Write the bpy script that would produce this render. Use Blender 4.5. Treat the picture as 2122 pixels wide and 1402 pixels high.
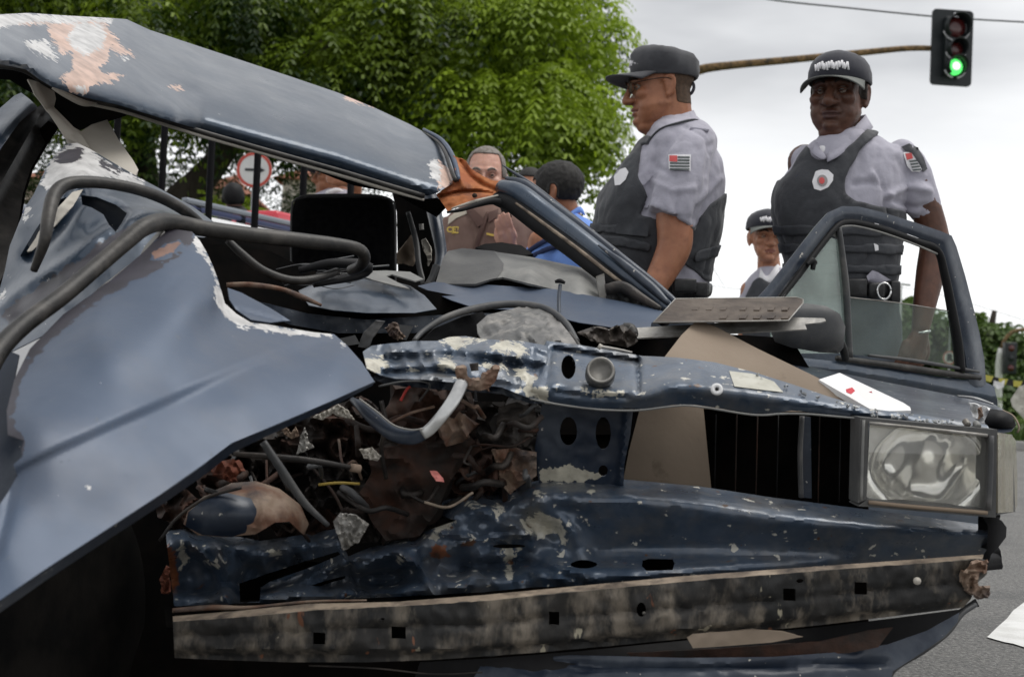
import bpy, bmesh, math, random
import numpy as np
from mathutils import Vector, Matrix, noise as mnoise
from mathutils.geometry import delaunay_2d_cdt
from mathutils.bvhtree import BVHTree
random.seed(7); RNG = np.random.default_rng(7)
for o in list(bpy.data.objects): bpy.data.objects.remove(o)
SC = bpy.context.scene
COL = SC.collection

# ------------------------------------------------------------------ camera
CAM_H = 0.65
PITCH = math.radians(1.75); ROLL = math.radians(2.5)
LENS = 50.0
FPX = LENS / 36.0 * 2122
C0 = np.array([0, 0, CAM_H])
_r0 = np.array([1.0, 0, 0]); _u0 = np.array([0, -math.sin(PITCH), math.cos(PITCH)])
FW = np.array([0, math.cos(PITCH), math.sin(PITCH)])
RT = math.cos(ROLL) * _r0 + math.sin(ROLL) * _u0
UP = math.cos(ROLL) * _u0 - math.sin(ROLL) * _r0
cam_data = bpy.data.cameras.new('camera'); cam = bpy.data.objects.new('camera', cam_data); COL.objects.link(cam)
cam_data.lens = LENS; cam_data.sensor_width = 36; cam_data.clip_end = 2000; cam_data.clip_start = 0.05
m = Matrix.Identity(4)
for i in range(3):
    m[i][0] = RT[i]; m[i][1] = UP[i]; m[i][2] = -FW[i]; m[i][3] = C0[i]
cam.matrix_world = m
cam_data.dof.use_dof = True; cam_data.dof.focus_distance = 3.4; cam_data.dof.aperture_fstop = 7.1
SC.camera = cam

# ------------------------------------------------------------------ sky and sun
SC.view_settings.view_transform = 'Standard'; SC.view_settings.look = 'None'
SC.view_settings.exposure = 0.5; SC.view_settings.gamma = 1.0
SC.cycles.max_bounces = 6
wd = bpy.data.worlds.new('World'); SC.world = wd; wd.use_nodes = True
nt = wd.node_tree; nt.nodes.clear()
def wn(t, **k):
    n = nt.nodes.new(t)
    for a, b in k.items(): setattr(n, a, b)
    return n
SUN_EL = math.radians(66); SUN_AZ = math.radians(80)
sky = wn('ShaderNodeTexSky', sky_type='NISHITA', sun_disc=False, sun_elevation=SUN_EL, sun_rotation=SUN_AZ)
b1 = wn('ShaderNodeBackground'); b1.inputs['Strength'].default_value = 0.08
tc = wn('ShaderNodeTexCoord')
mp = wn('ShaderNodeMapping'); mp.inputs['Scale'].default_value = (1.2, 1.2, 4.5)
nz = wn('ShaderNodeTexNoise'); nz.inputs['Scale'].default_value = 2.6; nz.inputs['Detail'].default_value = 5; nz.inputs['Roughness'].default_value = .45
cr = wn('ShaderNodeValToRGB')
cr.color_ramp.elements[0].position = .36; cr.color_ramp.elements[0].color = (.42, .425, .437, 1)
cr.color_ramp.elements[1].position = .56; cr.color_ramp.elements[1].color = (.68, .685, .69, 1)
sx = wn('ShaderNodeSeparateXYZ')
hr = wn('ShaderNodeMapRange'); hr.inputs['From Min'].default_value = 0.10; hr.inputs['From Max'].default_value = 0.25
hr.inputs['To Min'].default_value = 1.0; hr.inputs['To Max'].default_value = 0.0; hr.interpolation_type = 'SMOOTHSTEP'
mx = wn('ShaderNodeMixRGB'); mx.inputs['Color2'].default_value = (.88, .885, .89, 1)
b2 = wn('ShaderNodeBackground'); b2.inputs['Strength'].default_value = 1.0
ms = wn('ShaderNodeMixShader'); ms.inputs[0].default_value = .93
wo = wn('ShaderNodeOutputWorld')
L = nt.links.new
L(sky.outputs[0], b1.inputs['Color']); L(tc.outputs['Generated'], mp.inputs[0]); L(mp.outputs[0], nz.inputs['Vector'])
L(nz.outputs['Fac'], cr.inputs[0]); L(tc.outputs['Generated'], sx.inputs[0]); L(sx.outputs['Z'], hr.inputs[0])
L(hr.outputs[0], mx.inputs['Fac']); L(cr.outputs[0], mx.inputs['Color1']); L(mx.outputs[0], b2.inputs['Color'])
L(b1.outputs[0], ms.inputs[1]); L(b2.outputs[0], ms.inputs[2]); L(ms.outputs[0], wo.inputs[0])
sl = bpy.data.lights.new('sun', 'SUN'); sl.energy = 1.5; sl.angle = math.radians(40); sl.color = (1, .97, .92)
so = bpy.data.objects.new('sun', sl); COL.objects.link(so)
# soft light through the cloud from high up, a little behind and right of the car
sd = Vector((math.sin(SUN_AZ) * math.cos(SUN_EL), math.cos(SUN_AZ) * math.cos(SUN_EL), math.sin(SUN_EL)))
so.rotation_euler = sd.to_track_quat('Z', 'Y').to_euler(); so.location = (0, 0, 30)

# ------------------------------------------------------------------ helpers: places
def P(px, py, d):
    return C0 + d * (FW + RT * (px - 1061) / FPX + UP * (701 - py) / FPX)
def PA(a):          # n x 3 array of (px, py, d)
    a = np.asarray(a, float)
    return C0 + a[:, 2:3] * (FW + RT * ((a[:, 0:1] - 1061) / FPX) + UP * ((701 - a[:, 1:2]) / FPX))
def toPx(w):
    w = np.atleast_2d(w) - C0
    d = w @ FW
    return np.stack([1061 + FPX * (w @ RT) / d, 701 - FPX * (w @ UP) / d, d], 1)
def G(px, py, z=0.0):
    v = FW + RT * (px - 1061) / FPX + UP * (701 - py) / FPX
    t = (z - CAM_H) / v[2]
    return C0 + t * v
def D(px, py, z=0.0):
    v = FW + RT * (px - 1061) / FPX + UP * (701 - py) / FPX
    return (z - CAM_H) / v[2]

# ------------------------------------------------------------------ helpers: objects
WL = {}
def wl(o): return WL.get(o.name, np.zeros(3))
def tagit(o, label=None, cat=None, group=None, kind=None):
    if label: o['label'] = label
    if cat: o['category'] = cat
    if group: o['group'] = group
    if kind: o['kind'] = kind
    return o
def empty(name, loc, label=None, cat=None, group=None):
    o = bpy.data.objects.new(name, None); COL.objects.link(o); o.location = tuple(loc); o.empty_display_size = .1
    WL[o.name] = np.array(loc, float)
    return tagit(o, label, cat, group)
def mk(name, V, F, mat, parent=None, smooth=True, label=None, cat=None, group=None, kind=None, origin=None):
    V = np.asarray(V, float).reshape(-1, 3)
    c = (V.min(0) + V.max(0)) / 2 if origin is None else np.asarray(origin, float)
    if parent is None and origin is None: c[2] = V[:, 2].min()
    me = bpy.data.meshes.new(name); me.from_pydata((V - c).tolist(), [], F if isinstance(F, list) else F.tolist())
    me.validate(); me.update()
    if smooth: me.polygons.foreach_set('use_smooth', [True] * len(me.polygons))
    o = bpy.data.objects.new(name, me); COL.objects.link(o)
    if mat is not None:
        me.materials.append(mat)
        if 'paint' in mat.name and kind is None:
            for an in ('chip', 'peach', 'rust', 'peach2'): me.attributes.new(an, 'FLOAT', 'POINT').data.foreach_set('value', [-3.0] * len(me.vertices))
    WL[o.name] = c
    if parent is not None:
        o.parent = parent; o.location = tuple(c - wl(parent))
    else: o.location = tuple(c)
    return tagit(o, label, cat, group, kind)
def wmesh(o):
    """evaluated mesh in world coordinates: V, F"""
    me = o.data; V = np.empty(len(me.vertices) * 3); me.vertices.foreach_get('co', V); V = V.reshape(-1, 3) + WL[o.name]
    return V, [tuple(p.vertices) for p in me.polygons]

# ------------------------------------------------------------------ helpers: shapes -> (V, F)
def join(*parts):
    V = []; F = []; n = 0
    for v, f in parts:
        V.append(np.asarray(v)); F += [tuple(i + n for i in q) for q in f]; n += len(v)
    return np.concatenate(V), F
def crom(pts, n):
    """catmull-rom through pts resampled to n points by arc length"""
    p = np.asarray(pts, float)
    if len(p) == 2:
        t = np.linspace(0, 1, n)[:, None]; return p[0] * (1 - t) + p[1] * t
    q = np.vstack([2 * p[0] - p[1], p, 2 * p[-1] - p[-2]]); out = []
    for i in range(1, len(q) - 2):
        t = np.linspace(0, 1, 12, endpoint=False)[:, None]
        a, b, c, d = q[i - 1], q[i], q[i + 1], q[i + 2]
        out.append(.5 * ((2 * b) + (c - a) * t + (2 * a - 5 * b + 4 * c - d) * t ** 2 + (-a + 3 * b - 3 * c + d) * t ** 3))
    out.append(p[-1:]); o = np.vstack(out)
    s = np.concatenate([[0], np.cumsum(np.linalg.norm(np.diff(o, axis=0), axis=1))])
    if s[-1] == 0: return np.repeat(p[:1], n, 0)
    u = np.linspace(0, s[-1], n)
    return np.stack([np.interp(u, s, o[:, k]) for k in range(p.shape[1])], 1)
def ringgrid(R, cap=True, closed=True):
    """R: list of rings (n x 3)"""
    n = len(R[0]); V = np.concatenate(R); F = []
    for i in range(len(R) - 1):
        for j in range(n if closed else n - 1):
            k = (j + 1) % n
            F.append((i * n + j, i * n + k, (i + 1) * n + k, (i + 1) * n + j))
    if cap and closed:
        F.append(tuple(range(n - 1, -1, -1))); F.append(tuple((len(R) - 1) * n + j for j in range(n)))
    return V, F
def tube(pts, r, seg=10, n=None, flat=None, smooth_path=True):
    """pts world n x 3, r radius or list; round tube; flat=(axis vector, factor)"""
    pts = np.asarray(pts, float); k = len(pts)
    rr = np.full(k, r) if np.isscalar(r) else np.asarray(r, float)
    if n is None: n = k * 4 if (smooth_path and k > 2) else k
    if smooth_path and k > 2:
        pr = crom(np.hstack([pts, rr[:, None]]), n); pts = pr[:, :3]; rr = np.maximum(pr[:, 3], 1e-4)
    elif n != k and k == 2:
        t = np.linspace(0, 1, n)[:, None]; pts = pts[0] * (1 - t) + pts[1] * t; rr = rr[0] * (1 - t[:, 0]) + rr[1] * t[:, 0]
    T = np.gradient(pts, axis=0); T /= np.linalg.norm(T, axis=1)[:, None] + 1e-12
    a = np.array([0, 0, 1.0]) if abs(T[0][2]) < .9 else np.array([1.0, 0, 0])
    u = np.cross(T[0], a); u /= np.linalg.norm(u); R = []
    for i in range(len(pts)):
        u = u - T[i] * (u @ T[i]); u /= np.linalg.norm(u) + 1e-12; v = np.cross(T[i], u)
        th = np.linspace(0, 2 * np.pi, seg, endpoint=False)
        off = rr[i] * (np.cos(th)[:, None] * u + np.sin(th)[:, None] * v)
        if flat is not None:
            ax = np.asarray(flat[0], float); ax = ax / np.linalg.norm(ax); off = off + np.outer(off @ ax, ax) * (flat[1] - 1)
        R.append(pts[i] + off)
    return ringgrid(R)
def limb(pts, rr, seg=14, sub=5):
    """tapered tube with round ends"""
    pts = np.asarray(pts, float); rr = np.asarray(rr, float)
    V, F = tube(pts, rr, seg, n=max(2, (len(pts) - 1) * sub + 1))
    return join((V, F), ball(pts[0], rr[0]), ball(pts[-1], rr[-1]))
def ball(c, r, seg=14, rings=9, M3=None):
    r = np.array([r, r, r]) if np.isscalar(r) else np.asarray(r, float)
    V = []; F = []
    for i in range(rings + 1):
        ph = math.pi * i / rings
        for j in range(seg):
            th = 2 * math.pi * j / seg
            V.append((math.sin(ph) * math.cos(th), math.sin(ph) * math.sin(th), math.cos(ph)))
    V = np.array(V) * r
    if M3 is not None: V = V @ np.asarray(M3).T
    for i in range(rings):
        for j in range(seg):
            k = (j + 1) % seg; F.append((i * seg + j, (i + 1) * seg + j, (i + 1) * seg + k, i * seg + k))
    return V + np.asarray(c, float), F
def box(c, ax, ay, az, bev=0):
    """c centre, half-axis vectors; bevelled when bev>0 (metres)"""
    c, ax, ay, az = [np.asarray(v, float) for v in (c, ax, ay, az)]
    V = np.array([c + sx_ * ax + sy_ * ay + sz_ * az for sz_ in (-1, 1) for sx_, sy_ in ((-1, -1), (1, -1), (1, 1), (-1, 1))])
    F = [(3, 2, 1, 0), (4, 5, 6, 7), (0, 1, 5, 4), (1, 2, 6, 5), (2, 3, 7, 6), (3, 0, 4, 7)]
    if bev > 0:
        bm = bmesh.new(); vs = [bm.verts.new(v) for v in V]
        for f in F: bm.faces.new([vs[i] for i in f])
        bmesh.ops.recalc_face_normals(bm, faces=bm.faces)
        bmesh.ops.bevel(bm, geom=list(bm.edges), offset=bev, segments=2, affect='EDGES', profile=.6)
        bm.verts.index_update(); V = np.array([v.co[:] for v in bm.verts]); F = [tuple(v.index for v in f.verts) for f in bm.faces]; bm.free()
    return V, F
def abox(x0, x1, y0, y1, z0, z1, bev=0):
    return box(((x0 + x1) / 2, (y0 + y1) / 2, (z0 + z1) / 2), ((x1 - x0) / 2, 0, 0), (0, (y1 - y0) / 2, 0), (0, 0, (z1 - z0) / 2), bev)
def lathe(c, axis, prof, seg=24):
    """prof: list of (radius, along)"""
    ax = np.asarray(axis, float); ax /= np.linalg.norm(ax)
    a = np.array([0, 0, 1.0]) if abs(ax[2]) < .9 else np.array([1.0, 0, 0])
    u = np.cross(ax, a); u /= np.linalg.norm(u); v = np.cross(ax, u)
    th = np.linspace(0, 2 * np.pi, seg, endpoint=False)
    R = [np.asarray(c) + ax * h + max(r, 1e-4) * (np.cos(th)[:, None] * u + np.sin(th)[:, None] * v) for r, h in prof]
    return ringgrid(R)
def extr(poly3, vec):
    """flat polygon (world n x 3) extruded by vec"""
    p = np.asarray(poly3, float); n = len(p); vec = np.asarray(vec, float)
    V = np.vstack([p, p + vec]); F = [tuple(range(n)), tuple(range(2 * n - 1, n - 1, -1))]
    F += [(i, i + n, (i + 1) % n + n, (i + 1) % n) for i in range(n)]
    return V, F
def plate(pts, th):
    """pts: (px,py,d) polygon, thickness th away from the camera"""
    w = PA(pts); nrm = np.cross(w[1] - w[0], w[2] - w[0])
    nn = np.zeros(3)
    for i in range(len(w)): nn += np.cross(w[i] - w[0], w[(i + 1) % len(w)] - w[0])
    nn /= np.linalg.norm(nn)
    if nn @ (w.mean(0) - C0) < 0: nn = -nn
    return extr(w, nn * th)

# ------------------------------------------------------------------ relief panels
def inpoly(p, poly):
    p = np.atleast_2d(p); poly = np.asarray(poly, float); x, y = p[:, 0], p[:, 1]; c = np.zeros(len(p), bool)
    j = len(poly) - 1
    for i in range(len(poly)):
        xi, yi = poly[i][:2]; xj, yj = poly[j][:2]
        if yi != yj:
            c ^= ((yi > y) != (yj > y)) & (x < (xj - xi) * (y - yi) / (yj - yi) + xi)
        j = i
    return c
def segdist(p, a, b):
    d = b - a; t = np.clip(((p - a) @ d) / (d @ d + 1e-12), 0, 1); q = a + t[:, None] * d
    return np.linalg.norm(p - q, axis=1), t
def polydist(p, poly, closed=True):
    poly = np.asarray(poly, float)[:, :2]; n = len(poly); best = np.full(len(p), 1e9)
    for i in range(n if closed else n - 1):
        d, _ = segdist(p, poly[i], poly[(i + 1) % n]); best = np.minimum(best, d)
    return best
def sdf(p, poly):
    d = polydist(p, poly); return np.where(inpoly(p, poly), d, -d)
def tps(ctrl):
    c = np.asarray(ctrl, float); xy = c[:, :2] / 500; n = len(c)
    def ph(r2): return np.where(r2 > 1e-12, .5 * r2 * np.log(r2 + 1e-20), 0)
    K = ph(((xy[:, None] - xy[None]) ** 2).sum(-1)) + np.eye(n) * 1e-5
    Pm = np.hstack([np.ones((n, 1)), xy]); A = np.block([[K, Pm], [Pm.T, np.zeros((3, 3))]])
    w = np.linalg.lstsq(A, np.concatenate([c[:, 2], np.zeros(3)]), rcond=None)[0]
    def f(q):
        q = np.atleast_2d(q)[:, :2] / 500
        return ph(((q[:, None] - xy[None]) ** 2).sum(-1)) @ w[:n] + w[n] + q @ w[n + 1:]
    return f
def ridge(line, width, amp):
    """adds amp*bump to the depth along a polyline (negative = towards the camera)"""
    line = np.asarray(line, float)
    def f(q):
        d = polydist(q, line, False) / width; return amp * np.exp(-d * d)
    return f
def step_(line, width, amp):
    """depth step: one side of a polyline (left when walking along it) is amp deeper, smooth over width"""
    line = np.asarray(line, float)
    def f(q):
        best = np.full(len(q), 1e9); sg = np.zeros(len(q))
        for i in range(len(line) - 1):
            d, _ = segdist(q, line[i], line[i + 1]); t = line[i + 1] - line[i]
            s = np.sign(t[0] * (q[:, 1] - line[i][1]) - t[1] * (q[:, 0] - line[i][0]))
            m_ = d < best; best = np.where(m_, d, best); sg = np.where(m_, s, sg)
        x = np.clip(-sg * best / width, -1, 1); return amp * .5 * (1 + np.sin(x * np.pi / 2))
    return f
def crumple(amp, sc, seed=0, sharp=True):
    def f(q):
        out = np.empty(len(q))
        for i, (x, y) in enumerate(q[:, :2]):
            v = Vector((x / sc + seed * 7.3, y / sc, seed * 3.1))
            if sharp: out[i] = abs(mnoise.noise(v)) * 1.6 - .45 + .35 * abs(mnoise.noise(v * 2.3))
            else: out[i] = mnoise.noise(v)
        return amp * out
    return f
def relief(name, outline, fns, mat, parent=None, step=12, thick=.0015, holes=(), attrs=None, spline=False, **kw):
    fns = fns if isinstance(fns, (list, tuple)) else [fns]
    o = np.asarray(outline, float)[:, :2]
    if spline:
        q = crom(np.vstack([o, o[:1]]), max(12, int(polylen(o) / step)))[:-1]
    else:
        q = []
        for i in range(len(o)):
            a, b = o[i], o[(i + 1) % len(o)]; n = max(1, int(round(np.linalg.norm(b - a) / step)))
            for k in range(n): q.append(a + (b - a) * k / n)
        q = np.array(q)
    hq = []
    for h in holes:
        h = np.asarray(h, float); hh = []
        for i in range(len(h)):
            a, b = h[i], h[(i + 1) % len(h)]; n = max(1, int(round(np.linalg.norm(b - a) / step)))
            for k in range(n): hh.append(a + (b - a) * k / n)
        hq.append(np.array(hh))
    lo = q.min(0); hi = q.max(0)
    gx = np.arange(lo[0] + step / 2, hi[0], step); gy = np.arange(lo[1] + step / 2, hi[1], step * .87)
    g = np.array([(x + (step / 2 if j % 2 else 0), y) for j, y in enumerate(gy) for x in gx]) if len(gx) and len(gy) else np.zeros((0, 2))
    if len(g):
        g = g[inpoly(g, q)]
    if len(g): g = g[polydist(g, q) > step * .45]
    for h in hq:
        if len(g): g = g[(~inpoly(g, h)) & (polydist(g, h) > step * .4)]
    allp = [q] + hq + ([g] if len(g) else []); pts = np.vstack(allp)
    E = []; n0 = 0
    for r in [q] + hq:
        n = len(r); E += [(n0 + i, n0 + (i + 1) % n) for i in range(n)]; n0 += n
    res = delaunay_2d_cdt([Vector(p) for p in pts.tolist()], E, [list(range(len(q)))], 1, 1e-4)
    v2 = np.array([v[:] for v in res[0]]); F = [tuple(f) for f in res[2]]
    if hq:
        cen = np.array([v2[list(f)].mean(0) for f in F]); keep = np.ones(len(F), bool)
        for h in hq: keep &= ~inpoly(cen, h)
        F = [f for f, k in zip(F, keep) if k]
    d = np.zeros(len(v2))
    for fn in fns: d = d + (fn(v2) if callable(fn) else fn)
    V = PA(np.column_stack([v2, d]))
    a, b, c = [V[[f[k] for f in F[:50]]] for k in range(3)]
    nn = np.cross(b - a, c - a); s = (nn * (a - C0)).sum(1)
    if np.median(s) > 0: F = [f[::-1] for f in F]
    ob = mk(name, V, F, mat, parent, **kw)
    if attrs:
        for an, polys in attrs.items():
            val = np.full(len(v2), -3.0)
            for pl in polys: val = np.maximum(val, np.clip(sdf(v2, pl) / 10, -3, 3))
            at = ob.data.attributes.get(an) or ob.data.attributes.new(an, 'FLOAT', 'POINT')
            if len(at.data) == len(val): at.data.foreach_set('value', val)
    if thick:
        md = ob.modifiers.new('solid', 'SOLIDIFY'); md.thickness = thick; md.offset = -1
        es = ob.modifiers.new('edges', 'EDGE_SPLIT'); es.split_angle = math.radians(55)
    return ob
def polylen(o):
    return np.linalg.norm(np.diff(np.vstack([o, o[:1]]), axis=0), axis=1).sum()
def rot2(poly, ang, c=None):
    p = np.asarray(poly, float); c = p.mean(0) if c is None else np.asarray(c)
    R = np.array([[math.cos(ang), -math.sin(ang)], [math.sin(ang), math.cos(ang)]]); return (p - c) @ R.T + c
def ell(cx, cy, rx, ry, n=20, jag=0, seed=0):
    r = np.random.default_rng(seed); th = np.linspace(0, 2 * np.pi, n, endpoint=False); k = 1 + jag * (r.random(n) - .5) * 2
    return np.column_stack([cx + rx * k * np.cos(th), cy + ry * k * np.sin(th)])

# ------------------------------------------------------------------ materials
def mat(name, c1, c2=None, scale=8, rough=.6, metal=0, bump=0, bscale=None, coat=0, coatr=.1, spec=.5, detail=4, lo=.4, hi=.62,
        rvar=0, trans=0, ior=1.45, sheen=0, stretch=None, dirt=None, dirt_scale=3, dlo=.5, dhi=.7, emit=None, attrs=None, sss=0, patt=None):
    m_ = bpy.data.materials.new(name); m_.use_nodes = True; n = m_.node_tree; N = n.nodes; Lk = n.links.new
    bs = N['Principled BSDF']; bs.inputs['Roughness'].default_value = rough; bs.inputs['Metallic'].default_value = metal
    bs.inputs['Specular IOR Level'].default_value = spec; bs.inputs['IOR'].default_value = ior
    bs.inputs['Coat Weight'].default_value = coat; bs.inputs['Coat Roughness'].default_value = coatr
    bs.inputs['Transmission Weight'].default_value = trans; bs.inputs['Sheen Weight'].default_value = sheen
    if sss:
        bs.inputs['Subsurface Weight'].default_value = sss; bs.inputs['Subsurface Radius'].default_value = (.02, .008, .004); bs.inputs['Subsurface Scale'].default_value = .4
    ge = N.new('ShaderNodeNewGeometry'); vec = ge.outputs['Position']
    if stretch:
        mpn = N.new('ShaderNodeMapping'); mpn.inputs['Scale'].default_value = stretch; Lk(vec, mpn.inputs[0]); vec = mpn.outputs[0]
    def noi(s, det=4, r=.6):
        q = N.new('ShaderNodeTexNoise'); q.inputs['Scale'].default_value = s; q.inputs['Detail'].default_value = det; q.inputs['Roughness'].default_value = r
        Lk(vec, q.inputs['Vector']); return q.outputs['Fac']
    def rng(src, a, b, c=0., d=1.):
        q = N.new('ShaderNodeMapRange'); q.inputs['From Min'].default_value = a; q.inputs['From Max'].default_value = b
        q.inputs['To Min'].default_value = c; q.inputs['To Max'].default_value = d; Lk(src, q.inputs[0]); return q.outputs[0]
    def mixc(f, a, b):
        q = N.new('ShaderNodeMixRGB')
        for i, s in ((0, f), (1, a), (2, b)):
            if isinstance(s, (tuple, list)): q.inputs[i].default_value = (*s[:3], 1)
            elif isinstance(s, (int, float)): q.inputs[i].default_value = s
            else: Lk(s, q.inputs[i])
        return q.outputs[0]
    col = c1
    if c2 is not None: col = mixc(rng(noi(scale, detail), lo, hi), c1, c2)
    if dirt is not None: col = mixc(rng(noi(dirt_scale, 7, .65), dlo, dhi), col, dirt)
    mt_fac = None
    if attrs:      # list of (attribute, colour, noise scale, wobble)
        for an, ac, asc, wob in attrs:
            at = N.new('ShaderNodeAttribute'); at.attribute_name = an
            ad = N.new('ShaderNodeMath'); ad.operation = 'ADD'; Lk(at.outputs['Fac'], ad.inputs[0]); Lk(rng(noi(asc, 5, .7), .3, .7, -wob, wob), ad.inputs[1])
            f = rng(ad.outputs[0], -.06, .06)
            ac2 = mixc(rng(noi(asc * .6, 3), .35, .65), ac, tuple(x * .62 for x in ac))
            col = mixc(f, col, ac2)
            if mt_fac is None: mt_fac = f
            else:
                q = N.new('ShaderNodeMath'); q.operation = 'MAXIMUM'; Lk(mt_fac, q.inputs[0]); Lk(f, q.inputs[1]); mt_fac = q.outputs[0]
    if patt:       # sparse flecks (chipped spots): (colour, scale, threshold)
        for pc, ps, pt in patt:
            f = rng(noi(ps, 3, .55), pt, pt + .025); col = mixc(f, col, pc)
            if metal:
                if mt_fac is None: mt_fac = f
                else:
                    q = N.new('ShaderNodeMath'); q.operation = 'MAXIMUM'; Lk(mt_fac, q.inputs[0]); Lk(f, q.inputs[1]); mt_fac = q.outputs[0]
    if isinstance(col, tuple): bs.inputs['Base Color'].default_value = (*col[:3], 1)
    else: Lk(col, bs.inputs['Base Color'])
    if mt_fac is not None and metal: Lk(rng(mt_fac, 0, 1, metal, 0), bs.inputs['Metallic'])
    if mt_fac is not None and coat: Lk(rng(mt_fac, 0, 1, coat, 0), bs.inputs['Coat Weight'])
    if rvar: Lk(rng(noi(scale * 2.5, 5), .3, .7, max(.02, rough - rvar), min(1, rough + rvar)), bs.inputs['Roughness'])
    if bump:
        bp = N.new('ShaderNodeBump'); bp.inputs['Strength'].default_value = 1; bp.inputs['Distance'].default_value = bump
        Lk(noi(bscale or scale * 3, 5), bp.inputs['Height']); Lk(bp.outputs[0], bs.inputs['Normal'])
    if emit: bs.inputs['Emission Color'].default_value = (*emit[:3], 1); bs.inputs['Emission Strength'].default_value = emit[3]
    return m_
WHITEP = (.62, .61, .60); PEACH = (.60, .42, .34); RUSTC = (.20, .07, .03)
M = {}
M['paint'] = mat('blue_paint', (.024, .042, .070), (.036, .056, .086), 3, rough=.36, metal=.5, coat=.55, coatr=.17, rvar=.1, bump=.0006, bscale=30,
    dirt=(.11, .12, .135), dirt_scale=5, dlo=.45, dhi=.95, patt=[((.50, .50, .50), 90, .74), ((.02, .03, .05), 60, .72)],
    attrs=[('peach', PEACH, 40, .8), ('chip', WHITEP, 45, .9), ('rust', (.050, .046, .056), 30, 1.0)])
M['paint_bright'] = mat('paler_blue_paint', (.046, .070, .116), (.058, .084, .132), 2.5, rough=.50, metal=.3, coat=.22, coatr=.26, rvar=.08, bump=.0005, bscale=25,  # paler blue than the other body panels
    dirt=(.09, .10, .125), dirt_scale=4, dlo=.45, dhi=.85, patt=[((.055, .075, .11), 48, .70), ((.6, .6, .6), 130, .77)],
    attrs=[('peach', PEACH, 40, .8), ('chip', WHITEP, 45, .8), ('peach2', (.22, .13, .10), 30, .8), ('rust', (.036, .033, .045), 26, .8)])  # last tone: dark flange metal and the shade painted along the hose edge
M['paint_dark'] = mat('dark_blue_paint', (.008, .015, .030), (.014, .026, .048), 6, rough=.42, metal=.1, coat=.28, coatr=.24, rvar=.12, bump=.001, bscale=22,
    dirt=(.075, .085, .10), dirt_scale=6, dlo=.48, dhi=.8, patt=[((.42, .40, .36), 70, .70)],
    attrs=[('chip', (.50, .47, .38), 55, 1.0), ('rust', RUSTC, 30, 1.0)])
M['paint_scraped'] = mat('scraped_blue_paint', (.042, .066, .104), (.075, .100, .140), 9, rough=.38, metal=.3, coat=.5, coatr=.2, rvar=.15, bump=.0012, bscale=35,
    dirt=(.13, .13, .13), dirt_scale=12, dlo=.46, dhi=.75, patt=[((.52, .50, .44), 38, .66), ((.09, .045, .025), 30, .69)],
    attrs=[('chip', (.58, .55, .46), 50, 1.1), ('rust', RUSTC, 30, 1.1)])
M['rubber'] = mat('black_rubber', (.010, .0095, .009), (.032, .029, .026), 14, rough=.48, bump=.0010, bscale=60, dirt=(.09, .08, .07), dirt_scale=18, dlo=.52, dhi=.85)
M['black'] = mat('black_plastic', (.006, .006, .007), (.010, .010, .011), 12, rough=.6, spec=.25, bump=.0004, bscale=80)
M['void'] = mat('shade_black', (.002, .002, .002), (.005, .004, .0035), 12, rough=.95, spec=.05)  # near-black colour stands in for deep shade inside the car
M['cloth_black'] = mat('black_seat_cloth', (.003, .003, .0035), (.006, .006, .0065), 60, rough=.95, spec=.05, bump=.0005, bscale=400)
M['dash'] = mat('grey_dashboard_plastic', (.15, .15, .145), (.20, .20, .19), 9, rough=.62, bump=.0012, bscale=90, dirt=(.30, .29, .27), dirt_scale=7, dlo=.5, dhi=.8)
M['dashdark'] = mat('dark_grey_plastic', (.045, .047, .05), (.07, .07, .07), 12, rough=.5, bump=.0004, bscale=90, dirt=(.16, .15, .14), dirt_scale=10, dlo=.55, dhi=.8)
M['shroud'] = mat('torn_grey_plastic', (.09, .09, .088), (.22, .21, .20), 11, rough=.5, bump=.004, bscale=24, dirt=(.33, .31, .28), dirt_scale=16, dlo=.55, dhi=.72)
M['card'] = mat('brown_fibreboard', (.215, .165, .12), (.26, .205, .155), 2.2, rough=.8, bump=.0006, bscale=70, dirt=(.10, .075, .05), dirt_scale=11, dlo=.62, dhi=.80)
M['beige'] = mat('beige_trim_plastic', (.40, .37, .32), (.46, .43, .38), 6, rough=.6, bump=.0005, bscale=50, dirt=(.2, .18, .15), dirt_scale=12, dlo=.58, dhi=.85)
M['rust'] = mat('orange_rust', (.30, .085, .025), (.42, .15, .05), 13, rough=.8, bump=.0012, bscale=70, dirt=(.10, .03, .015), dirt_scale=14, dlo=.5, dhi=.72)
M['rustdark'] = mat('dark_rusty_iron', (.016, .009, .006), (.06, .024, .013), 12, rough=.75, bump=.003, bscale=45, dirt=(.015, .012, .01), dirt_scale=9, dlo=.45, dhi=.65)
M['rustpale'] = mat('pale_rusty_iron', (.26, .19, .14), (.13, .06, .035), 14, rough=.7, bump=.002, bscale=45, dirt=(.03, .03, .035), dirt_scale=10, dlo=.5, dhi=.7)
M['grime'] = mat('oily_engine_metal', (.018, .016, .015), (.055, .045, .038), 14, rough=.5, metal=.3, bump=.003, bscale=40)
M['beam'] = mat('dirty_bumper_steel', (.026, .024, .022), (.165, .14, .11), 16, rough=.62, metal=.15, bump=.0025, bscale=45, lo=.44, hi=.60,
    dirt=(.012, .012, .012), dirt_scale=11, dlo=.47, dhi=.57, stretch=(1, 1, .42), patt=[((.30, .27, .20), 34, .68), ((.15, .06, .03), 26, .68)])
M['beamtop'] = mat('dusty_bumper_edge', (.30, .24, .18), (.13, .10, .075), 14, rough=.7, bump=.001, bscale=60, dirt=(.04, .03, .025), dirt_scale=16, dlo=.48, dhi=.66)
M['steel'] = mat('bright_steel', (.55, .55, .54), (.38, .38, .38), 20, rough=.3, metal=.8, bump=.0004, bscale=80)
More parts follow.
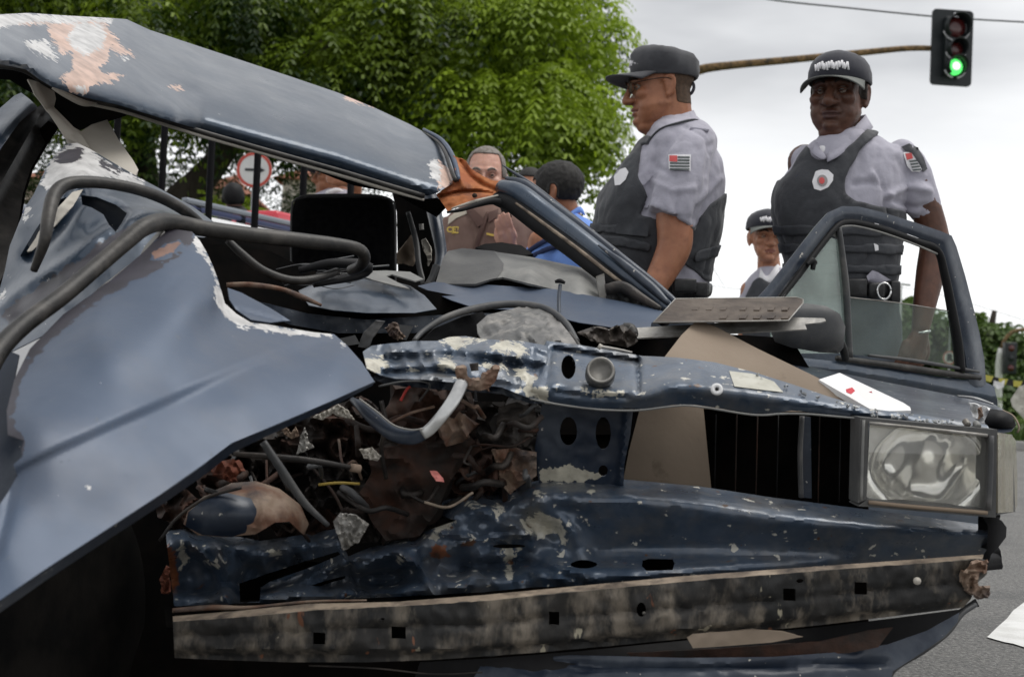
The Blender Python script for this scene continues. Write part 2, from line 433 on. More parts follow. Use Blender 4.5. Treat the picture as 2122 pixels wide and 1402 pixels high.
M['alu'] = mat('dull_aluminium', (.34, .33, .31), (.24, .23, .21), 12, rough=.5, metal=.4, bump=.001, bscale=60, dirt=(.10, .08, .06), dirt_scale=14, dlo=.5, dhi=.75)
M['plateback'] = mat('grimy_plate_metal', (.07, .052, .04), (.12, .095, .075), 16, rough=.6, metal=.3, bump=.001, bscale=60, dirt=(.035, .025, .02), dirt_scale=12, dlo=.5, dhi=.7)
M['white'] = mat('white_paint', (.78, .78, .78), (.70, .70, .70), 6, rough=.5)
M['paper'] = mat('white_paper', (.80, .80, .80), (.74, .74, .73), 8, rough=.75)
M['red'] = mat('red_print', (.55, .03, .05), rough=.6)
M['sticker'] = mat('faded_sticker', (.50, .49, .43), (.40, .39, .33), 25, rough=.6, dirt=(.25, .22, .18), dirt_scale=35, dlo=.55, dhi=.7)
M['glass'] = mat('car_glass', (.85, .92, .90), rough=.02, trans=1, ior=1.3)
M['lens'] = mat('headlight_glass', (.96, .96, .95), rough=.06, trans=1, ior=1.2, bump=.0003, bscale=14)
M['reflector'] = mat('headlight_reflector', (.97, .96, .93), (.80, .78, .72), 16, rough=.16, metal=.75, bump=.0010, bscale=12)
M['amber'] = mat('clouded_indicator_lens', (.42, .39, .30), (.30, .27, .20), 12, rough=.25, trans=.35, bump=.0008, bscale=50, coat=.5)
M['wirered'] = mat('red_wire', (.45, .04, .03), rough=.5)
M['wireyel'] = mat('yellow_wire', (.42, .30, .06), rough=.5)
M['pink'] = mat('pink_plastic', (.75, .25, .22), rough=.5)
M['asphalt'] = mat('asphalt', (.10, .10, .098), (.24, .235, .225), 70, rough=.85, bump=.012, bscale=80, lo=.38, hi=.66, dirt=(.10, .10, .10), dirt_scale=2.2, dlo=.48, dhi=.7, patt=[((.40, .40, .39), 120, .64), ((.05, .05, .05), 90, .66)])
M['roadwhite'] = mat('road_marking_paint', (.74, .74, .73), (.62, .62, .60), 8, rough=.7, bump=.002, bscale=120, dirt=(.30, .30, .30), dirt_scale=14, dlo=.6, dhi=.8)
M['grassmat'] = mat('grass_ground', (.05, .10, .02), (.10, .15, .035), 5, rough=.95, bump=.03, bscale=30)

M['tyreblack'] = mat('shaded_tyre', (.004, .004, .004), (.010, .009, .008), 9, rough=.9, spec=.08, bump=.002, bscale=40)  # tyre and rim colour darkened to carry the shade below the wing

M['dashmid'] = mat('mid_grey_dash_plastic', (.065, .065, .065), (.085, .085, .083), 9, rough=.6, bump=.001, bscale=90, dirt=(.14, .14, .13), dirt_scale=7, dlo=.5, dhi=.8)

# ================================================================== SETTING
def leafmat(name, c1, c2, trans=.45):
    m_ = bpy.data.materials.new(name); m_.use_nodes = True; n = m_.node_tree; N = n.nodes; Lk = n.links.new
    N.clear(); out = N.new('ShaderNodeOutputMaterial'); at = N.new('ShaderNodeAttribute'); at.attribute_name = 'tint'
    mxn = N.new('ShaderNodeMixRGB'); mxn.inputs[1].default_value = (*c1, 1); mxn.inputs[2].default_value = (*c2, 1); Lk(at.outputs['Fac'], mxn.inputs[0])
    df = N.new('ShaderNodeBsdfDiffuse'); tr = N.new('ShaderNodeBsdfTranslucent'); g = N.new('ShaderNodeBsdfGlossy'); g.inputs['Roughness'].default_value = .45
    g.inputs['Color'].default_value = (.5, .5, .5, 1)
    Lk(mxn.outputs[0], df.inputs[0]); Lk(mxn.outputs[0], tr.inputs[0])
    a = N.new('ShaderNodeMixShader'); a.inputs[0].default_value = trans; Lk(df.outputs[0], a.inputs[1]); Lk(tr.outputs[0], a.inputs[2])
    b = N.new('ShaderNodeMixShader'); b.inputs[0].default_value = .05; Lk(a.outputs[0], b.inputs[1]); Lk(g.outputs[0], b.inputs[2])
    Lk(b.outputs[0], out.inputs[0]); return m_
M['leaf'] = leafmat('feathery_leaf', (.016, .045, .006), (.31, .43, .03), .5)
M['leafdark'] = leafmat('dark_leaf', (.018, .045, .010), (.06, .12, .02), .3)
M['leaffar'] = leafmat('far_leaf', (.035, .075, .02), (.11, .17, .035), .35)
M['bark'] = mat('dark_bark', (.035, .028, .022), (.06, .05, .04), 6, rough=.95, bump=.02, bscale=14, stretch=(1, 1, .3))
M['sea'] = M['asphalt']

def rawmesh(name, V, F4, matl, parent, tint=None, **kw):
    """fast quad mesh from numpy arrays"""
    c = (V.min(0) + V.max(0)) / 2
    me = bpy.data.meshes.new(name); nv = len(V); nf = len(F4)
    me.vertices.add(nv); me.vertices.foreach_set('co', (V - c).ravel())
    me.loops.add(nf * 4); me.loops.foreach_set('vertex_index', F4.ravel().astype(np.int32))
    me.polygons.add(nf); me.polygons.foreach_set('loop_start', np.arange(0, nf * 4, 4, dtype=np.int32)); me.polygons.foreach_set('loop_total', np.full(nf, 4, np.int32))
    me.update()
    if tint is not None:
        at = me.attributes.new('tint', 'FLOAT', 'FACE'); at.data.foreach_set('value', tint.astype(np.float32))
    me.materials.append(matl)
    o = bpy.data.objects.new(name, me); COL.objects.link(o); WL[o.name] = c
    if parent is not None: o.parent = parent; o.location = tuple(c - wl(parent))
    else: o.location = tuple(c)
    return tagit(o, **kw)

def fronds(clumps, per, length, nleaf=6, lw=.022, ll=.10, droop=.9, rng=RNG, ysq=1.0):
    """clumps: n x 4 (xyz, r) + tint. returns V, F, tint: drooping pinnate fronds set over each clump"""
    B = []; Dn = []; T = []; Ln = []
    for (x, y, z, r, tn) in clumps:
        k = int(per * (r / .7) ** 2)
        v = rng.normal(size=(k, 3)); v /= np.linalg.norm(v, axis=1)[:, None]
        rad = r * (rng.random(k) ** .35)
        sc_ = np.array([1.15, 1.15, .72])
        B.append(np.array([x, y, z]) + v * rad[:, None] * sc_)
        d = v * np.array([1, 1, .5]) + np.array([0, 0, .15]) + rng.normal(size=(k, 3)) * .35; d /= np.linalg.norm(d, axis=1)[:, None]
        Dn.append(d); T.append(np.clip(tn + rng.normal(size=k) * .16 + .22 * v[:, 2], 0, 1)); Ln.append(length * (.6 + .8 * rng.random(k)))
    B = np.concatenate(B); Dn = np.concatenate(Dn); T = np.concatenate(T); Ln = np.concatenate(Ln); K = len(B)
    Vs = []; up = np.array([0, 0, 1.0])
    side = np.cross(Dn, up); side /= np.linalg.norm(side, axis=1)[:, None] + 1e-9
    for j in range(nleaf):
        t = (j + .6) / nleaf
        c = B + Dn * (Ln * t)[:, None] - up * (droop * Ln * t * t * .8)[:, None]
        tang = Dn - up * (droop * 1.6 * t); tang /= np.linalg.norm(tang, axis=1)[:, None]
        w = ll * (1 - .45 * t) * (Ln / length)
        for s in (-1, 1):
            dirv = side * s * .85 + tang * .45 - up * .35; dirv /= np.linalg.norm(dirv, axis=1)[:, None]
            wd_ = tang * (lw * (Ln / length))[:, None]
            tip = c + dirv * w[:, None]; mid = c + dirv * (w * .5)[:, None]
            Vs.append(np.stack([c, mid - wd_, tip, mid + wd_], 1))
    V = np.stack(Vs, 1).reshape(-1, 3)
    F = np.arange(len(V)).reshape(-1, 4); tint = np.repeat(T, nleaf * 2)
    return V, F, tint
def clumps_px(outline, n, dlo, dhi, r0, r1, seed, tintf, rej=None):
    rng = np.random.default_rng(seed); o = np.asarray(outline, float); lo, hi = o.min(0), o.max(0); out = []
    tries = 0
    while len(out) < n and tries < n * 60:
        tries += 1
        p = lo + (hi - lo) * rng.random(2)
        if not inpoly(p[None], o)[0]: continue
        d = dlo + (dhi - dlo) * rng.random(); r = r0 + (r1 - r0) * rng.random(); rp = r / d * FPX
        if rej and rng.random() < rej(p[0], p[1]): continue
        ds = polydist(p[None], o)[0]
        if ds < rp * .9:
            r = max(.3, r * ds / (rp * .9))
            if ds < rp * .4: continue
        w = P(p[0], p[1], d); out.append((*w, r, tintf(p[0], p[1], rng)))
    return out
def limbs(segs, r0, name, parent, matl):
    parts = []
    for pts, ra, rb in segs:
        w = PA(pts); parts.append(tube(w, np.linspace(ra, rb, len(w)), 12, n=len(w) * 5))
    V, F = join(*parts); return mk(name, V, F, matl, parent)

# ground: one sheet to the horizon with fine relief near the camera
gx = np.concatenate([-np.geomspace(900, 12, 14), np.linspace(-10, 10, 41), np.geomspace(12, 900, 14)])
gy = np.concatenate([[-200, -40, -8], np.linspace(-3, 18, 43), np.geomspace(20, 1500, 16)])
V = np.array([(x, y, 0) for y in gy for x in gx]); nx = len(gx)
F = [(j * nx + i, j * nx + i + 1, (j + 1) * nx + i + 1, (j + 1) * nx + i) for j in range(len(gy) - 1) for i in range(nx - 1)]
mk('road', V, F, M['asphalt'], kind='structure')
# crosswalk bars at the right, lying along the view
def bar(p):
    w = np.array([[*G(x, y)[:2], .004] for x, y in p]); return w
q = bar([(2046, 1322), (2150, 1224), (2245, 1262), (2160, 1352)])
n_ = 6; Vb = []; Fb = []
for i in range(n_ + 1):
    t = i / n_; a = q[0] * (1 - t) + q[1] * t; b = q[3] * (1 - t) + q[2] * t
    for j in range(n_ + 1):
        s = j / n_; v = a * (1 - s) + b * s; Vb.append(v + np.array([RNG.normal() * .006, RNG.normal() * .006, 0]) * (1 if i in (0, n_) or j in (0, n_) else 0))
for i in range(n_):
    for j in range(n_): Fb.append((i * 7 + j, i * 7 + j + 1, (i + 1) * 7 + j + 1, (i + 1) * 7 + j))
mk('road_marking', Vb, Fb, M['roadwhite'], kind='structure', smooth=False)
dirx = (q[3] - q[0]) / np.linalg.norm(q[3] - q[0])
for k in (1, 2, 3):
    mk('road_marking', np.array(Vb) + dirx * (1.0 * k) , Fb, M['roadwhite'], kind='structure', smooth=False)
# kerb and grass verge behind the road
M['kerb'] = mat('concrete_kerb', (.28, .28, .27), (.36, .35, .33), 9, rough=.85, bump=.004, bscale=60)
YV = 20.0
for i in range(26):
    V, F = abox(-13 + i * 1.0, -12.02 + i * 1.0, YV, YV + .15, 0, .13, .015)
    mk('kerb_stone', V, F, M['kerb'], kind='structure')
V = np.array([(x, y, .12 + .05 * mnoise.noise(Vector((x * .3, y * .3, 0)))) for y in np.geomspace(YV + .15, 900, 24) for x in np.linspace(-60, 60, 49)])
V[:, 0] *= np.maximum(1, V[:, 1] / 60)
F = [(j * 49 + i, j * 49 + i + 1, (j + 1) * 49 + i + 1, (j + 1) * 49 + i) for j in range(23) for i in range(48)]
mk('grass_verge', V, F, M['grassmat'], kind='structure')
# tufts of grass along the verge, right side
rg = np.random.default_rng(5); Vg = []
for k in range(9000):
    px_ = rg.uniform(1990, 2260); y_ = YV + .2 + abs(rg.normal()) * 2.2
    x_ = (px_ - 1061) / FPX * y_
    h_ = rg.uniform(.05, .22); a_ = rg.uniform(0, 6.28); w_ = .012; lx, ly = rg.normal() * .05, rg.normal() * .05
    b_ = np.array([x_, y_, .1]); s_ = np.array([math.cos(a_) * w_, math.sin(a_) * w_, 0])
    Vg.append([b_ - s_, b_ + s_, b_ + [lx, ly, h_] + s_ * .3, b_ + [lx, ly, h_] - s_ * .3])
Vg = np.array(Vg).reshape(-1, 3)
rawmesh('grass', Vg, np.arange(len(Vg)).reshape(-1, 4), M['leaffar'], None, tint=rg.random(9000), kind='stuff')

# ---- big feathery tree
def tree_root(px, py, d, label, group=None):
    w = P(px, py, d); return empty('tree', (w[0], w[1], 0.1), label, 'tree', group)
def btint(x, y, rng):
    base = .20 + .60 * np.clip((x - 450) / 750, 0, 1) - .08 * (1 if y > 200 and x < 900 else 0)  # leaf colour brightens rightwards, painting in the sunlit side of the crown
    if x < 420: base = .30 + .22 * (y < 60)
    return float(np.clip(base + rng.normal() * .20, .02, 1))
T1 = tree_root(420, 600, 24.5, 'large bright green feathery tree filling the sky behind the crushed roof')
ol = [(-170, -170), (1200, -170), (1262, 0), (1278, 95), (1238, 190), (1262, 280), (1216, 352), (1130, 330), (1010, 322), (930, 352), (820, 330), (700, 330), (560, 330), (260, 250), (0, 210), (-170, 220)]
cl = clumps_px(ol, 120, 25.5, 29, .5, .9, 19, lambda x, y, r: .0)  # rear clumps take the darkest tint, painting shade into the crown's gaps
cl += clumps_px(ol, 135, 21.0, 25, .28, .66, 11, btint, rej=lambda x, y: .35 if (x < 120 and y > 100) else 0)
for (x, y, d, r, t) in [(1222, 300, 23, .42, .7), (1248, 250, 23, .35, .75), (1215, 345, 23, .25, .65), (1130, 345, 23.5, .3, .6), (1205, 400, 23, .14, .5), (1240, 90, 23, .45, .9), (1222, 30, 23, .5, .9), (1250, 150, 23.4, .32, .9),
                        (1190, 290, 23.5, .45, .6), (1080, 300, 23, .5, .55), (985, 290, 23, .5, .5)]:
    w = P(x, y, d); cl.append((*w, r, t))
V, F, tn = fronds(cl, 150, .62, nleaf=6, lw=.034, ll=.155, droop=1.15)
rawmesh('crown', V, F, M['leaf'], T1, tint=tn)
limbs([([(372, 470, 24.5), (365, 425, 24.5), (420, 370, 24.5), (475, 300, 24.5), (560, 180, 24.5), (700, 80, 24.6)], .34, .12),
       ([(475, 300, 24.5), (440, 200, 24.6), (420, 60, 25), (430, -80, 25)], .2, .08),
       ([(560, 180, 24.5), (780, 190, 24), (980, 210, 24), (1150, 240, 23.8)], .13, .04),
       ([(700, 80, 24.6), (900, 40, 24.4), (1100, 20, 24.2)], .12, .04),
       ([(372, 470, 24.5), (368, 900, 24.5)], .34, .42)], 0, 'trunk', T1, M['bark'])
# ---- second, darker tree behind it
T2 = tree_root(300, 600, 29, 'darker tree with an upright trunk seen through the windscreen opening at left')
cl = clumps_px([(60, 180), (700, 250), (700, 420), (520, 400), (420, 430), (240, 400), (100, 440), (60, 300)], 60, 26, 31, .22, .45, 12, lambda x, y, r: float(.35 + r.normal() * .2),
               rej=lambda x, y: .5 if (330 < x < 420 or 480 < x < 560) else .1)
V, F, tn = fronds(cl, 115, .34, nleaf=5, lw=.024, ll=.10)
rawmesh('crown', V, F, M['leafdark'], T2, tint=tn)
limbs([([(300, 900, 29), (300, 450, 29), (292, 330, 29), (285, 200, 29)], .42, .26), ([(292, 330, 29), (230, 240, 29), (150, 180, 29)], .14, .06), ([(292, 300, 29), (360, 240, 28.5), (470, 215, 28.5)], .12, .05)], 0, 'trunk', T2, M['bark'])
T3 = tree_root(20, 600, 26, 'dark tree at the left edge seen past the windscreen pillar')
cl = clumps_px([(-200, 120), (90, 150), (125, 260), (150, 380), (60, 480), (-200, 480)], 40, 24, 28, .3, .55, 13, lambda x, y, r: float(.35 + r.normal() * .2))
V, F, tn = fronds(cl, 130, .36, nleaf=5, lw=.024, ll=.10)
rawmesh('crown', V, F, M['leafdark'], T3, tint=tn)
limbs([([(-30, 950, 26), (-30, 500, 26), (-40, 300, 26)], .25, .16)], 0, 'trunk', T3, M['bark'])
# bushes under them
def bush(name, outline, n, d0, d1, r0, r1, seed, label, tf, matl, per=120, root=None, **k):
    cl = clumps_px(outline, n, d0, d1, r0, r1, seed, tf); V, F, tn = fronds(cl, per, **k)
    w = (V.min(0) + V.max(0)) / 2; e = empty(name, (w[0], w[1], .12), label, 'bush' if name == 'bush' else 'tree')
    rawmesh('foliage' if name == 'bush' else 'crown', V, F, matl, e, tint=tn)
    return e
bush('bush', [(410, 405), (470, 395), (520, 430), (520, 470), (400, 470)], 10, 20, 22, .2, .35, 21, 'light green bush at the foot of the leaning trunk', lambda x, y, r: .75, M['leaf'], length=.3, nleaf=5, lw=.02, ll=.09)
bush('bush', [(140, 360), (240, 370), (330, 420), (330, 520), (90, 520)], 16, 20, 22, .2, .4, 22, 'low dark bush behind the buckled left wing', lambda x, y, r: .4, M['leafdark'], length=.3, nleaf=5, lw=.02, ll=.09)
bush('bush', [(560, 395), (640, 400), (700, 380), (760, 385), (760, 460), (560, 440)], 14, 24, 26, .22, .4, 23, 'dark bush behind the round arrow sign', lambda x, y, r: .4, M['leafdark'], length=.3, nleaf=5, lw=.02, ll=.09)
# far trees on the right
ft = lambda x, y, r: float(.45 + r.normal() * .22)
def fartree(outline, n, d, seed, label, tx):
    e = bush('tree', outline, n, d - 3, d + 3, .9, 1.7, seed, label, ft, M['leaffar'], per=130, length=.8, nleaf=4, lw=.09, ll=.34)
    w = P(tx, 800, d) - wl(e); ww = P(tx, 800, d)
    V, F = tube([(ww[0], ww[1], .05), (ww[0], ww[1], ww[2] + 1.0), (ww[0] + .3, ww[1], ww[2] + 3)], [.3, .24, .1], 8)
    mk('trunk', V, F, M['bark'], e)
fartree([(1780, 640), (1860, 600), (1945, 650), (1975, 720), (1960, 860), (1760, 860)], 34, 58, 31, 'far green tree seen through the door window beside the round sign', 1870)
fartree([(1960, 720), (2005, 655), (2060, 640), (2098, 668), (2104, 760), (2100, 900), (1960, 900)], 42, 56, 32, 'far rounded green tree just right of the open door frame', 2040)
fartree([(2080, 720), (2125, 690), (2250, 690), (2280, 900), (2080, 900)], 40, 54, 33, 'far dark green tree at the right edge behind the small traffic light', 2170)
fartree([(1540, 800), (1620, 760), (1760, 770), (1780, 870), (1540, 870)], 26, 60, 34, 'far low green tree hidden mostly behind the open door', 1650)
bush('bush', [(2030, 860), (2060, 835), (2140, 850), (2250, 850), (2250, 925), (2040, 925)], 40, 20.5, 24, .15, .3, 35, 'low clipped hedge along the verge at the right edge', lambda x, y, r: .75 + .15 * r.normal(), M['leaffar'], per=90, length=.2, nleaf=4, lw=.03, ll=.08)

# ---- traffic light on its long arm
M['rustpole'] = mat('mottled_rusty_pole', (.10, .065, .03), (.26, .16, .07), 22, rough=.8, bump=.004, bscale=40, dirt=(.04, .03, .02), dirt_scale=9, dlo=.5, dhi=.65)
M['sigblack'] = mat('traffic_light_black', (.008, .012, .014), rough=.45)
M['visorrim'] = mat('worn_visor_rim', (.52, .52, .54), rough=.5)
M['redlens'] = mat('dark_red_lens', (.07, .008, .008), rough=.25, coat=.5)
M['greenlens'] = mat('lit_green_lens', (.05, .5, .12), rough=.3, emit=(.10, .85, .16, .9))
M['greenhot'] = mat('lit_green_lens_core', (.4, .9, .4), rough=.3, emit=(.55, 1, .5, 1.6))
DT = 24.0
w0 = P(1395, 700, DT + .6); root = empty('traffic_light', (w0[0], w0[1], 0), 'black traffic light showing green, hung from a long rusty arm', 'traffic light')
arm = PA([(1400, 260, DT + .6), (1405, 210, DT + .55), (1418, 168, DT + .5), (1450, 145, DT + .4), (1520, 135, DT + .3), (1640, 124, DT + .25), (1780, 110, DT + .2), (1860, 102, DT + .15), (1900, 100, DT + .12), (1950, 101, DT + .1)])
V, F = tube(arm, [.085, .085, .085, .08, .068, .062, .056, .05, .048, .045], 12); mk('arm', V, F, M['rustpole'], root)
pt = arm[0]; V, F = tube([(w0[0], w0[1], 0), pt], [.13, .09], 14, n=8); mk('pole', V, F, M['rustpole'], root)
# signal head, square to the camera, slightly wider at the top, plumb in the world
cx, cy = 1973, 99; ctr = P(cx, cy, DT); sx_ = DT / FPX
wr = np.array([.995, .10, 0]); wr /= np.linalg.norm(wr); wu = np.array([0, 0, 1.0]); wf = np.cross(wr, wu); wf = wf if wf[1] < 0 else -wf
def sig(x, y, z=0): return ctr + wr * x + wu * y + wf * z      # metres, z towards the camera
hw, hh = 44 * sx_, 79 * sx_
poly = []
for (ax_, ay_, a0) in ((hw - .07, hh - .07, 0), (-hw + .07, hh - .07, 90), (-hw + .07, -hh + .07, 180), (hw - .07, -hh + .07, 270)):
    for k in range(5):
        a_ = math.radians(a0 + k * 22.5); poly.append(sig(ax_ + .07 * math.cos(a_), ay_ + .07 * math.sin(a_)))
V, F = extr(poly, -wf * .04); mk('backboard', V, F, M['sigblack'], root, smooth=False)
V, F = box(sig(0, 0, .07), wr * .17, wu * (hh - .15), wf * .065, .02); hs = mk('housing', V, F, M['sigblack'], root)
for (dy, rad, mt_) in ((38, 21, 'redlens'), (-8, 16, 'redlens'), (-44, 17, 'greenlens')):
    c = sig(0, dy * sx_, .14); R_ = rad * sx_
    V, F = lathe(c, wf, [(0, .045), (R_ * .5, .04), (R_ * .85, .025), (R_, 0), (R_, -.03), (0, -.03)], 28); ln = mk('lens', V, F, M[mt_], root)
    if mt_ == 'greenlens':
        V, F = lathe(sig(.01, dy * sx_ + .01, .186), wf, [(0, .012), (R_ * .35, .008), (R_ * .5, 0), (0, 0)], 20); mk('lamp_core', V, F, M['greenhot'], ln)
    # visor: open-bottomed hood
    Rv = R_ * 1.22; ring = []
    for s_, (r_, z_) in enumerate(((Rv, -.02), (Rv, .24), (Rv * .94, .24), (Rv * .94, -.02))):
        th = np.radians(np.linspace(-50, 230, 26)); off = (.06 * np.sin(th) if z_ > 0 else 0 * th)
        ring.append(np.array([c + wr * r_ * math.cos(t) + wu * r_ * math.sin(t) + wf * (z_ + (.0 if z_ < 0 else -.10 * (1 - math.sin(t)) / 2)) for t in th]))
    V, F = ringgrid(ring, cap=False, closed=False); mk('visor', V, F, M['sigblack'], root)
    for a0, a1 in ((200, 258), (282, 340)):
        th = np.radians(np.linspace(a0, a1, 12)); pts = [c + wr * Rv * 1.12 * math.cos(t) + wu * Rv * 1.12 * math.sin(t) + wf * .02 for t in th]
        V, F = tube(pts, .014, 6, smooth_path=False); mk('lens_rim', V, F, M['visorrim'], root)
V, F = tube([sig(.02, hh - .02, -.05), sig(.06, hh - .16, .03)], .035, 8); mk('bracket', V, F, M['visorrim'], root)
# overhead cables
M['cable'] = mat('overhead_cable', (.07, .075, .08), rough=.6)
def cable(pts, r, label):
    V, F = tube(PA(pts), r, 6, n=30); mk('overhead_cable', V, F, M['cable'], label=label, cat='cable')
cable([(1500, -22, 27), (1600, 0, 27), (1760, 17, 27), (1930, 34, 27), (2030, 41, 27), (2180, 49, 27)], .017, 'thick overhead cable running behind the traffic light to the right edge')
cable([(1180, 205, 60), (1300, 262, 60), (1500, 592, 60)], .012, 'thin faint cable sloping down behind the first officer')
cable([(1460, 590, 70), (1560, 600, 70), (1700, 590, 70), (1900, 600, 70), (2140, 668, 70)], .014, 'thin faint cable low over the far trees at right')

# ---- round arrow sign
M['signred'] = mat('faded_red_sign_ring', (.50, .06, .035), (.42, .05, .03), 8, rough=.5)
M['signwhite'] = mat('sign_white', (.62, .62, .60), (.56, .56, .55), 5, rough=.5)
M['signgrey'] = mat('galvanised_pole', (.30, .31, .31), rough=.5, metal=.4)
def roundsign(px, py, d, rpx, label, shapes, ringw=.17, cat='road sign', top=None):
    c = P(px, py, d); R_ = rpx * d / FPX; root = empty('road_sign', (c[0], c[1], 0), label, cat)
    z_ = c[2] + R_ + .05 if top is None else P(px, top, d)[2]
    V, F = tube([(c[0], c[1] + .06, 0), (c[0], c[1] + .06, z_)], .035, 10, n=4); mk('pole', V, F, M['signgrey'], root)
    f = np.array([0, -1, 0])
    V, F = lathe(c, f, [(0, -.012), (R_, -.012), (R_, 0), (0, 0)], 48); mk('sign_plate', V, F, M['signwhite'], root, smooth=False)
    V, F = lathe(c, f, [(R_ * (1 - ringw), .0), (R_ * (1 - ringw), .004), (R_ * .985, .004), (R_ * .985, 0)], 48)
    F = F[:-2]; mk('ring', V, F, M['signred'], root, smooth=False)
    for sh in shapes:
        p3 = np.array([(c[0] + x * R_, c[1] - .007, c[2] + y * R_) for x, y in sh]); V, F = extr(p3, (0, .005, 0)); mk('symbol', V, F, M['sigblack'], root, smooth=False)
    return root, c, R_
roundsign(527, 352, 17.5, 37, 'round white sign with a red ring and a black arrow pointing right', [[(-.52, .07), (.22, .07), (.22, .2), (.62, 0), (.22, -.2), (.22, -.07), (-.52, -.07)]])
def textmesh(txt, size, th=.002, bold=0.0, shear=0):
    cu = bpy.data.curves.new('t', 'FONT'); cu.body = txt; cu.size = size; cu.extrude = th; cu.align_x = 'CENTER'; cu.align_y = 'CENTER'; cu.offset = bold; cu.shear = shear; cu.resolution_u = 3
    o = bpy.data.objects.new('t', cu); COL.objects.link(o); bpy.context.view_layer.update()
    me = bpy.data.meshes.new_from_object(o.evaluated_get(bpy.context.evaluated_depsgraph_get()))
    V = np.array([v.co[:] for v in me.vertices]); F = [tuple(p.vertices) for p in me.polygons]
    bpy.data.objects.remove(o); bpy.data.meshes.remove(me); bpy.data.curves.remove(cu); return V, F
rs, c, R_ = roundsign(1968, 741, 46, 14, 'small round sign with the letter R on a pale pole, seen through door glass', [], top=600)
V, F = textmesh('R', R_ * 1.3, .004, .03); V = np.column_stack([V[:, 0] + c[0], c[1] - .012 - V[:, 2], V[:, 1] + c[2]]); mk('letter', V, F, M['sigblack'], rs, smooth=False)
# thin post with a short arm far behind
w = P(1866, 640, 40); e = empty('utility_pole', (w[0], w[1], .1), 'thin far utility pole with a short crossarm, left of the round R sign', 'pole')
tp = P(1866, 586, 40); V, F = tube([(w[0], w[1], .1), tp], .06, 8, n=3); mk('pole', V, F, M['signgrey'], e)
V, F = tube([tp + [-.05, 0, -.02], tp + [.28, 0, -.05]], .03, 8, n=2); mk('crossarm', V, F, M['signgrey'], e)
# small far traffic light at the right edge
w = P(2072, 800, 38); e = empty('traffic_light', (w[0], w[1], .1), 'small unlit traffic light on a curved pole at the right edge', 'traffic light')
V, F = tube([(w[0], w[1], .1), P(2070, 760, 38), P(2076, 722, 38)], .09, 10); mk('pole', V, F, M['signwhite'], e)
V, F = tube(PA([(2076, 722, 38), (2080, 708, 38), (2092, 692, 38), (2110, 684, 38), (2150, 682, 38), (2200, 684, 38)]), .05, 8); mk('arm', V, F, M['rustpole'], e)
c = P(2092, 742, 37.8); V, F = box(c, (.16, 0, 0), (0, .12, 0), (0, 0, .42), .03); mk('housing', V, F, M['sigblack'], e)
for k in (-1, 0, 1):
    V, F = lathe(c + [0, -.12, k * .26], (0, -1, 0), [(0, .03), (.07, .02), (.09, 0), (0, 0)], 16); mk('lens', V, F, M['redlens'] if k else M['sigblack'], e)
# barrier tape and plastic bag
M['tapeyel'] = mat('yellow_tape', (.55, .50, .10), rough=.5); M['tapeblk'] = mat('black_tape', (.02, .02, .02), rough=.5)
e = empty('barrier_tape', P(2060, 786, 14), 'yellow and black barrier tape strung at the right edge', 'tape')
t0, t1 = np.array([2040, 782, 14.]), np.array([2190, 800, 14.]); dd = (t1 - t0) / 10
for k in range(10):
    a = t0 + dd * k; b = t0 + dd * (k + 1); sag = lambda u: 5 * math.sin(math.pi * u)
    h = 6; quad = [(a[0] + (4 if k % 2 else 0), a[1] - h + sag(k / 10), 14), (b[0] + (0 if k % 2 else 4), b[1] - h + sag((k + 1) / 10), 14), (b[0] - (0 if k % 2 else 2), b[1] + h + sag((k + 1) / 10), 14.01), (a[0], a[1] + h + sag(k / 10), 14.01)]
    V, F = plate(quad, .002); mk('tape_stripe', V, F, M['tapeyel' if k % 2 == 0 else 'tapeblk'], e, smooth=False)
for xx in (2030, 2215):
    w = P(xx, 800, 14.1); V, F = tube([(w[0], w[1], 0), (w[0], w[1], P(xx, 770, 14.1)[2])], .03, 8, n=3)
    mk('barrier_post', V, F, M['signgrey'], e)
relief('plastic_bag', [(2112, 800), (2128, 796), (2150, 850), (2150, 880), (2122, 868), (2098, 842), (2094, 828)], [13.9, crumple(.05, 22, 3)], M['sticker'], None, 6, .002,
       label='pale plastic sheet hanging from the barrier tape', cat='plastic sheet')
relief('paper_scrap', [(2060, 788), (2074, 792), (2082, 786), (2080, 802), (2068, 806), (2058, 798)], [13.95, crumple(.02, 12, 5)], M['pinkish'] if 'pinkish' in M else M['paper'], None, 5, .002,
       label='small pale scrap knotted on the barrier tape beside the car door', cat='paper')

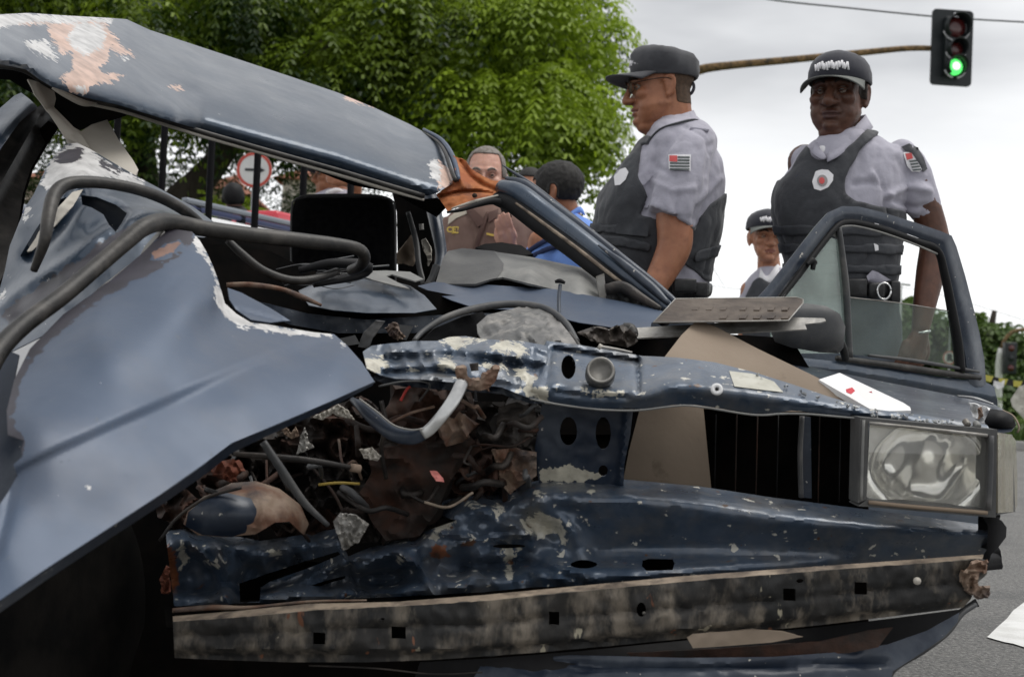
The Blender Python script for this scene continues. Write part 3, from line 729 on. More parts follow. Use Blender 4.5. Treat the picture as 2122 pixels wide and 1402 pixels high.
# ---- low houses far behind the fence
M['wall1'] = mat('pale_pink_wall', (.50, .38, .33), (.56, .45, .40), 1.5, rough=.9, bump=.003, bscale=30, dirt=(.25, .2, .18), dirt_scale=2, dlo=.55, dhi=.8)
M['wall2'] = mat('cream_wall', (.60, .56, .50), (.66, .63, .58), 1.5, rough=.9, bump=.003, bscale=30)
M['tileroof'] = mat('clay_roof', (.30, .12, .07), (.20, .08, .05), 3, rough=.9, bump=.02, bscale=12)
M['winglass'] = mat('dark_window', (.04, .05, .06), rough=.12)
def house(px0, px1, ytop, d, wallm, label, hroof=.9):
    a = P(px0, 600, d); b = P(px1, 600, d); top = P((px0 + px1) / 2, ytop, d)[2]
    x0, x1, y0 = a[0], b[0], a[1]; e = empty('house', ((x0 + x1) / 2, y0, .1), label, 'house')
    V, F = abox(x0, x1, y0, y0 + 6, .1, top); mk('wall', V, F, wallm, e, smooth=False)
    ry = np.array([(x0 - .3, y0 - .35, top), (x1 + .3, y0 - .35, top), (x1 + .3, y0 + 6.35, top), (x0 - .3, y0 + 6.35, top), (x0 + .6, y0 + 3, top + hroof), (x1 - .6, y0 + 3, top + hroof)])
    mk('roof', ry, [(0, 1, 5, 4), (2, 3, 4, 5), (1, 2, 5), (3, 0, 4), (3, 2, 1, 0)], M['tileroof'], e, smooth=False)
    n = max(1, int((x1 - x0) / 1.7))
    for i in range(n):
        for zz in (1.0, 3.9):
            if zz + 1.3 > top: continue
            cxw = x0 + (i + .5) * (x1 - x0) / n
            V, F = abox(cxw - .45, cxw + .45, y0 - .04, y0 + .02, zz, zz + 1.15, .01); wv = mk('window', V, F, M['white'], e)
            V, F = abox(cxw - .38, cxw + .38, y0 - .055, y0 - .02, zz + .07, zz + 1.08); mk('pane', V, F, M['winglass'], wv, smooth=False)
house(400, 470, 392, 42, M['wall1'], 'low pink house behind the leaning tree trunk')
house(575, 690, 372, 45, M['wall2'], 'cream house with a clay roof right of the round arrow sign')
house(40, 200, 372, 44, M['wall1'], 'low pink house at far left beyond the wing')

# ---- dark steel railing between car and trees
M['railing'] = mat('black_painted_steel', (.002, .002, .003), rough=.7, spec=.1)
fr = empty('railing', G(530, 1010), 'black steel railing with thin uprights behind the wreck', 'railing'); DR = 7.2
for i, x in enumerate((240, 338, 437, 533, 630, 728)):
    tpw = P(x + 6, 215 + i * 4, DR); V, F = tube([(tpw[0], tpw[1], 0), (tpw[0], tpw[1], tpw[2])], .018, 8, n=3); mk('upright', V, F, M['railing'], fr)
a = P(200, 214, DR); b = P(780, 240, DR); V, F = tube([(a[0], a[1], a[2]), (b[0], b[1], a[2])], .022, 8, n=3); mk('top_rail', V, F, M['railing'], fr)
V, F = tube([(a[0], a[1], .3), (b[0], b[1], .3)], .022, 8, n=3); mk('bottom_rail', V, F, M['railing'], fr)

# ---- white patrol vehicle beyond, seen from the side going away to the right
pv_a = P(405, 700, 8.9); pv_b = P(900, 700, 12.0); ux = np.array([pv_b[0] - pv_a[0], pv_b[1] - pv_a[1], 0]); Lv = np.linalg.norm(ux); ux /= Lv; uy = np.array([-ux[1], ux[0], 0])
vz = P(425, 430, 9.0)[2] - .03; o0 = np.array([pv_a[0], pv_a[1], 0])
pv = empty('patrol_vehicle', o0 + ux * Lv / 2 + uy * .8, 'white patrol vehicle with roof rails and a red light bar behind the railing', 'police car')
M['pvwhite'] = mat('vehicle_white_paint', (.72, .72, .73), rough=.3, coat=.6); M['pvblue'] = mat('navy_rail', (.02, .03, .09), rough=.4); M['railgrey'] = mat('grey_rail', (.22, .24, .27), rough=.4, metal=.4)
def pvb(x0, x1, y0, y1, z0, z1, bev=.02):
    return box(o0 + ux * (x0 + x1) / 2 + uy * (y0 + y1) / 2 + np.array([0, 0, (z0 + z1) / 2]), ux * (x1 - x0) / 2, uy * (y1 - y0) / 2, np.array([0, 0, (z1 - z0) / 2]), bev)
def pvprof(pts, y0, y1):
    return extr([o0 + ux * x + uy * y0 + np.array([0, 0, z]) for x, z in pts], uy * (y1 - y0))
V, F = pvprof([(-.1, .35), (4.2, .35), (4.25, .8), (3.9, .98), (3.2, 1.02), (-.1, 1.02)], 0, 1.7); mk('body', V, F, M['pvwhite'], pv, smooth=False)
V, F = pvprof([(-.05, 1.02), (3.2, 1.02), (2.5, vz - .14), (-.05, vz - .14)], .04, 1.66); mk('window_band', V, F, M['winglass'], pv, smooth=False)
V, F = pvb(-.1, 2.55, 0, 1.7, vz - .14, vz - .02, .04); mk('roof', V, F, M['pvwhite'], pv)
for yy in (.1, 1.6):
    V, F = pvb(-.05, 2.45, yy - .02, yy + .03, vz + .005, vz + .04, .01); mk('roof_rail', V, F, M['pvblue'], pv)
    V, F = pvb(-.05, 2.45, yy - .025, yy + .025, vz + .045, vz + .08, .012); mk('roof_rail', V, F, M['railgrey'], pv)
    for xx in (.05, .55, 1.2, 1.8, 2.3):
        V, F = pvb(xx, xx + .06, yy - .02, yy + .02, vz - .04, vz + .04, .005); mk('rail_foot', V, F, M['railing'], pv)
lb = empty('x', (0, 0, 0)); bpy.data.objects.remove(lb)
M['lbred'] = mat('red_light_bar', (.55, .03, .05), rough=.2, coat=.6); M['lbhot'] = mat('lit_lamp', (1, .7, .5), emit=(1, .6, .45, 1.2))
V, F = pvb(1.45, 2.0, .4, .7, vz - .02, vz + .088, .02); mk('light_bar_base', V, F, M['railing'], pv)
V, F = pvb(1.40, 2.05, .35, .75, vz + .09, vz + .19, .03); lbo = mk('light_bar', V, F, M['lbred'], pv)
V, F = pvb(1.62, 1.68, .34, .348, vz + .10, vz + .15, .0); mk('lamp', V, F, M['lbhot'], lbo)
for xx in (.7, 3.4):
    for yy in (.02, 1.5):
        c = o0 + ux * xx + uy * (yy + .09) + np.array([0, 0, .33]); V, F = lathe(c, uy, [(.2, -.1), (.33, -.1), (.33, .1), (.2, .1)], 24); w_ = mk('wheel', V, F, M['rubber'], pv)
        V, F = lathe(c, uy, [(0, -.07), (.2, -.09), (.2, .09), (0, .07)], 24); mk('rim', V, F, M['alu'], w_)

# ================================================================== THE WRECKED CAR
def glassmat(name, tint, haze, gl=.08):
    m_ = bpy.data.materials.new(name); m_.use_nodes = True; N = m_.node_tree.nodes; Lk = m_.node_tree.links.new; N.clear()
    out = N.new('ShaderNodeOutputMaterial'); tr = N.new('ShaderNodeBsdfTransparent'); tr.inputs[0].default_value = (*tint, 1)
    g = N.new('ShaderNodeBsdfGlossy'); g.inputs['Roughness'].default_value = .02; df = N.new('ShaderNodeBsdfDiffuse'); df.inputs[0].default_value = (*haze[:3], 1)
    lw = N.new('ShaderNodeLayerWeight'); lw.inputs[0].default_value = .25
    mr = N.new('ShaderNodeMapRange'); mr.inputs['To Min'].default_value = gl; mr.inputs['To Max'].default_value = .5; mr.inputs['From Min'].default_value = .45; Lk(lw.outputs['Facing'], mr.inputs[0])
    ge = N.new('ShaderNodeNewGeometry'); nz_ = N.new('ShaderNodeTexNoise'); nz_.inputs['Scale'].default_value = 9; nz_.inputs['Detail'].default_value = 5; Lk(ge.outputs['Position'], nz_.inputs['Vector'])
    r2 = N.new('ShaderNodeMapRange'); r2.inputs['From Min'].default_value = .35; r2.inputs['From Max'].default_value = .7; r2.inputs['To Min'].default_value = haze[3] * .6; r2.inputs['To Max'].default_value = haze[3] * 1.5; Lk(nz_.outputs['Fac'], r2.inputs[0])
    a = N.new('ShaderNodeMixShader'); Lk(r2.outputs[0], a.inputs[0]); Lk(tr.outputs[0], a.inputs[1]); Lk(df.outputs[0], a.inputs[2])
    b = N.new('ShaderNodeMixShader'); Lk(mr.outputs[0], b.inputs[0]); Lk(a.outputs[0], b.inputs[1]); Lk(g.outputs[0], b.inputs[2]); Lk(b.outputs[0], out.inputs[0]); return m_
M['doorglass'] = glassmat('door_glass', (.80, .85, .81), (.30, .34, .31, .06), .02)
M['quarterglass'] = glassmat('hazy_quarter_glass', (.80, .87, .84), (.42, .50, .46, .30), .06)  # haze paints in the pale greenish reflection along with some dirt

M['rustred'] = mat('dark_red_rust', (.13, .03, .012), (.06, .02, .01), 20, rough=.8, bump=.002, bscale=60)
M['lampglass'] = glassmat('headlight_glass_clear', (.97, .97, .96), (.75, .75, .72, .05), .04)
CAR = empty('wrecked_car', (.25, 3.3, 0), 'crushed dark blue car with torn roof, open door and bared bumper beam', 'car')
def tb(name, pts, rpx, m_, parent=None, seg=10, n=None, flat=None, **kw):
    """tube through (px,py,d) points, radius in photo pixels"""
    p = np.asarray(pts, float); w = PA(p); rr = (np.full(len(p), rpx) if np.isscalar(rpx) else np.asarray(rpx, float)) * p[:, 2] / FPX
    V, F = tube(w, rr, seg, n=n or len(p) * 6, flat=flat); return mk(name, V, F, M[m_], parent or CAR, **kw)
def tv(pts, rpx, seg=8, n=None):
    p = np.asarray(pts, float); rr = (np.full(len(p), rpx) if np.isscalar(rpx) else np.asarray(rpx, float)) * p[:, 2] / FPX
    return tube(PA(p), rr, seg, n=n or len(p) * 5)
def rf(name, outline, fns, m_, **kw):
    par = kw.pop('parent', CAR); return relief(name, outline, fns, M[m_], par, **kw)

# ---- roof, crushed forward
def softp(x, w): return w * np.logaddexp(0, x / w)
roof_ol = [(-70, 34), (0, 30), (60, 27), (130, 32), (235, 38), (262, 40), (310, 62), (400, 92), (500, 125), (600, 158), (700, 192), (780, 225), (850, 258), (900, 285), (925, 305),
           (938, 335), (950, 362), (938, 380), (905, 400), (885, 406), (800, 379), (700, 347), (571, 313), (428, 273), (321, 241), (250, 219), (171, 201), (107, 180), (82, 165), (53, 144), (0, 133), (-70, 128)]
RX = [-70, 0, 53, 107, 171, 250, 321, 428, 571, 700, 800, 885, 950]
RL = lambda x: np.interp(x, RX, [128, 133, 144, 180, 201, 219, 241, 273, 313, 347, 379, 406, 420])
RDL = lambda x: np.interp(x, RX, [3.08, 3.10, 3.12, 3.16, 3.20, 3.25, 3.30, 3.38, 3.50, 3.60, 3.68, 3.74, 3.80])
RTp = lambda x: np.interp(x, [-70, 60, 235, 262, 310, 400, 500, 600, 700, 780, 850, 900, 925, 938, 950], [34, 27, 36, 40, 62, 92, 125, 158, 192, 225, 258, 285, 305, 335, 350])
rl_ = np.array([(232, 20), (262, 70), (300, 112), (345, 155), (395, 192)], float)
def sdist_left(q):
    """signed px distance to the left/below side of the dent ridge"""
    best = np.full(len(q), 1e9); sg = np.zeros(len(q))
    for i in range(len(rl_) - 1):
        d, _ = segdist(q[:, :2], rl_[i], rl_[i + 1]); t = rl_[i + 1] - rl_[i]; s_ = np.sign(t[0] * (q[:, 1] - rl_[i][1]) - t[1] * (q[:, 0] - rl_[i][0]))
        m_ = d < best; best = np.where(m_, d, best); sg = np.where(m_, s_, sg)
    return sg * best
def roof_d(q):
    x, y = q[:, 0], q[:, 1]; l, t = RL(x), RTp(x); v = np.clip((l - y) / np.maximum(l - t, 30), 0, 1.05); H = np.interp(x, [0, 250, 420, 850, 950], [.42, .62, .75, .62, .30])
    fade = np.clip((420 - x) / 60, 0, 1)
    return RDL(x) + H * v ** 1.75 + .05 * np.clip(1 - v / .2, 0, 1) ** 2 - .0019 * softp(sdist_left(q), 5) * fade
roof = rf('roof', roof_ol, [roof_d, ridge([(372, 184), (408, 188)], 7, .010),
    ridge([(180, 60), (185, 110), (170, 170)], 35, -.015), ridge([(60, 60), (90, 130)], 30, .015), crumple(.0025, 80, 1, False)], 'paint', step=9,
    attrs={'chip': [[(-80, 28), (100, 28), (235, 34), (232, 46), (150, 48), (60, 47), (0, 58), (-80, 60)], ell(180, 80, 40, 33, 18, .15, 2), [(50, 90), (60, 83), (78, 88), (92, 82), (108, 100), (124, 128), (95, 118), (65, 102)],
                    [(890, 335), (905, 328), (915, 350), (912, 385), (905, 372), (893, 365)], [(252, 120), (266, 118), (268, 122), (256, 124)], [(155, 180), (180, 176), (176, 196), (160, 195)]],
           'peach': [[(96, 48), (215, 42), (232, 70), (250, 92), (284, 118), (245, 112), (228, 102), (222, 130), (205, 138), (212, 150), (264, 159), (236, 166), (228, 175), (195, 172), (180, 188), (172, 202), (150, 190), (123, 154), (148, 150), (150, 122), (145, 105), (130, 112), (115, 95), (100, 70)],
                     [(-60, 40), (100, 44), (96, 50), (-60, 52)], [(347, 180), (372, 177), (380, 188), (362, 189)], [(706, 189), (745, 197), (784, 219), (765, 219), (716, 207)], [(905, 330), (950, 362), (930, 388), (905, 396), (910, 360)]]})
# pale torn lip, dark seal and headliner under the roof edge
lip = [(171, 209, 3.22), (250, 226, 3.27), (321, 248, 3.32), (428, 281, 3.40), (571, 322, 3.52), (700, 358, 3.62), (800, 388, 3.70), (878, 411, 3.76)]
tb('roof_seal', [(x, y - 5, d - .003) for x, y, d in [(-70, 138, 3.11), (0, 142, 3.11), (53, 152, 3.13), (107, 186, 3.18)] + lip], 5.5, 'rubber', n=60)
tb('windscreen_lip', [(x, y + 3, d + .004) for x, y, d in lip], [4, 4.5, 4.5, 4.5, 4, 5, 5, 3], 'beige', n=60)
tb('torn_lip', [(108, 182, 3.16), (135, 196, 3.17), (172, 213, 3.19), (200, 216, 3.22)], [3, 6, 7, 3], 'beige')
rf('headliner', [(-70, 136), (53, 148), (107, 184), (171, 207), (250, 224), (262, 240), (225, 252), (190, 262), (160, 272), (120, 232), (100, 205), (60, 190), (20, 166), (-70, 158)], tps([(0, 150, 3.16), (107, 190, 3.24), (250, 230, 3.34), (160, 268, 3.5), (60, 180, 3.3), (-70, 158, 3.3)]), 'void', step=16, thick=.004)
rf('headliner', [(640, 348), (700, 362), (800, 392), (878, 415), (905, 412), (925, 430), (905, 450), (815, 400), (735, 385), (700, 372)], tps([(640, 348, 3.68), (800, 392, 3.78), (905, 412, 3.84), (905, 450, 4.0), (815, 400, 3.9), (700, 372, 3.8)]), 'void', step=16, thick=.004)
tb('rolled_seam', [(872, 272, 4.28), (905, 292, 4.15), (922, 315, 4.02), (932, 345, 3.92), (944, 374, 3.85)], [2, 3, 4, 4, 5], 'rubber')
tb('rolled_edge', [(878, 268, 4.3), (914, 290, 4.15), (934, 318, 4.02), (945, 348, 3.93), (950, 372, 3.87)], [3, 5, 6, 6, 5], 'paint_bright')
# torn, rusty pillar head
rf('torn_pillar_joint', [(939, 322), (952, 328), (965, 332), (974, 348), (988, 357), (1003, 366), (1022, 374), (1041, 376), (1048, 388), (1042, 400), (1025, 409), (981, 416), (943, 429), (928, 438), (919, 424), (905, 404), (925, 385), (945, 368)],
   [tps([(939, 322, 3.98), (985, 358, 3.92), (1048, 388, 3.84), (905, 404, 3.84), (928, 438, 3.8), (975, 395, 3.84)]), ridge([(955, 335), (975, 365), (1005, 385), (1035, 396)], 5, .03), ridge([(910, 408), (950, 398), (985, 396), (1020, 400)], 4, .03), ridge([(945, 350), (960, 385)], 7, -.02), crumple(.012, 26, 4)], 'rust', step=3.5, thick=.002)
tb('pillar_trim', [(936, 432, 3.77), (955, 426, 3.77), (985, 417, 3.78), (1015, 409, 3.79), (1032, 405, 3.8)], [1.5, 2.5, 3.5, 2.5, 2], 'beige')
tb('pillar_seal', [(926, 440, 3.75), (955, 435, 3.75), (990, 424, 3.77), (1020, 417, 3.79), (1045, 420, 3.8)], [2.5, 4, 5.5, 7, 9], 'black')
tb('joint_rivet', [(983, 405, 3.78), (984, 405, 3.76)], 5, 'rustdark')

# ---- right windscreen pillar
pa = [(1040, 388, 3.84), (1075, 400, 3.8), (1130, 440, 3.74), (1200, 492, 3.66), (1290, 562, 3.56), (1345, 605, 3.5), (1392, 645, 3.44)]
tb('windscreen_pillar', pa, [20, 25, 24, 23, 21, 19, 16], 'paint', n=50, seg=16, flat=(UP, .8))
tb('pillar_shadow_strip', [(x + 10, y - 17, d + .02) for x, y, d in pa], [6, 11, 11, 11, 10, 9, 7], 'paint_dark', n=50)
tb('pillar_gutter', [(1041, 342, 3.9), (1062, 356, 3.88), (1104, 384, 3.84), (1160, 427, 3.78), (1220, 474, 3.7), (1310, 548, 3.6), (1402, 626, 3.5)], [1, 3, 4.5, 4.5, 4.5, 4, 4], 'paint_dark', n=50)
tb('pillar_seal', [(x - 12, y + 24, d - .01) for x, y, d in pa], [14, 19, 21, 21, 20, 17, 11], 'black', n=50, seg=12)
tb('pillar_trim', [(x - 6, y + 21, d - .045) for x, y, d in pa[1:]], [2.5, 3.5, 4, 4, 4, 3.5], 'beamtop', n=50)
tb('glass_remnant', [(1240, 508, 3.58), (1290, 545, 3.53), (1350, 595, 3.47), (1385, 628, 3.43)], [2, 8, 10, 5], 'paint_dark', n=24)
tb('pillar_bead', [(1255, 520, 3.56), (1310, 562, 3.51), (1368, 612, 3.45)], [2, 3, 2.5], 'alu')

# ---- left windscreen pillar, visor and trim
rf('windscreen_pillar', [(-70, 290), (-20, 238), (0, 224), (30, 198), (44, 192), (62, 206), (78, 222), (42, 252), (12, 292), (-20, 340), (-70, 420)],
   [tps([(-70, 290, 3.3), (42, 193, 3.42), (78, 222, 3.38), (12, 292, 3.2), (-70, 420, 3.1)]), ridge([(60, 215), (10, 260), (-60, 340)], 14, -.03)], 'paint', step=8)
rf('pillar_seal', [(78, 222), (95, 212), (112, 236), (120, 262), (92, 300), (64, 350), (48, 400), (40, 450), (28, 500), (12, 560), (-20, 620), (-70, 680), (-70, 420), (-20, 340), (12, 292), (42, 252)],
   [tps([(78, 222, 3.4), (120, 262, 3.45), (48, 400, 3.2), (12, 560, 2.95), (-70, 420, 3.05), (-70, 680, 2.8)]), ridge([(90, 235), (50, 290), (10, 370), (-30, 440)], 9, -.03)], 'rubber', step=10, thick=.01)
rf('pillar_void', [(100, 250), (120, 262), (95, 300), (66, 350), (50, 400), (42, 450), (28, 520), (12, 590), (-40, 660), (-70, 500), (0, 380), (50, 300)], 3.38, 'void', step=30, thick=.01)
rf('trim_strap', [(58, 164), (80, 170), (98, 166), (111, 182), (116, 205), (112, 222), (140, 250), (172, 284), (185, 305), (136, 286), (100, 233), (72, 196)],
   [tps([(58, 164, 3.14), (116, 205, 3.2), (185, 305, 3.12), (100, 233, 3.16)]), ridge([(75, 175), (100, 222), (150, 275)], 9, -.012), ridge([(98, 226), (112, 218)], 4, .008)], 'beige', step=6, thick=.004)
rf('sun_visor', [(150, 262), (168, 272), (190, 258), (222, 248), (246, 290), (276, 332), (287, 352), (280, 366), (262, 367), (225, 345), (180, 312), (136, 286)],
   [tps([(150, 262, 3.2), (222, 248, 3.3), (280, 366, 3.08), (136, 286, 3.16)]), ridge([(160, 285), (262, 350)], 26, -.01)], 'beige', step=8, thick=.012)
# ---- crumpled left wing, behind the hoses
wing = rf('left_wing', [(-70, 660), (0, 596), (10, 560), (20, 510), (40, 460), (55, 425), (70, 402), (85, 370), (100, 340), (120, 315), (140, 298), (160, 296), (185, 308), (250, 346), (300, 374), (330, 390), (400, 428), (446, 462), (470, 484), (420, 492), (340, 484), (180, 650), (0, 740), (-70, 780)],
   [tps([(-70, 660, 2.62), (0, 596, 2.68), (40, 460, 2.75), (85, 370, 2.84), (150, 296, 3.0), (250, 346, 3.0), (330, 390, 3.02), (430, 442, 3.0), (600, 520, 2.95), (150, 345, 2.84), (180, 400, 2.72), (300, 410, 2.82), (220, 470, 2.62), (330, 450, 2.66), (120, 520, 2.6), (100, 600, 2.55), (0, 690, 2.5), (-70, 780, 2.4), (330, 480, 2.62), (180, 650, 2.4)]),
    step_([(330, 440), (262, 420), (235, 410), (168, 398)], 12, -.03), ridge([(168, 400), (120, 470), (60, 530)], 12, .05), ridge([(175, 410), (235, 425), (262, 442), (240, 470)], 9, .03),
    ridge([(262, 450), (150, 530), (40, 600), (0, 640)], 12, -.02), ridge([(30, 660), (45, 655)], 10, .02), crumple(.012, 70, 8)], 'paint', step=8, holes=[[(168, 404), (200, 408), (240, 424), (263, 442), (252, 462), (240, 480), (226, 466), (214, 444), (190, 430), (170, 424)], [(116, 416), (138, 408), (112, 452), (84, 494), (62, 516), (56, 506), (74, 476)]],
   attrs={'chip': [[(97, 402), (86, 378), (103, 336), (122, 314), (152, 294), (174, 301), (202, 321), (242, 346), (302, 376), (300, 386), (250, 374), (200, 364), (152, 370), (118, 384)], [(85, 378), (105, 335), (122, 316), (118, 330), (112, 338), (135, 344), (150, 341), (148, 352), (175, 348), (195, 350), (218, 357), (170, 366), (130, 373), (108, 395), (96, 402)], [(120, 315), (150, 294), (174, 302), (142, 307), (125, 322)],
                   [(170, 318), (186, 308), (183, 326), (164, 332)], [(180, 350), (240, 360), (240, 372), (190, 368)], [(10, 590), (18, 570), (4, 620), (-6, 625)], [(50, 440), (62, 415), (62, 440), (54, 462)], [(80, 578), (90, 576), (88, 584)], [(95, 585), (104, 580), (100, 590)]],
          'rust': [[(110, 326), (130, 314), (160, 308), (176, 312), (168, 326), (148, 338), (124, 338)], [(196, 326), (232, 342), (258, 358), (250, 360), (214, 348)], [(0, 655), (60, 605), (150, 545), (262, 470), (330, 448), (300, 480), (180, 580), (60, 660), (20, 668)]]})
rf('wing_inner_panel', [(160, 396), (210, 400), (275, 436), (250, 490), (215, 470), (160, 430), (110, 470), (60, 530), (46, 510), (80, 450), (110, 405)], 2.78, 'paint_dark', step=14, thick=.003)  # dark backing paints the shadow deep in the wing's folds
rf('torn_flange', [(150, 398), (172, 392), (152, 426), (118, 462), (92, 494), (66, 520), (56, 520), (84, 478), (120, 430)], [tps([(150, 398, 2.66), (172, 392, 2.68), (60, 520, 2.5), (120, 430, 2.6)]), crumple(.008, 18, 2)], 'beige', step=5, thick=.003)
rf('torn_flange', [(290, 530), (300, 510), (328, 478), (340, 478), (322, 505), (300, 530), (268, 560), (214, 590), (200, 600)], [tps([(200, 600, 2.4), (330, 478, 2.5), (290, 530, 2.44)]), crumple(.006, 18, 3)], 'alu', step=6, thick=.003)

# ---- hoses / pulled-out weatherstrips
tb('rubber_hose', [(-60, 860, 2.05), (-30, 775, 2.08), (0, 722, 2.12), (50, 672, 2.18), (130, 612, 2.26), (200, 553, 2.34), (262, 500, 2.4), (300, 470, 2.44), (345, 460, 2.5), (420, 473, 2.56), (520, 487, 2.62), (620, 498, 2.68), (700, 507, 2.73), (742, 516, 2.76), (755, 532, 2.8), (748, 550, 2.85), (728, 560, 2.9)],
   [26, 24, 22, 20, 19, 18, 18, 19, 19, 17, 16.5, 16, 14, 13, 13, 12, 11], 'rubber', n=120, seg=16)
tb('rubber_hose', [(70, 560, 2.5), (92, 500, 2.48), (100, 450, 2.5), (112, 405, 2.54), (135, 383, 2.57), (175, 377, 2.6), (230, 381, 2.64), (290, 394, 2.68), (345, 415, 2.73), (395, 446, 2.79), (432, 482, 2.84)], [8, 12, 14, 15, 14, 13, 12, 12, 12, 11, 10], 'rubber', n=80, seg=14)
tb('rubber_hose', [(472, 498, 2.92), (500, 525, 2.92), (545, 560, 2.93), (600, 580, 2.95), (650, 578, 2.98), (700, 562, 3.02)], [8, 9, 9, 9, 9, 8], 'rubber', n=40)
tb('rubber_hose', [(620, 560, 3.0), (690, 545, 3.0), (760, 552, 3.05), (742, 572, 3.05), (650, 590, 3.0)], [7, 10, 12, 8, 6], 'black', n=40)

# ---- left front wing skin, pushed up towards the camera
fol = [(345, 472), (300, 520), (230, 580), (130, 652), (62, 722), (30, 785), (14, 850), (16, 900), (38, 908), (50, 912), (44, 930), (46, 946), (28, 962), (36, 985), (15, 1022), (-15, 1066), (-90, 1160), (-90, 1300), (0, 1242), (100, 1174), (230, 1090), (330, 1025), (420, 962), (480, 917),
       (560, 884), (640, 850), (700, 824), (776, 790), (750, 750), (716, 712), (692, 692), (650, 688), (600, 680), (556, 672), (520, 668), (490, 650), (466, 628), (458, 600), (450, 575), (440, 548), (428, 522), (414, 498), (398, 480)]
fd = tps([(-90, 1300, 1.62), (0, 1242, 1.66), (100, 1174, 1.72), (230, 1090, 1.82), (420, 962, 1.98), (640, 850, 2.18), (776, 790, 2.34), (0, 1120, 1.72), (100, 1060, 1.78), (300, 950, 1.92), (500, 840, 2.10), (700, 750, 2.33), (20, 1000, 1.80), (50, 850, 1.90), (30, 785, 2.04), (62, 722, 2.14), (130, 652, 2.24),
          (200, 800, 1.99), (200, 700, 2.10), (230, 580, 2.34), (345, 472, 2.52), (398, 480, 2.52), (350, 600, 2.28), (400, 700, 2.20), (440, 620, 2.33), (414, 498, 2.5), (466, 628, 2.4), (520, 668, 2.38), (600, 680, 2.42), (692, 692, 2.46), (560, 750, 2.25), (350, 800, 2.07), (400, 540, 2.42)])
cr_l = [(30, 975), (120, 930), (220, 885), (320, 842), (430, 792), (520, 752), (610, 718), (700, 695)]
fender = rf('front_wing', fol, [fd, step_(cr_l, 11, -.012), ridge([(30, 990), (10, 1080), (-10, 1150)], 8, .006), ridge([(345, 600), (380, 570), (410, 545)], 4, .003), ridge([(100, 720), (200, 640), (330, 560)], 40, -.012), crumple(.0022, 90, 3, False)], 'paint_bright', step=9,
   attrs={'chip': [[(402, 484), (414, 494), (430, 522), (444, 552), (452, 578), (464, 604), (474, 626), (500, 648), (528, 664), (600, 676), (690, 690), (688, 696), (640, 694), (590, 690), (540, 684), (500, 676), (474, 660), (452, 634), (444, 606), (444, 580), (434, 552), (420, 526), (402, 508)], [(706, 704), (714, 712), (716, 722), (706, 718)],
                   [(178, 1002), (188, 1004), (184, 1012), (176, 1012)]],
          'peach2': [[(316, 520), (345, 506), (372, 502), (366, 518), (340, 532), (318, 540)]], 'rust': [[(345, 468), (398, 480), (404, 500), (384, 512), (370, 500), (345, 503), (312, 520), (314, 542), (345, 536), (372, 520), (380, 526), (330, 556), (260, 592), (180, 640), (120, 690), (70, 745), (40, 800), (28, 860), (10, 860), (20, 780), (60, 715), (130, 645), (230, 575), (300, 515)], [(0, 830), (22, 840), (28, 890), (52, 905), (50, 950), (20, 960)]]})  # last mask: dark bare flange, plus painted shade where the edge curls under the hose
rf('torn_flange', [(472, 596), (500, 606), (560, 638), (602, 664), (560, 668), (520, 662), (488, 640), (476, 620)], [tps([(472, 596, 2.52), (602, 664, 2.55), (488, 640, 2.46)]), ridge([(485, 640), (540, 655), (590, 668)], 5, .01)], 'paint_bright', step=6, thick=.002)
# folded lower flange of the wing
lo_ = [(-90, 1300), (0, 1242), (100, 1174), (230, 1090), (330, 1025), (420, 962), (480, 917), (560, 884), (640, 850), (700, 824), (776, 790)]
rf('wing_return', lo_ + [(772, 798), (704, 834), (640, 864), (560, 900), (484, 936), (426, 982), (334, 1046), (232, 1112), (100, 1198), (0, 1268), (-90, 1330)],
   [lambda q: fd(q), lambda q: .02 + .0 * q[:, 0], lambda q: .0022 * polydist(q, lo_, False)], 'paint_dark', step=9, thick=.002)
tb('wing_edge', [(x, y + 1, float(fd(np.array([[x, y]]))[0]) + .004) for x, y in lo_], 2.2, 'paint_dark', n=70, seg=6)
# wheel arch edge at far left
rf('inner_arch', [(-90, 760), (0, 720), (40, 735), (30, 785), (16, 850), (18, 900), (52, 905), (50, 950), (34, 975), (34, 1000), (-20, 1075), (-90, 1150)], tps([(-90, 760, 2.2), (40, 735, 2.22), (18, 900, 2.12), (50, 950, 2.1), (-90, 1150, 2.05)]), 'paint_dark', step=14, thick=.003)

# ---- dark engine bay shell
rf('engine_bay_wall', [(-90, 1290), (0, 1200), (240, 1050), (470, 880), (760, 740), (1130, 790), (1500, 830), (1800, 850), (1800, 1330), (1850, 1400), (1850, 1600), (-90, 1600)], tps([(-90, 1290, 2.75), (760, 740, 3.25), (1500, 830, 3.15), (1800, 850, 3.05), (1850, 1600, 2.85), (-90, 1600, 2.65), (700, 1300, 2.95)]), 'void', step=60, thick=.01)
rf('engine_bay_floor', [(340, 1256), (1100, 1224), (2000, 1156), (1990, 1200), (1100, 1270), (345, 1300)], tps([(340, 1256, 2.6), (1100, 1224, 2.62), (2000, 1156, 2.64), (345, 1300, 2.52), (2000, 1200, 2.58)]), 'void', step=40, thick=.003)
rf('firewall', [(400, 500), (560, 520), (640, 560), (880, 600), (1300, 680), (1640, 700), (1700, 800), (1700, 900), (420, 900), (350, 760), (420, 640)], tps([(400, 500, 3.3), (880, 600, 3.35), (1640, 700, 3.35), (1700, 900, 3.2), (420, 900, 3.0)]), 'void', step=50, thick=.01)
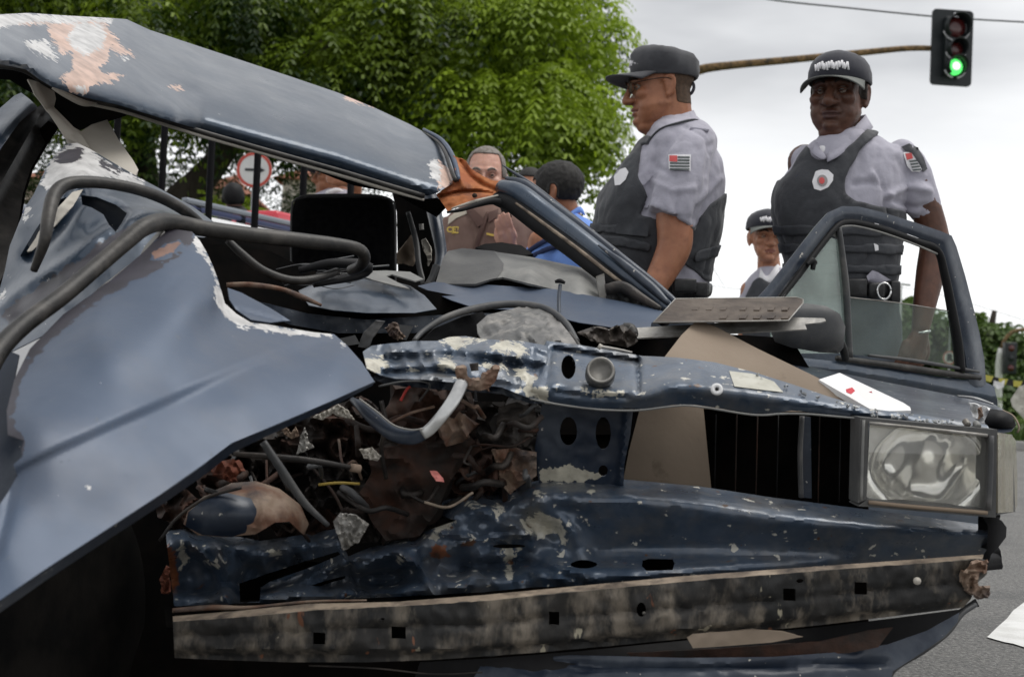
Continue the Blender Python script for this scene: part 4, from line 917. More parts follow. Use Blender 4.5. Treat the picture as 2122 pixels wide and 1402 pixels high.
# cabin shell: floor, far side and doors in near-black so nothing shows through
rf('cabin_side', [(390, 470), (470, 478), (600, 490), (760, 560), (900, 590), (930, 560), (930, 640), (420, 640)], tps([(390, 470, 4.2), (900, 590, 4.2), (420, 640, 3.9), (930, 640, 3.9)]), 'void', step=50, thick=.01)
V, F = join(abox(-1.0, .55, 3.5, 3.54, .12, .62), abox(-1.0, .7, 4.5, 4.54, .12, .62), abox(-1.02, -.98, 3.3, 4.54, .12, .6), abox(.66, .7, 3.6, 4.54, .12, .55), abox(-1.0, .7, 3.5, 4.54, .1, .14))
mk('cabin_tub', V, F, M['paint_dark'], CAR, smooth=False)

# ---- seat with headrest
def pbox(px0, py0, px1, py1, d, depth, bev, lean=0):
    c = P((px0 + px1) / 2, (py0 + py1) / 2, d + depth / 2); hx = (px1 - px0) / 2 * d / FPX; hy = (py1 - py0) / 2 * d / FPX
    return box(c, RT * hx, FW * depth / 2, UP * hy + FW * lean, bev)
seat = empty('seat_back', P(710, 560, 4.1) * 1); seat.parent = CAR; seat.location = tuple(P(710, 560, 4.1) - wl(CAR)); seat['label'] = 'black cloth seat back behind the windscreen opening'
V, F = pbox(600, 402, 822, 640, 4.0, .13, .055, .02); mk('seat_cushion', V, F, M['cloth_black'], seat)
tb('seat_piping', [(604, 620, 3.99), (604, 440, 3.99), (618, 410, 3.99), (660, 404, 3.99), (760, 404, 3.99), (806, 412, 3.99), (819, 440, 3.99), (820, 620, 3.99)], 2.2, 'dashdark', parent=seat, n=60, seg=6)
# door pillar behind the seat and belt webbing
tb('door_pillar', [(850, 396, 4.3), (890, 410, 4.25), (905, 470, 4.15), (914, 530, 4.1), (905, 580, 4.05)], [14, 17, 14, 12, 14], 'paint_dark', n=40)
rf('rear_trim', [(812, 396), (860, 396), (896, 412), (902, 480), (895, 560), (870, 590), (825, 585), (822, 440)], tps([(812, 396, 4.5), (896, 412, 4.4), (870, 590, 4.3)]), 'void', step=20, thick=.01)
rf('inner_door_trim', [(842, 500), (852, 486), (862, 505), (866, 530), (855, 552), (835, 545), (820, 548), (815, 538)], [4.26, crumple(.02, 20, 6)], 'card', step=7, thick=.004)
rf('inner_door_trim', [(874, 498), (882, 494), (892, 512), (895, 540), (888, 552), (884, 530), (876, 514)], [4.2, crumple(.02, 14, 7)], 'beige', step=6, thick=.004)
tb('seat_belt', [(846, 440, 4.12), (862, 500, 4.08), (868, 550, 4.02), (878, 588, 3.98)], [5, 6, 6, 6], 'dashdark', flat=(FW, .25), n=24)
tb('belt_anchor', [(873, 464, 4.1), (874, 476, 4.1)], 5, 'alu')
tb('handbrake', [(905, 552, 3.85), (896, 575, 3.83), (888, 592, 3.82)], [9, 8, 10], 'dashdark')
# ---- dashboard
dsh = tps([(902, 588, 3.50), (928, 520, 3.72), (958, 514, 3.86), (1030, 522, 3.8), (1030, 548, 3.58), (1040, 574, 3.52), (980, 560, 3.54), (1100, 552, 3.56), (1200, 578, 3.54), (1232, 560, 3.72), (1252, 620, 3.5), (1150, 600, 3.5), (1100, 532, 3.8)])
rf('dashboard', [(1024, 520), (1030, 522), (1100, 532), (1232, 560), (1248, 572), (1252, 620), (1236, 618), (1150, 600), (1042, 574), (1030, 576), (1042, 560), (1044, 546), (1034, 534)], [dsh], 'dash', step=7, thick=.006)
rf('instrument_binnacle', [(902, 588), (910, 562), (918, 535), (928, 520), (958, 514), (1024, 520), (1034, 534), (1044, 546), (1042, 560), (1030, 576), (1018, 578), (985, 588)], [dsh, -.004], 'dashmid', step=7, thick=.006)
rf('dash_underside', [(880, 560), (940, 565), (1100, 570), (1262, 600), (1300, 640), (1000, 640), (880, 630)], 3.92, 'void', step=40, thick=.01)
rf('dashboard_end', [(1236, 572), (1252, 566), (1258, 622), (1243, 620)], 3.48, 'alu', step=8, thick=.03)
rf('instrument_hood', [(985, 513), (1005, 505), (1040, 502), (1080, 508), (1105, 526), (1080, 530), (1030, 524)], [3.86, lambda q: .001 * (530 - q[:, 1])], 'black', step=7, thick=.02)
tb('aerial_stub', [(1161, 590, 3.3), (1158, 620, 3.28), (1159, 662, 3.25)], [4, 4, 4], 'paint_dark'); tb('aerial_knob', [(1150, 584, 3.3), (1160, 582, 3.3), (1171, 586, 3.3)], [3, 5, 3], 'black')
tb('wiring', [(1255, 600, 3.45), (1290, 596, 3.45), (1330, 618, 3.42), (1368, 640, 3.4)], [12, 14, 10, 6], 'grime')
rf('cowl_debris', [(1255, 588), (1278, 585), (1300, 600), (1330, 612), (1345, 630), (1330, 640), (1290, 626), (1258, 620)], [3.46, crumple(.03, 22, 11)], 'dashdark', step=6, thick=.003)
# ---- cowl panels
rf('cowl_panel', [(866, 592), (900, 584), (1000, 589), (1150, 599), (1250, 617), (1340, 634), (1392, 650), (1372, 664), (1350, 668), (1346, 690), (1230, 672), (1200, 668), (1150, 655), (1090, 642), (985, 638), (936, 622)],
   [tps([(866, 592, 3.46), (1000, 589, 3.48), (1250, 617, 3.44), (1392, 650, 3.38), (936, 622, 3.3), (1150, 655, 3.22), (1346, 690, 3.16), (1100, 618, 3.36)]), crumple(.006, 60, 5, False)], 'paint_bright', step=9)
rf('cowl_panel', [(618, 602), (650, 588), (740, 572), (790, 576), (850, 592), (880, 612), (905, 640), (860, 648), (760, 648), (690, 642), (640, 632)],
   [tps([(618, 602, 3.2), (740, 572, 3.35), (880, 600, 3.3), (905, 640, 3.15), (640, 632, 3.05), (760, 648, 3.05)]), ridge([(660, 600), (760, 610), (850, 620)], 14, -.02), crumple(.012, 40, 9)], 'paint', step=7)
rf('cowl_trim', [(745, 562), (800, 560), (850, 563), (878, 578), (860, 582), (812, 568), (800, 572), (850, 598), (820, 592), (752, 574)], tps([(745, 562, 3.3), (878, 578, 3.3), (820, 592, 3.2)]), 'dash', step=8, thick=.003)
tb('bent_rail', [(470, 590, 2.9), (520, 590, 2.9), (580, 598, 2.92), (625, 615, 2.95), (665, 632, 3.0)], [5, 6, 5, 6, 3], 'rustpale', n=30)
rf('bulkhead_rail', [(470, 612), (560, 630), (640, 650), (760, 662), (980, 648), (1090, 650), (1110, 668), (960, 665), (860, 690), (700, 690), (600, 672)], [3.15, crumple(.01, 50, 3)], 'paint_dark', step=12, thick=.003)
# scattered wires in the windscreen base
rngw = np.random.default_rng(3); parts = []
for k in range(16):
    x0 = rngw.uniform(560, 700); y0 = rngw.uniform(545, 600); x1 = x0 + rngw.uniform(40, 130); y1 = y0 + rngw.uniform(-28, 10)
    parts.append(tv([(x0, y0, 3.1), ((x0 + x1) / 2, (y0 + y1) / 2 + rngw.uniform(-10, 10), 3.1), (x1, y1, 3.15)], rngw.uniform(.8, 2.2), 5))
V, F = join(*parts); mk('loose_wires', V, F, M['dashdark'], CAR, kind='stuff')
# ---- fan shroud, ducts behind the front panel
tb('fan_ring', [(858, 706, 2.86), (880, 684, 2.9), (930, 655, 2.94), (1000, 636, 2.98), (1070, 630, 3.0), (1130, 640, 2.98), (1170, 668, 2.94), (1195, 708, 2.88)], [5, 6, 7, 8, 8, 8, 8, 7], 'dashdark', n=60)
rf('fan_shroud', [(988, 672), (1010, 652), (1060, 640), (1080, 634), (1120, 638), (1152, 656), (1180, 690), (1198, 716), (1160, 722), (1080, 712), (1000, 706), (990, 690)], [tps([(988, 672, 2.9), (1080, 634, 3.0), (1198, 716, 2.84), (1000, 706, 2.82), (1090, 680, 2.84)]), crumple(.03, 26, 12)], 'shroud', step=6, thick=.003)
rf('air_duct', [(870, 706), (900, 680), (960, 655), (1000, 645), (1010, 660), (990, 690), (985, 706)], [3.02, crumple(.01, 30, 1)], 'black', step=12, thick=.004)
rf('bracket', [(742, 718), (752, 690), (778, 664), (798, 666), (772, 700), (764, 722)], [2.8, crumple(.006, 20, 1)], 'dashdark', step=7, thick=.004)
rf('bracket', [(700, 702), (735, 694), (745, 712), (720, 716)], 2.78, 'dashdark', step=7, thick=.004)
rf('bracket', [(826, 672), (856, 676), (842, 704), (824, 702)], 2.86, 'dashdark', step=7, thick=.003)
rf('corroded_fitting', [(798, 680), (812, 668), (826, 672), (830, 690), (838, 698), (824, 704), (806, 694)], [2.78, crumple(.02, 9, 8)], 'rustpale', step=3, thick=.003)
rf('dark_debris', [(1196, 688), (1230, 676), (1262, 684), (1290, 672), (1318, 690), (1322, 706), (1300, 720), (1262, 712), (1225, 706)], [2.84, crumple(.03, 20, 14)], 'grime', step=6, thick=.004)
tb('bonnet_rod', [(1242, 718, 2.7), (1280, 724, 2.7), (1310, 730, 2.7)], [4, 3, 2], 'alu'); tb('rod_end', [(1240, 716, 2.69), (1246, 720, 2.69)], 6, 'beige')

# ---- upper front crossmember (right, intact half)
up_ol = [(1124, 724), (1132, 706), (1200, 714), (1330, 737), (1400, 740), (1480, 750), (1560, 770), (1640, 795), (1720, 822), (1800, 846), (1900, 858), (2045, 880), (2055, 894), (1900, 884), (1800, 868), (1700, 856), (1640, 850), (1600, 857), (1560, 856),
         (1440, 838), (1395, 838), (1350, 848), (1300, 845), (1240, 846), (1130, 836), (1098, 822), (1110, 770)]
UT = lambda x: np.interp(x, [1098, 1124, 1132, 1200, 1330, 1400, 1480, 1560, 1640, 1720, 1800, 1900, 2045], [740, 722, 706, 714, 737, 740, 750, 770, 795, 822, 846, 858, 880])
UE = lambda x: np.interp(x, [1098, 1130, 1240, 1310, 1345, 1375, 1400, 1440, 1560, 1700, 1800, 1900, 2045], [800, 806, 816, 818, 814, 802, 798, 799, 814, 838, 856, 872, 890])
UB = lambda x: np.interp(x, [1098, 1130, 1240, 1300, 1350, 1395, 1440, 1560, 1600, 1640, 1700, 1800, 1900, 2055], [822, 836, 846, 845, 848, 838, 838, 856, 857, 850, 856, 868, 884, 894])
def upd(q):
    x, y = q[:, 0], q[:, 1]; t, e, b = UT(x), UE(x), UB(x)
    return 2.60 + .17 * np.clip((e - t) / 60, .2, 1) * softp(e - y, 5) / (e - t + 1e-6) + .035 * softp(y - e, 4) / np.maximum(b - e, 6)
hole = ell(1178, 760, 15, 25, 16)
up = rf('front_crossmember', up_ol, [upd, step_([(1334, 738), (1322, 780), (1326, 812)], 6, 0), ridge([(1150, 722), (1318, 748)], 5, .03), ridge([(1322, 745), (1324, 810)], 5, .022), ridge([(1142, 726), (1132, 800)], 5, .012), ridge([(1150, 812), (1240, 824), (1300, 824)], 6, .01),
    crumple(.0035, 30, 5)], 'paint_scraped', step=6, holes=[hole], attrs={'chip': [[(1098, 800), (1130, 800), (1140, 820), (1130, 838), (1098, 824)], [(1205, 806), (1290, 812), (1282, 822), (1220, 822)]]})
tb('crossmember_lip', [(1098, 826, 2.605), (1160, 838, 2.605), (1240, 848, 2.6), (1320, 850, 2.6), (1390, 842, 2.6), (1440, 841, 2.6), (1560, 859, 2.6), (1620, 857, 2.6), (1680, 858, 2.6), (1790, 868, 2.6)], 2.4, 'dash', n=70, seg=6)
rg_ = empty('rubber_buffer', P(1243, 778, 2.6)); rg_.parent = CAR; rg_.location = tuple(P(1243, 778, 2.6) - wl(CAR))
bc = P(1243, 778, 2.64); bn = -(FW) * .93 + UP * .36; bn /= np.linalg.norm(bn); k_ = 2.62 / FPX
V, F = lathe(bc, bn, [(31 * k_, 0), (31 * k_, .022), (29 * k_, .03), (24 * k_, .03), (21 * k_, .02), (14 * k_, .005), (0, .003)], 32); mk('cup', V, F, M['dashdark'], rg_)
V, F = lathe(bc, bn, [(29 * k_, .029), (28 * k_, .0335), (24.5 * k_, .0335), (23.5 * k_, .029)], 32); mk('worn_rim', V, F, M['alu'], rg_)
V, F = lathe(bc + bn * .003, bn, [(12 * k_, 0), (11 * k_, .014), (7 * k_, .014), (5 * k_, .004), (0, .004)], 20); mk('core', V, F, M['rubber'], rg_)
wsv = PA([(1485, 807, 2.59)])[0]; V, F = lathe(wsv, bn, [(13 * k_, 0), (12.5 * k_, .004), (9 * k_, .006), (4 * k_, .004), (3.5 * k_, .001), (0, .001)], 24); mk('white_washer', V, F, M['white'], CAR)
V, F = lathe(wsv + bn * .003, bn, [(3.5 * k_, 0), (2.5 * k_, .004), (0, .004)], 12); mk('screw_head', V, F, M['black'], CAR)
rf('paint_sticker', [(1511, 768), (1560, 774), (1604, 790), (1623, 812), (1570, 806), (1522, 800)], [upd, -.004], 'sticker', step=6, thick=.0005)
# left, crumpled half of the crossmember
rf('front_crossmember', [(752, 728), (770, 716), (800, 712), (860, 706), (905, 706), (930, 698), (965, 696), (1000, 702), (1080, 706), (1134, 716), (1130, 800), (1128, 834), (1090, 822), (1040, 802), (985, 796), (940, 792), (880, 786), (820, 784), (786, 776), (760, 762), (756, 745)],
   [tps([(752, 728, 2.66), (860, 706, 2.74), (965, 696, 2.78), (1134, 716, 2.74), (1128, 834, 2.62), (985, 796, 2.58), (786, 776, 2.6), (760, 762, 2.6), (900, 745, 2.6), (1000, 740, 2.62)]), ridge([(800, 742), (900, 738), (985, 742), (1060, 752), (1120, 760)], 9, .035), ridge([(800, 772), (900, 768), (950, 775)], 7, .03), ridge([(1000, 725), (1080, 740)], 9, -.015), crumple(.022, 34, 21)],
   'paint_scraped', step=5, attrs={'chip': [[(752, 742), (790, 740), (802, 758), (782, 770), (752, 764)], [(910, 706), (935, 696), (1000, 698), (1005, 706), (960, 710), (968, 724), (940, 720), (925, 712)], [(1040, 704), (1086, 710), (1092, 732), (1072, 742), (1060, 724), (1034, 732), (1018, 720)],
                                     [(908, 742), (938, 744), (942, 766), (910, 766)], [(1066, 766), (1084, 760), (1130, 788), (1134, 832), (1098, 820), (1070, 812), (1092, 796)], [(1000, 752), (1040, 756), (1050, 768), (1010, 764)]]})
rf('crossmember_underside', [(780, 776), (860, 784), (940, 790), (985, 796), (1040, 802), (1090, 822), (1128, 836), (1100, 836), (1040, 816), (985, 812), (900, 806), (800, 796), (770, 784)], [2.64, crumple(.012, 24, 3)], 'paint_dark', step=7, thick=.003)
# ---- rusty hook, blade, innards
th = np.radians(np.linspace(185, 355, 12))
ho = [(988 + 45 * math.cos(t), 768 - 42 * math.sin(t)) for t in th]; hi_ = [(988 + 22 * math.cos(t), 768 - 20 * math.sin(t)) for t in th[::-1]]
rf('rusty_bracket', [(943, 762)] + ho + [(1036, 764), (1010, 766)] + hi_ + [(968, 762)], [2.5, ridge(ho, 6, .006), crumple(.006, 12, 5)], 'rustpale', step=4, thick=.012)
tb('bracket_bolt', [(982, 752, 2.5), (984, 768, 2.5)], [10, 8], 'grime'); tb('cable_tie', [(985, 808, 2.5), (986, 830, 2.5)], 3, 'black')
tb('bent_steel_strip', [(958, 792, 2.5), (940, 828, 2.48), (915, 862, 2.47), (892, 888, 2.47), (875, 900, 2.47)], [14, 14, 13, 13, 12], 'steel', flat=(FW, .2), n=30, seg=12)
tb('bent_strip_tail', [(880, 897, 2.475), (855, 906, 2.48), (815, 898, 2.5), (775, 868, 2.53), (748, 842, 2.56), (730, 828, 2.6)], [13, 15, 16, 15, 11, 6], 'paint_dark', flat=(FW, .25), n=36, seg=12)
tb('strip_edge', [(875, 888, 2.46), (850, 890, 2.465), (815, 880, 2.48), (780, 852, 2.51), (745, 826, 2.55)], 2, 'alu', n=30, seg=6)
def rb(name, poly, d, amp, sc, m_, step=8, thick=.006, seed=1): return rf(name, poly, [d, crumple(amp, sc, seed)], m_, step=step, thick=thick)
rb('rusty_block', [(800, 850), (820, 806), (860, 800), (905, 812), (940, 800), (975, 810), (990, 860), (985, 905), (940, 925), (890, 930), (840, 912), (800, 890)], 2.74, .05, 50, 'rustdark', 8, .02, 3)
rb('rusty_block', [(905, 870), (950, 850), (985, 880), (960, 915), (925, 925)], 2.64, .03, 30, 'rustpale', 6, .01, 5)
rb('rusty_arm', [(760, 930), (820, 925), (860, 905), (960, 890), (1000, 930), (960, 960), (930, 1000), (905, 1060), (870, 1110), (800, 1120), (770, 1080), (745, 1020), (770, 980)], 2.72, .04, 60, 'rustdark', 9, .02, 8)
rb('engine_casing', [(960, 830), (1110, 835), (1130, 920), (1110, 960), (1040, 960), (1000, 930), (975, 890)], 2.82, .03, 40, 'grime', 9, .02, 9)
rb('torn_bracket', [(1018, 932), (1060, 928), (1112, 936), (1112, 985), (1082, 1004), (1058, 1020), (1040, 998), (1030, 960)], 2.68, .03, 26, 'rustpale', 5, .004, 4)
rb('horn', [(1034, 842), (1070, 832), (1108, 846), (1116, 890), (1092, 925), (1046, 922), (1028, 884)], 2.70, .02, 30, 'grime', 6, .03, 7)
rb('wire_bundle', [(630, 870), (700, 850), (760, 870), (800, 930), (780, 960), (700, 950), (640, 930)], 2.85, .04, 30, 'rustdark', 8, .01, 11)
rb('white_fragment', [(580, 888), (590, 880), (602, 898), (612, 884), (620, 902), (604, 908), (592, 902)], 2.5, .01, 8, 'rustpale', 4, .002, 2)
rb('white_fragment', [(622, 905), (632, 884), (640, 915), (650, 925), (630, 935), (614, 940), (620, 920)], 2.5, .01, 8, 'alu', 4, .002, 3)
rb('white_fragment', [(648, 864), (700, 838), (720, 850), (735, 868), (700, 862), (690, 856), (668, 870)], 2.55, .01, 8, 'beige', 4, .002, 4)
rb('white_fragment', [(745, 932), (770, 926), (790, 945), (782, 955), (755, 948)], 2.56, .01, 8, 'beige', 4, .002, 6)
rb('white_fragment', [(690, 1080), (705, 1062), (740, 1068), (765, 1085), (745, 1120), (712, 1140), (700, 1110)], 2.5, .02, 12, 'alu', 4, .002, 6)
rb('pink_fragment', [(890, 975), (905, 976), (918, 990), (920, 998), (904, 996)], 2.6, .004, 8, 'pink', 4, .002, 6)
rb('red_lamp_piece', [(455, 955), (485, 950), (500, 975), (480, 1000), (455, 990), (440, 985)], 2.62, .02, 16, 'rustred', 5, .01, 6)
tb('control_rod', [(484, 940, 2.5), (560, 946, 2.5), (650, 955, 2.52), (738, 970, 2.55)], [5, 7, 7, 5], 'grime', n=24); tb('rod_tip', [(728, 968, 2.54), (745, 971, 2.55)], 9, 'rustpale')
tb('slanting_pipe', [(545, 915, 2.46), (585, 975, 2.46), (630, 1040, 2.48), (680, 1088, 2.5)], [8, 9, 8, 5], 'dashdark', n=24)
for pts, r_, mm in [([(660, 1004, 2.7), (700, 1000, 2.7), (745, 1002, 2.72)], 3, 'wireyel'), ([(830, 830, 2.6), (842, 808, 2.6), (850, 800, 2.6)], 3, 'wirered'), ([(800, 880, 2.6), (850, 856, 2.6), (900, 842, 2.62)], 3, 'rustpale'),
                    ([(785, 800, 2.55), (840, 790, 2.55), (890, 795, 2.55), (870, 830, 2.6)], 2.2, 'dashdark'), ([(790, 830, 2.6), (800, 880, 2.6), (790, 930, 2.62), (800, 990, 2.65)], 5, 'grime'), ([(560, 1000, 2.8), (660, 980, 2.8), (740, 1040, 2.8)], 4, 'rustdark'),
                    ([(330, 1120, 2.55), (370, 1070, 2.55), (430, 1030, 2.55), (500, 1010, 2.55)], 3.5, 'grime'), ([(880, 1040, 2.62), (930, 1050, 2.6), (980, 1020, 2.62)], 3, 'beamtop'), ([(560, 860, 2.8), (620, 880, 2.8), (700, 900, 2.85), (760, 880, 2.9)], 4, 'grime'),
                    ([(640, 960, 2.75), (690, 1020, 2.72), (720, 1080, 2.68)], 3.5, 'rustdark'), ([(1180, 690, 2.9), (1200, 720, 2.85), (1190, 750, 2.8)], 5, 'rubber')]:
    tb('wire', pts, r_, mm, n=20, seg=7)
rge = np.random.default_rng(77); groups_ = {'rustdark': [], 'grime': [], 'dashdark': [], 'rustpale': []}
for k in range(46):
    x = rge.uniform(420, 1120); y = rge.uniform(max(835, 1015 - (x - 420) * .45), 1090 - max(0, x - 900) * .35); a_ = rge.uniform(0, 3.14); l_ = rge.uniform(20, 85); d_ = rge.uniform(2.62, 2.78)
    dx, dy = math.cos(a_) * l_, math.sin(a_) * l_ * .6; kk = rge.choice(['rustdark', 'grime', 'dashdark', 'rustpale'], p=[.4, .35, .19, .06])
    groups_[kk].append(tv([(x - dx, y - dy, d_), (x - dx * .3 + rge.uniform(-18, 18), y + rge.uniform(-18, 18), d_ - .03), (x + dx * .4, y + dy * .2 + rge.uniform(-10, 14), d_ - .02), (x + dx, y + dy, d_ + .05)], [rge.uniform(2, 8)] * 4, 8))
for kk, g_ in groups_.items():
    if g_: V, F = join(*g_); mk('engine_pipework', V, F, M[kk], CAR, kind='stuff')
for k, (cx_, cy_, rx_, ry_, mm) in enumerate([(470, 990, 60, 40, 'rustdark'), (560, 950, 80, 55, 'grime'), (650, 900, 85, 60, 'rustdark'), (700, 1010, 70, 60, 'grime'), (740, 880, 60, 50, 'rustdark'), (820, 985, 70, 70, 'grime'), (960, 985, 90, 60, 'rustdark'), (900, 1060, 60, 40, 'grime'), (1050, 1000, 60, 40, 'rustdark'), (640, 1075, 70, 40, 'rustdark'), (380, 1060, 50, 40, 'rustdark'), (770, 1090, 50, 45, 'grime')]):
    rf('crushed_metal', ell(cx_, cy_, rx_, ry_, 13, .28, k), [2.80 - .01 * (k % 4), crumple(.09, 38, 40 + k)], mm, step=7, thick=.004)
# crushed lamp bowl on the left
lb_ = empty('crushed_lamp', P(520, 1060, 2.6)); lb_.parent = CAR; lb_.location = tuple(P(520, 1060, 2.6) - wl(CAR))
def bowl(q):
    u = (q[:, 0] - 510) / 140; v = (q[:, 1] - 1085) / 95; return 2.72 - .17 * np.sqrt(np.clip(1 - u * u - v * v, 0, 1))
rf('lamp_bowl', [(380, 1085), (392, 1050), (430, 1022), (480, 1000), (530, 996), (580, 1012), (622, 1045), (640, 1085), (630, 1108), (600, 1080), (570, 1082), (530, 1106), (470, 1112), (410, 1108)], [bowl, crumple(.008, 30, 5)], 'rustpale', parent=lb_, step=6, thick=.004)
def bowl2(q):
    u = (q[:, 0] - 455) / 95; v = (q[:, 1] - 1070) / 60; return 2.60 - .07 * np.sqrt(np.clip(1 - u * u - v * v, 0, 1))
rf('lamp_shell', [(384, 1090), (390, 1060), (420, 1036), (470, 1020), (520, 1032), (535, 1060), (530, 1096), (480, 1112), (420, 1108)], bowl2, 'paint_dark', parent=lb_, step=7, thick=.003)
# ---- grille opening strut and grille
rf('radiator_strut', [(1124, 832), (1312, 848), (1306, 900), (1294, 960), (1292, 1010), (1118, 1012), (1108, 930)], [tps([(1124, 832, 2.7), (1312, 848, 2.7), (1292, 1010, 2.74), (1118, 1012, 2.74)]), ridge([(1300, 850), (1286, 1000)], 8, -.015), crumple(.006, 40, 3)], 'paint_dark', step=8, thick=.003,
   holes=[ell(1178, 893, 18, 30, 14), ell(1250, 897, 16, 34, 14), ell(1250, 975, 10, 12, 10)], attrs={'chip': [[(1120, 975), (1180, 965), (1250, 985), (1200, 1000), (1125, 1005)]]})
tb('grille_post', [(1662, 862, 2.72), (1658, 940, 2.72), (1660, 1030, 2.72)], [5, 5, 5], 'dashdark', flat=(FW, 2)); 
rf('grille_post_face', [(1664, 862), (1680, 864), (1682, 1032), (1662, 1030)], 2.73, 'paint_dark', step=20, thick=.01)
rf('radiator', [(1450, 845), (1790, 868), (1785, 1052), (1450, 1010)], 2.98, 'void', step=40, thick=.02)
for i in range(7):
    x = 1480 + i * 43
    if abs(x - 1662) > 14: tb('radiator_fin', [(x + 4, 858, 2.95), (x, 1040, 2.95)], 1.5, 'rustdark' if i % 3 else 'black', n=4, seg=6)

# ---- lower front panel
low_ol = [(343, 1100), (380, 1094), (440, 1108), (500, 1112), (540, 1120), (620, 1108), (700, 1094), (712, 1130), (722, 1152), (770, 1132), (860, 1112), (880, 1100), (945, 1078), (905, 1064), (885, 1046), (930, 1034), (1000, 1024), (1060, 1016), (1092, 1000), (1150, 988), (1300, 993), (1450, 1007), (1600, 1030), (1800, 1055), (1950, 1075), (2048, 1088),
          (2046, 1150), (1900, 1162), (1700, 1180), (1500, 1194), (1240, 1212), (1100, 1216), (1000, 1226), (900, 1232), (740, 1240), (600, 1250), (536, 1253), (362, 1255), (352, 1180)]
LT = lambda x: np.interp(x, [343, 380, 440, 540, 620, 700, 712, 770, 860, 945, 1000, 1060, 1092, 1150, 1300, 1450, 1600, 1800, 1950, 2048], [1100, 1094, 1108, 1120, 1108, 1094, 1130, 1132, 1112, 1040, 1024, 1016, 1000, 988, 993, 1007, 1030, 1055, 1075, 1088])
LB = lambda x: np.interp(x, [352, 536, 740, 1000, 1100, 1240, 1500, 1700, 1900, 2046], [1255, 1253, 1240, 1226, 1216, 1212, 1194, 1180, 1162, 1150])
def lowf(q):
    x, y = q[:, 0], q[:, 1]; t, b = LT(x), LB(x); v = np.clip((y - t) / (b - t + 1e-6), 0, 1.05); k = np.clip((1800 - x) / 500, 0, 1)
    prof = np.interp(v, [0, .16, .22, .42, .66, .76, .86, .93, 1.05], [2.78, 2.655, 2.645, 2.675, 2.715, 2.70, 2.625, 2.61, 2.64])
    flat = np.interp(v, [0, .26, .34, .6, .9, 1.05], [2.75, 2.655, 2.65, 2.675, 2.70, 2.71])
    return prof * k + flat * (1 - k)
cr_ = crumple(.11, 125, 31); cr2 = crumple(.020, 40, 17)
lw_mask = lambda q: np.clip((1240 - q[:, 0]) / 160, 0, 1)
rf('lower_front_panel', low_ol, [lowf, lambda q: cr_(q) * lw_mask(q), lambda q: cr2(q) * lw_mask(q), ridge([(1120, 1045), (1180, 1100), (1215, 1160)], 22, -.03), ridge([(1000, 1075), (1080, 1070), (1150, 1100)], 16, .03), ridge([(880, 1190), (1000, 1150), (1080, 1160), (1200, 1195)], 18, -.03),
    ridge([(640, 1225), (720, 1195), (830, 1190), (900, 1160)], 12, .035), ridge([(450, 1110), (520, 1180), (500, 1250)], 14, .03), ridge([(380, 1105), (440, 1170), (470, 1245)], 7, -.022), ridge([(545, 1240), (640, 1195), (760, 1150)], 7, -.03), ridge([(722, 1150), (742, 1240)], 6, .03), ridge([(800, 1130), (870, 1175), (900, 1230)], 8, -.03), ridge([(900, 1100), (1000, 1118), (1100, 1105)], 8, -.025), ridge([(960, 1175), (1080, 1160), (1200, 1200)], 8, .03), ridge([(590, 1112), (620, 1160), (600, 1180)], 7, .02), crumple(.002, 22, 4)],
   'paint_scraped', step=7, holes=[[(496, 1208), (560, 1186), (640, 1160), (700, 1142), (706, 1148), (640, 1176), (560, 1204), (540, 1216), (538, 1247), (498, 1248)], ell(1055, 1131, 34, 4.5, 14), ell(1210, 1168, 28, 9, 14), [(1332, 1159), (1344, 1156), (1394, 1157), (1398, 1166), (1394, 1180), (1340, 1182), (1330, 1172)],
    [(640, 1212), (700, 1196), (716, 1192), (714, 1198), (660, 1214)]],
   attrs={'chip': [[(1080, 1075), (1120, 1062), (1160, 1075), (1175, 1120), (1165, 1132), (1150, 1100), (1130, 1110), (1090, 1100)], [(1198, 1065), (1215, 1072), (1220, 1085), (1206, 1080)], ell(378, 1150, 8, 22, 10, .3, 1), ell(570, 1145, 12, 9, 9, .3, 2), ell(445, 1165, 22, 7, 9, .4, 3), ell(830, 1158, 8, 5, 8, .3, 3), [(1040, 1134), (1075, 1134), (1066, 1150), (1058, 1160), (1062, 1200), (1050, 1195), (1046, 1160)],
                   ell(1030, 1058, 9, 12, 9, .3, 4), ell(975, 1046, 14, 6, 9, .4, 4), ell(1115, 1022, 10, 7, 9, .3, 5), [(900, 1085), (940, 1078), (936, 1092), (905, 1105)], [(880, 1110), (920, 1104), (930, 1112), (890, 1118)], ell(1226, 1020, 4, 9, 8, .3, 2)],
          'rust': [ell(352, 1180, 14, 50, 12, .3, 7), ell(912, 1140, 20, 10, 9, .3, 8)]})
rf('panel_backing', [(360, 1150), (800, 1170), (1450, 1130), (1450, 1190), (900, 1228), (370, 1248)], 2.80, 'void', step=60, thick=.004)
rf('rust_tab', [(330, 1200), (345, 1170), (352, 1175), (350, 1230), (338, 1225)], [2.6, crumple(.02, 12, 2)], 'rustred', step=5, thick=.004)
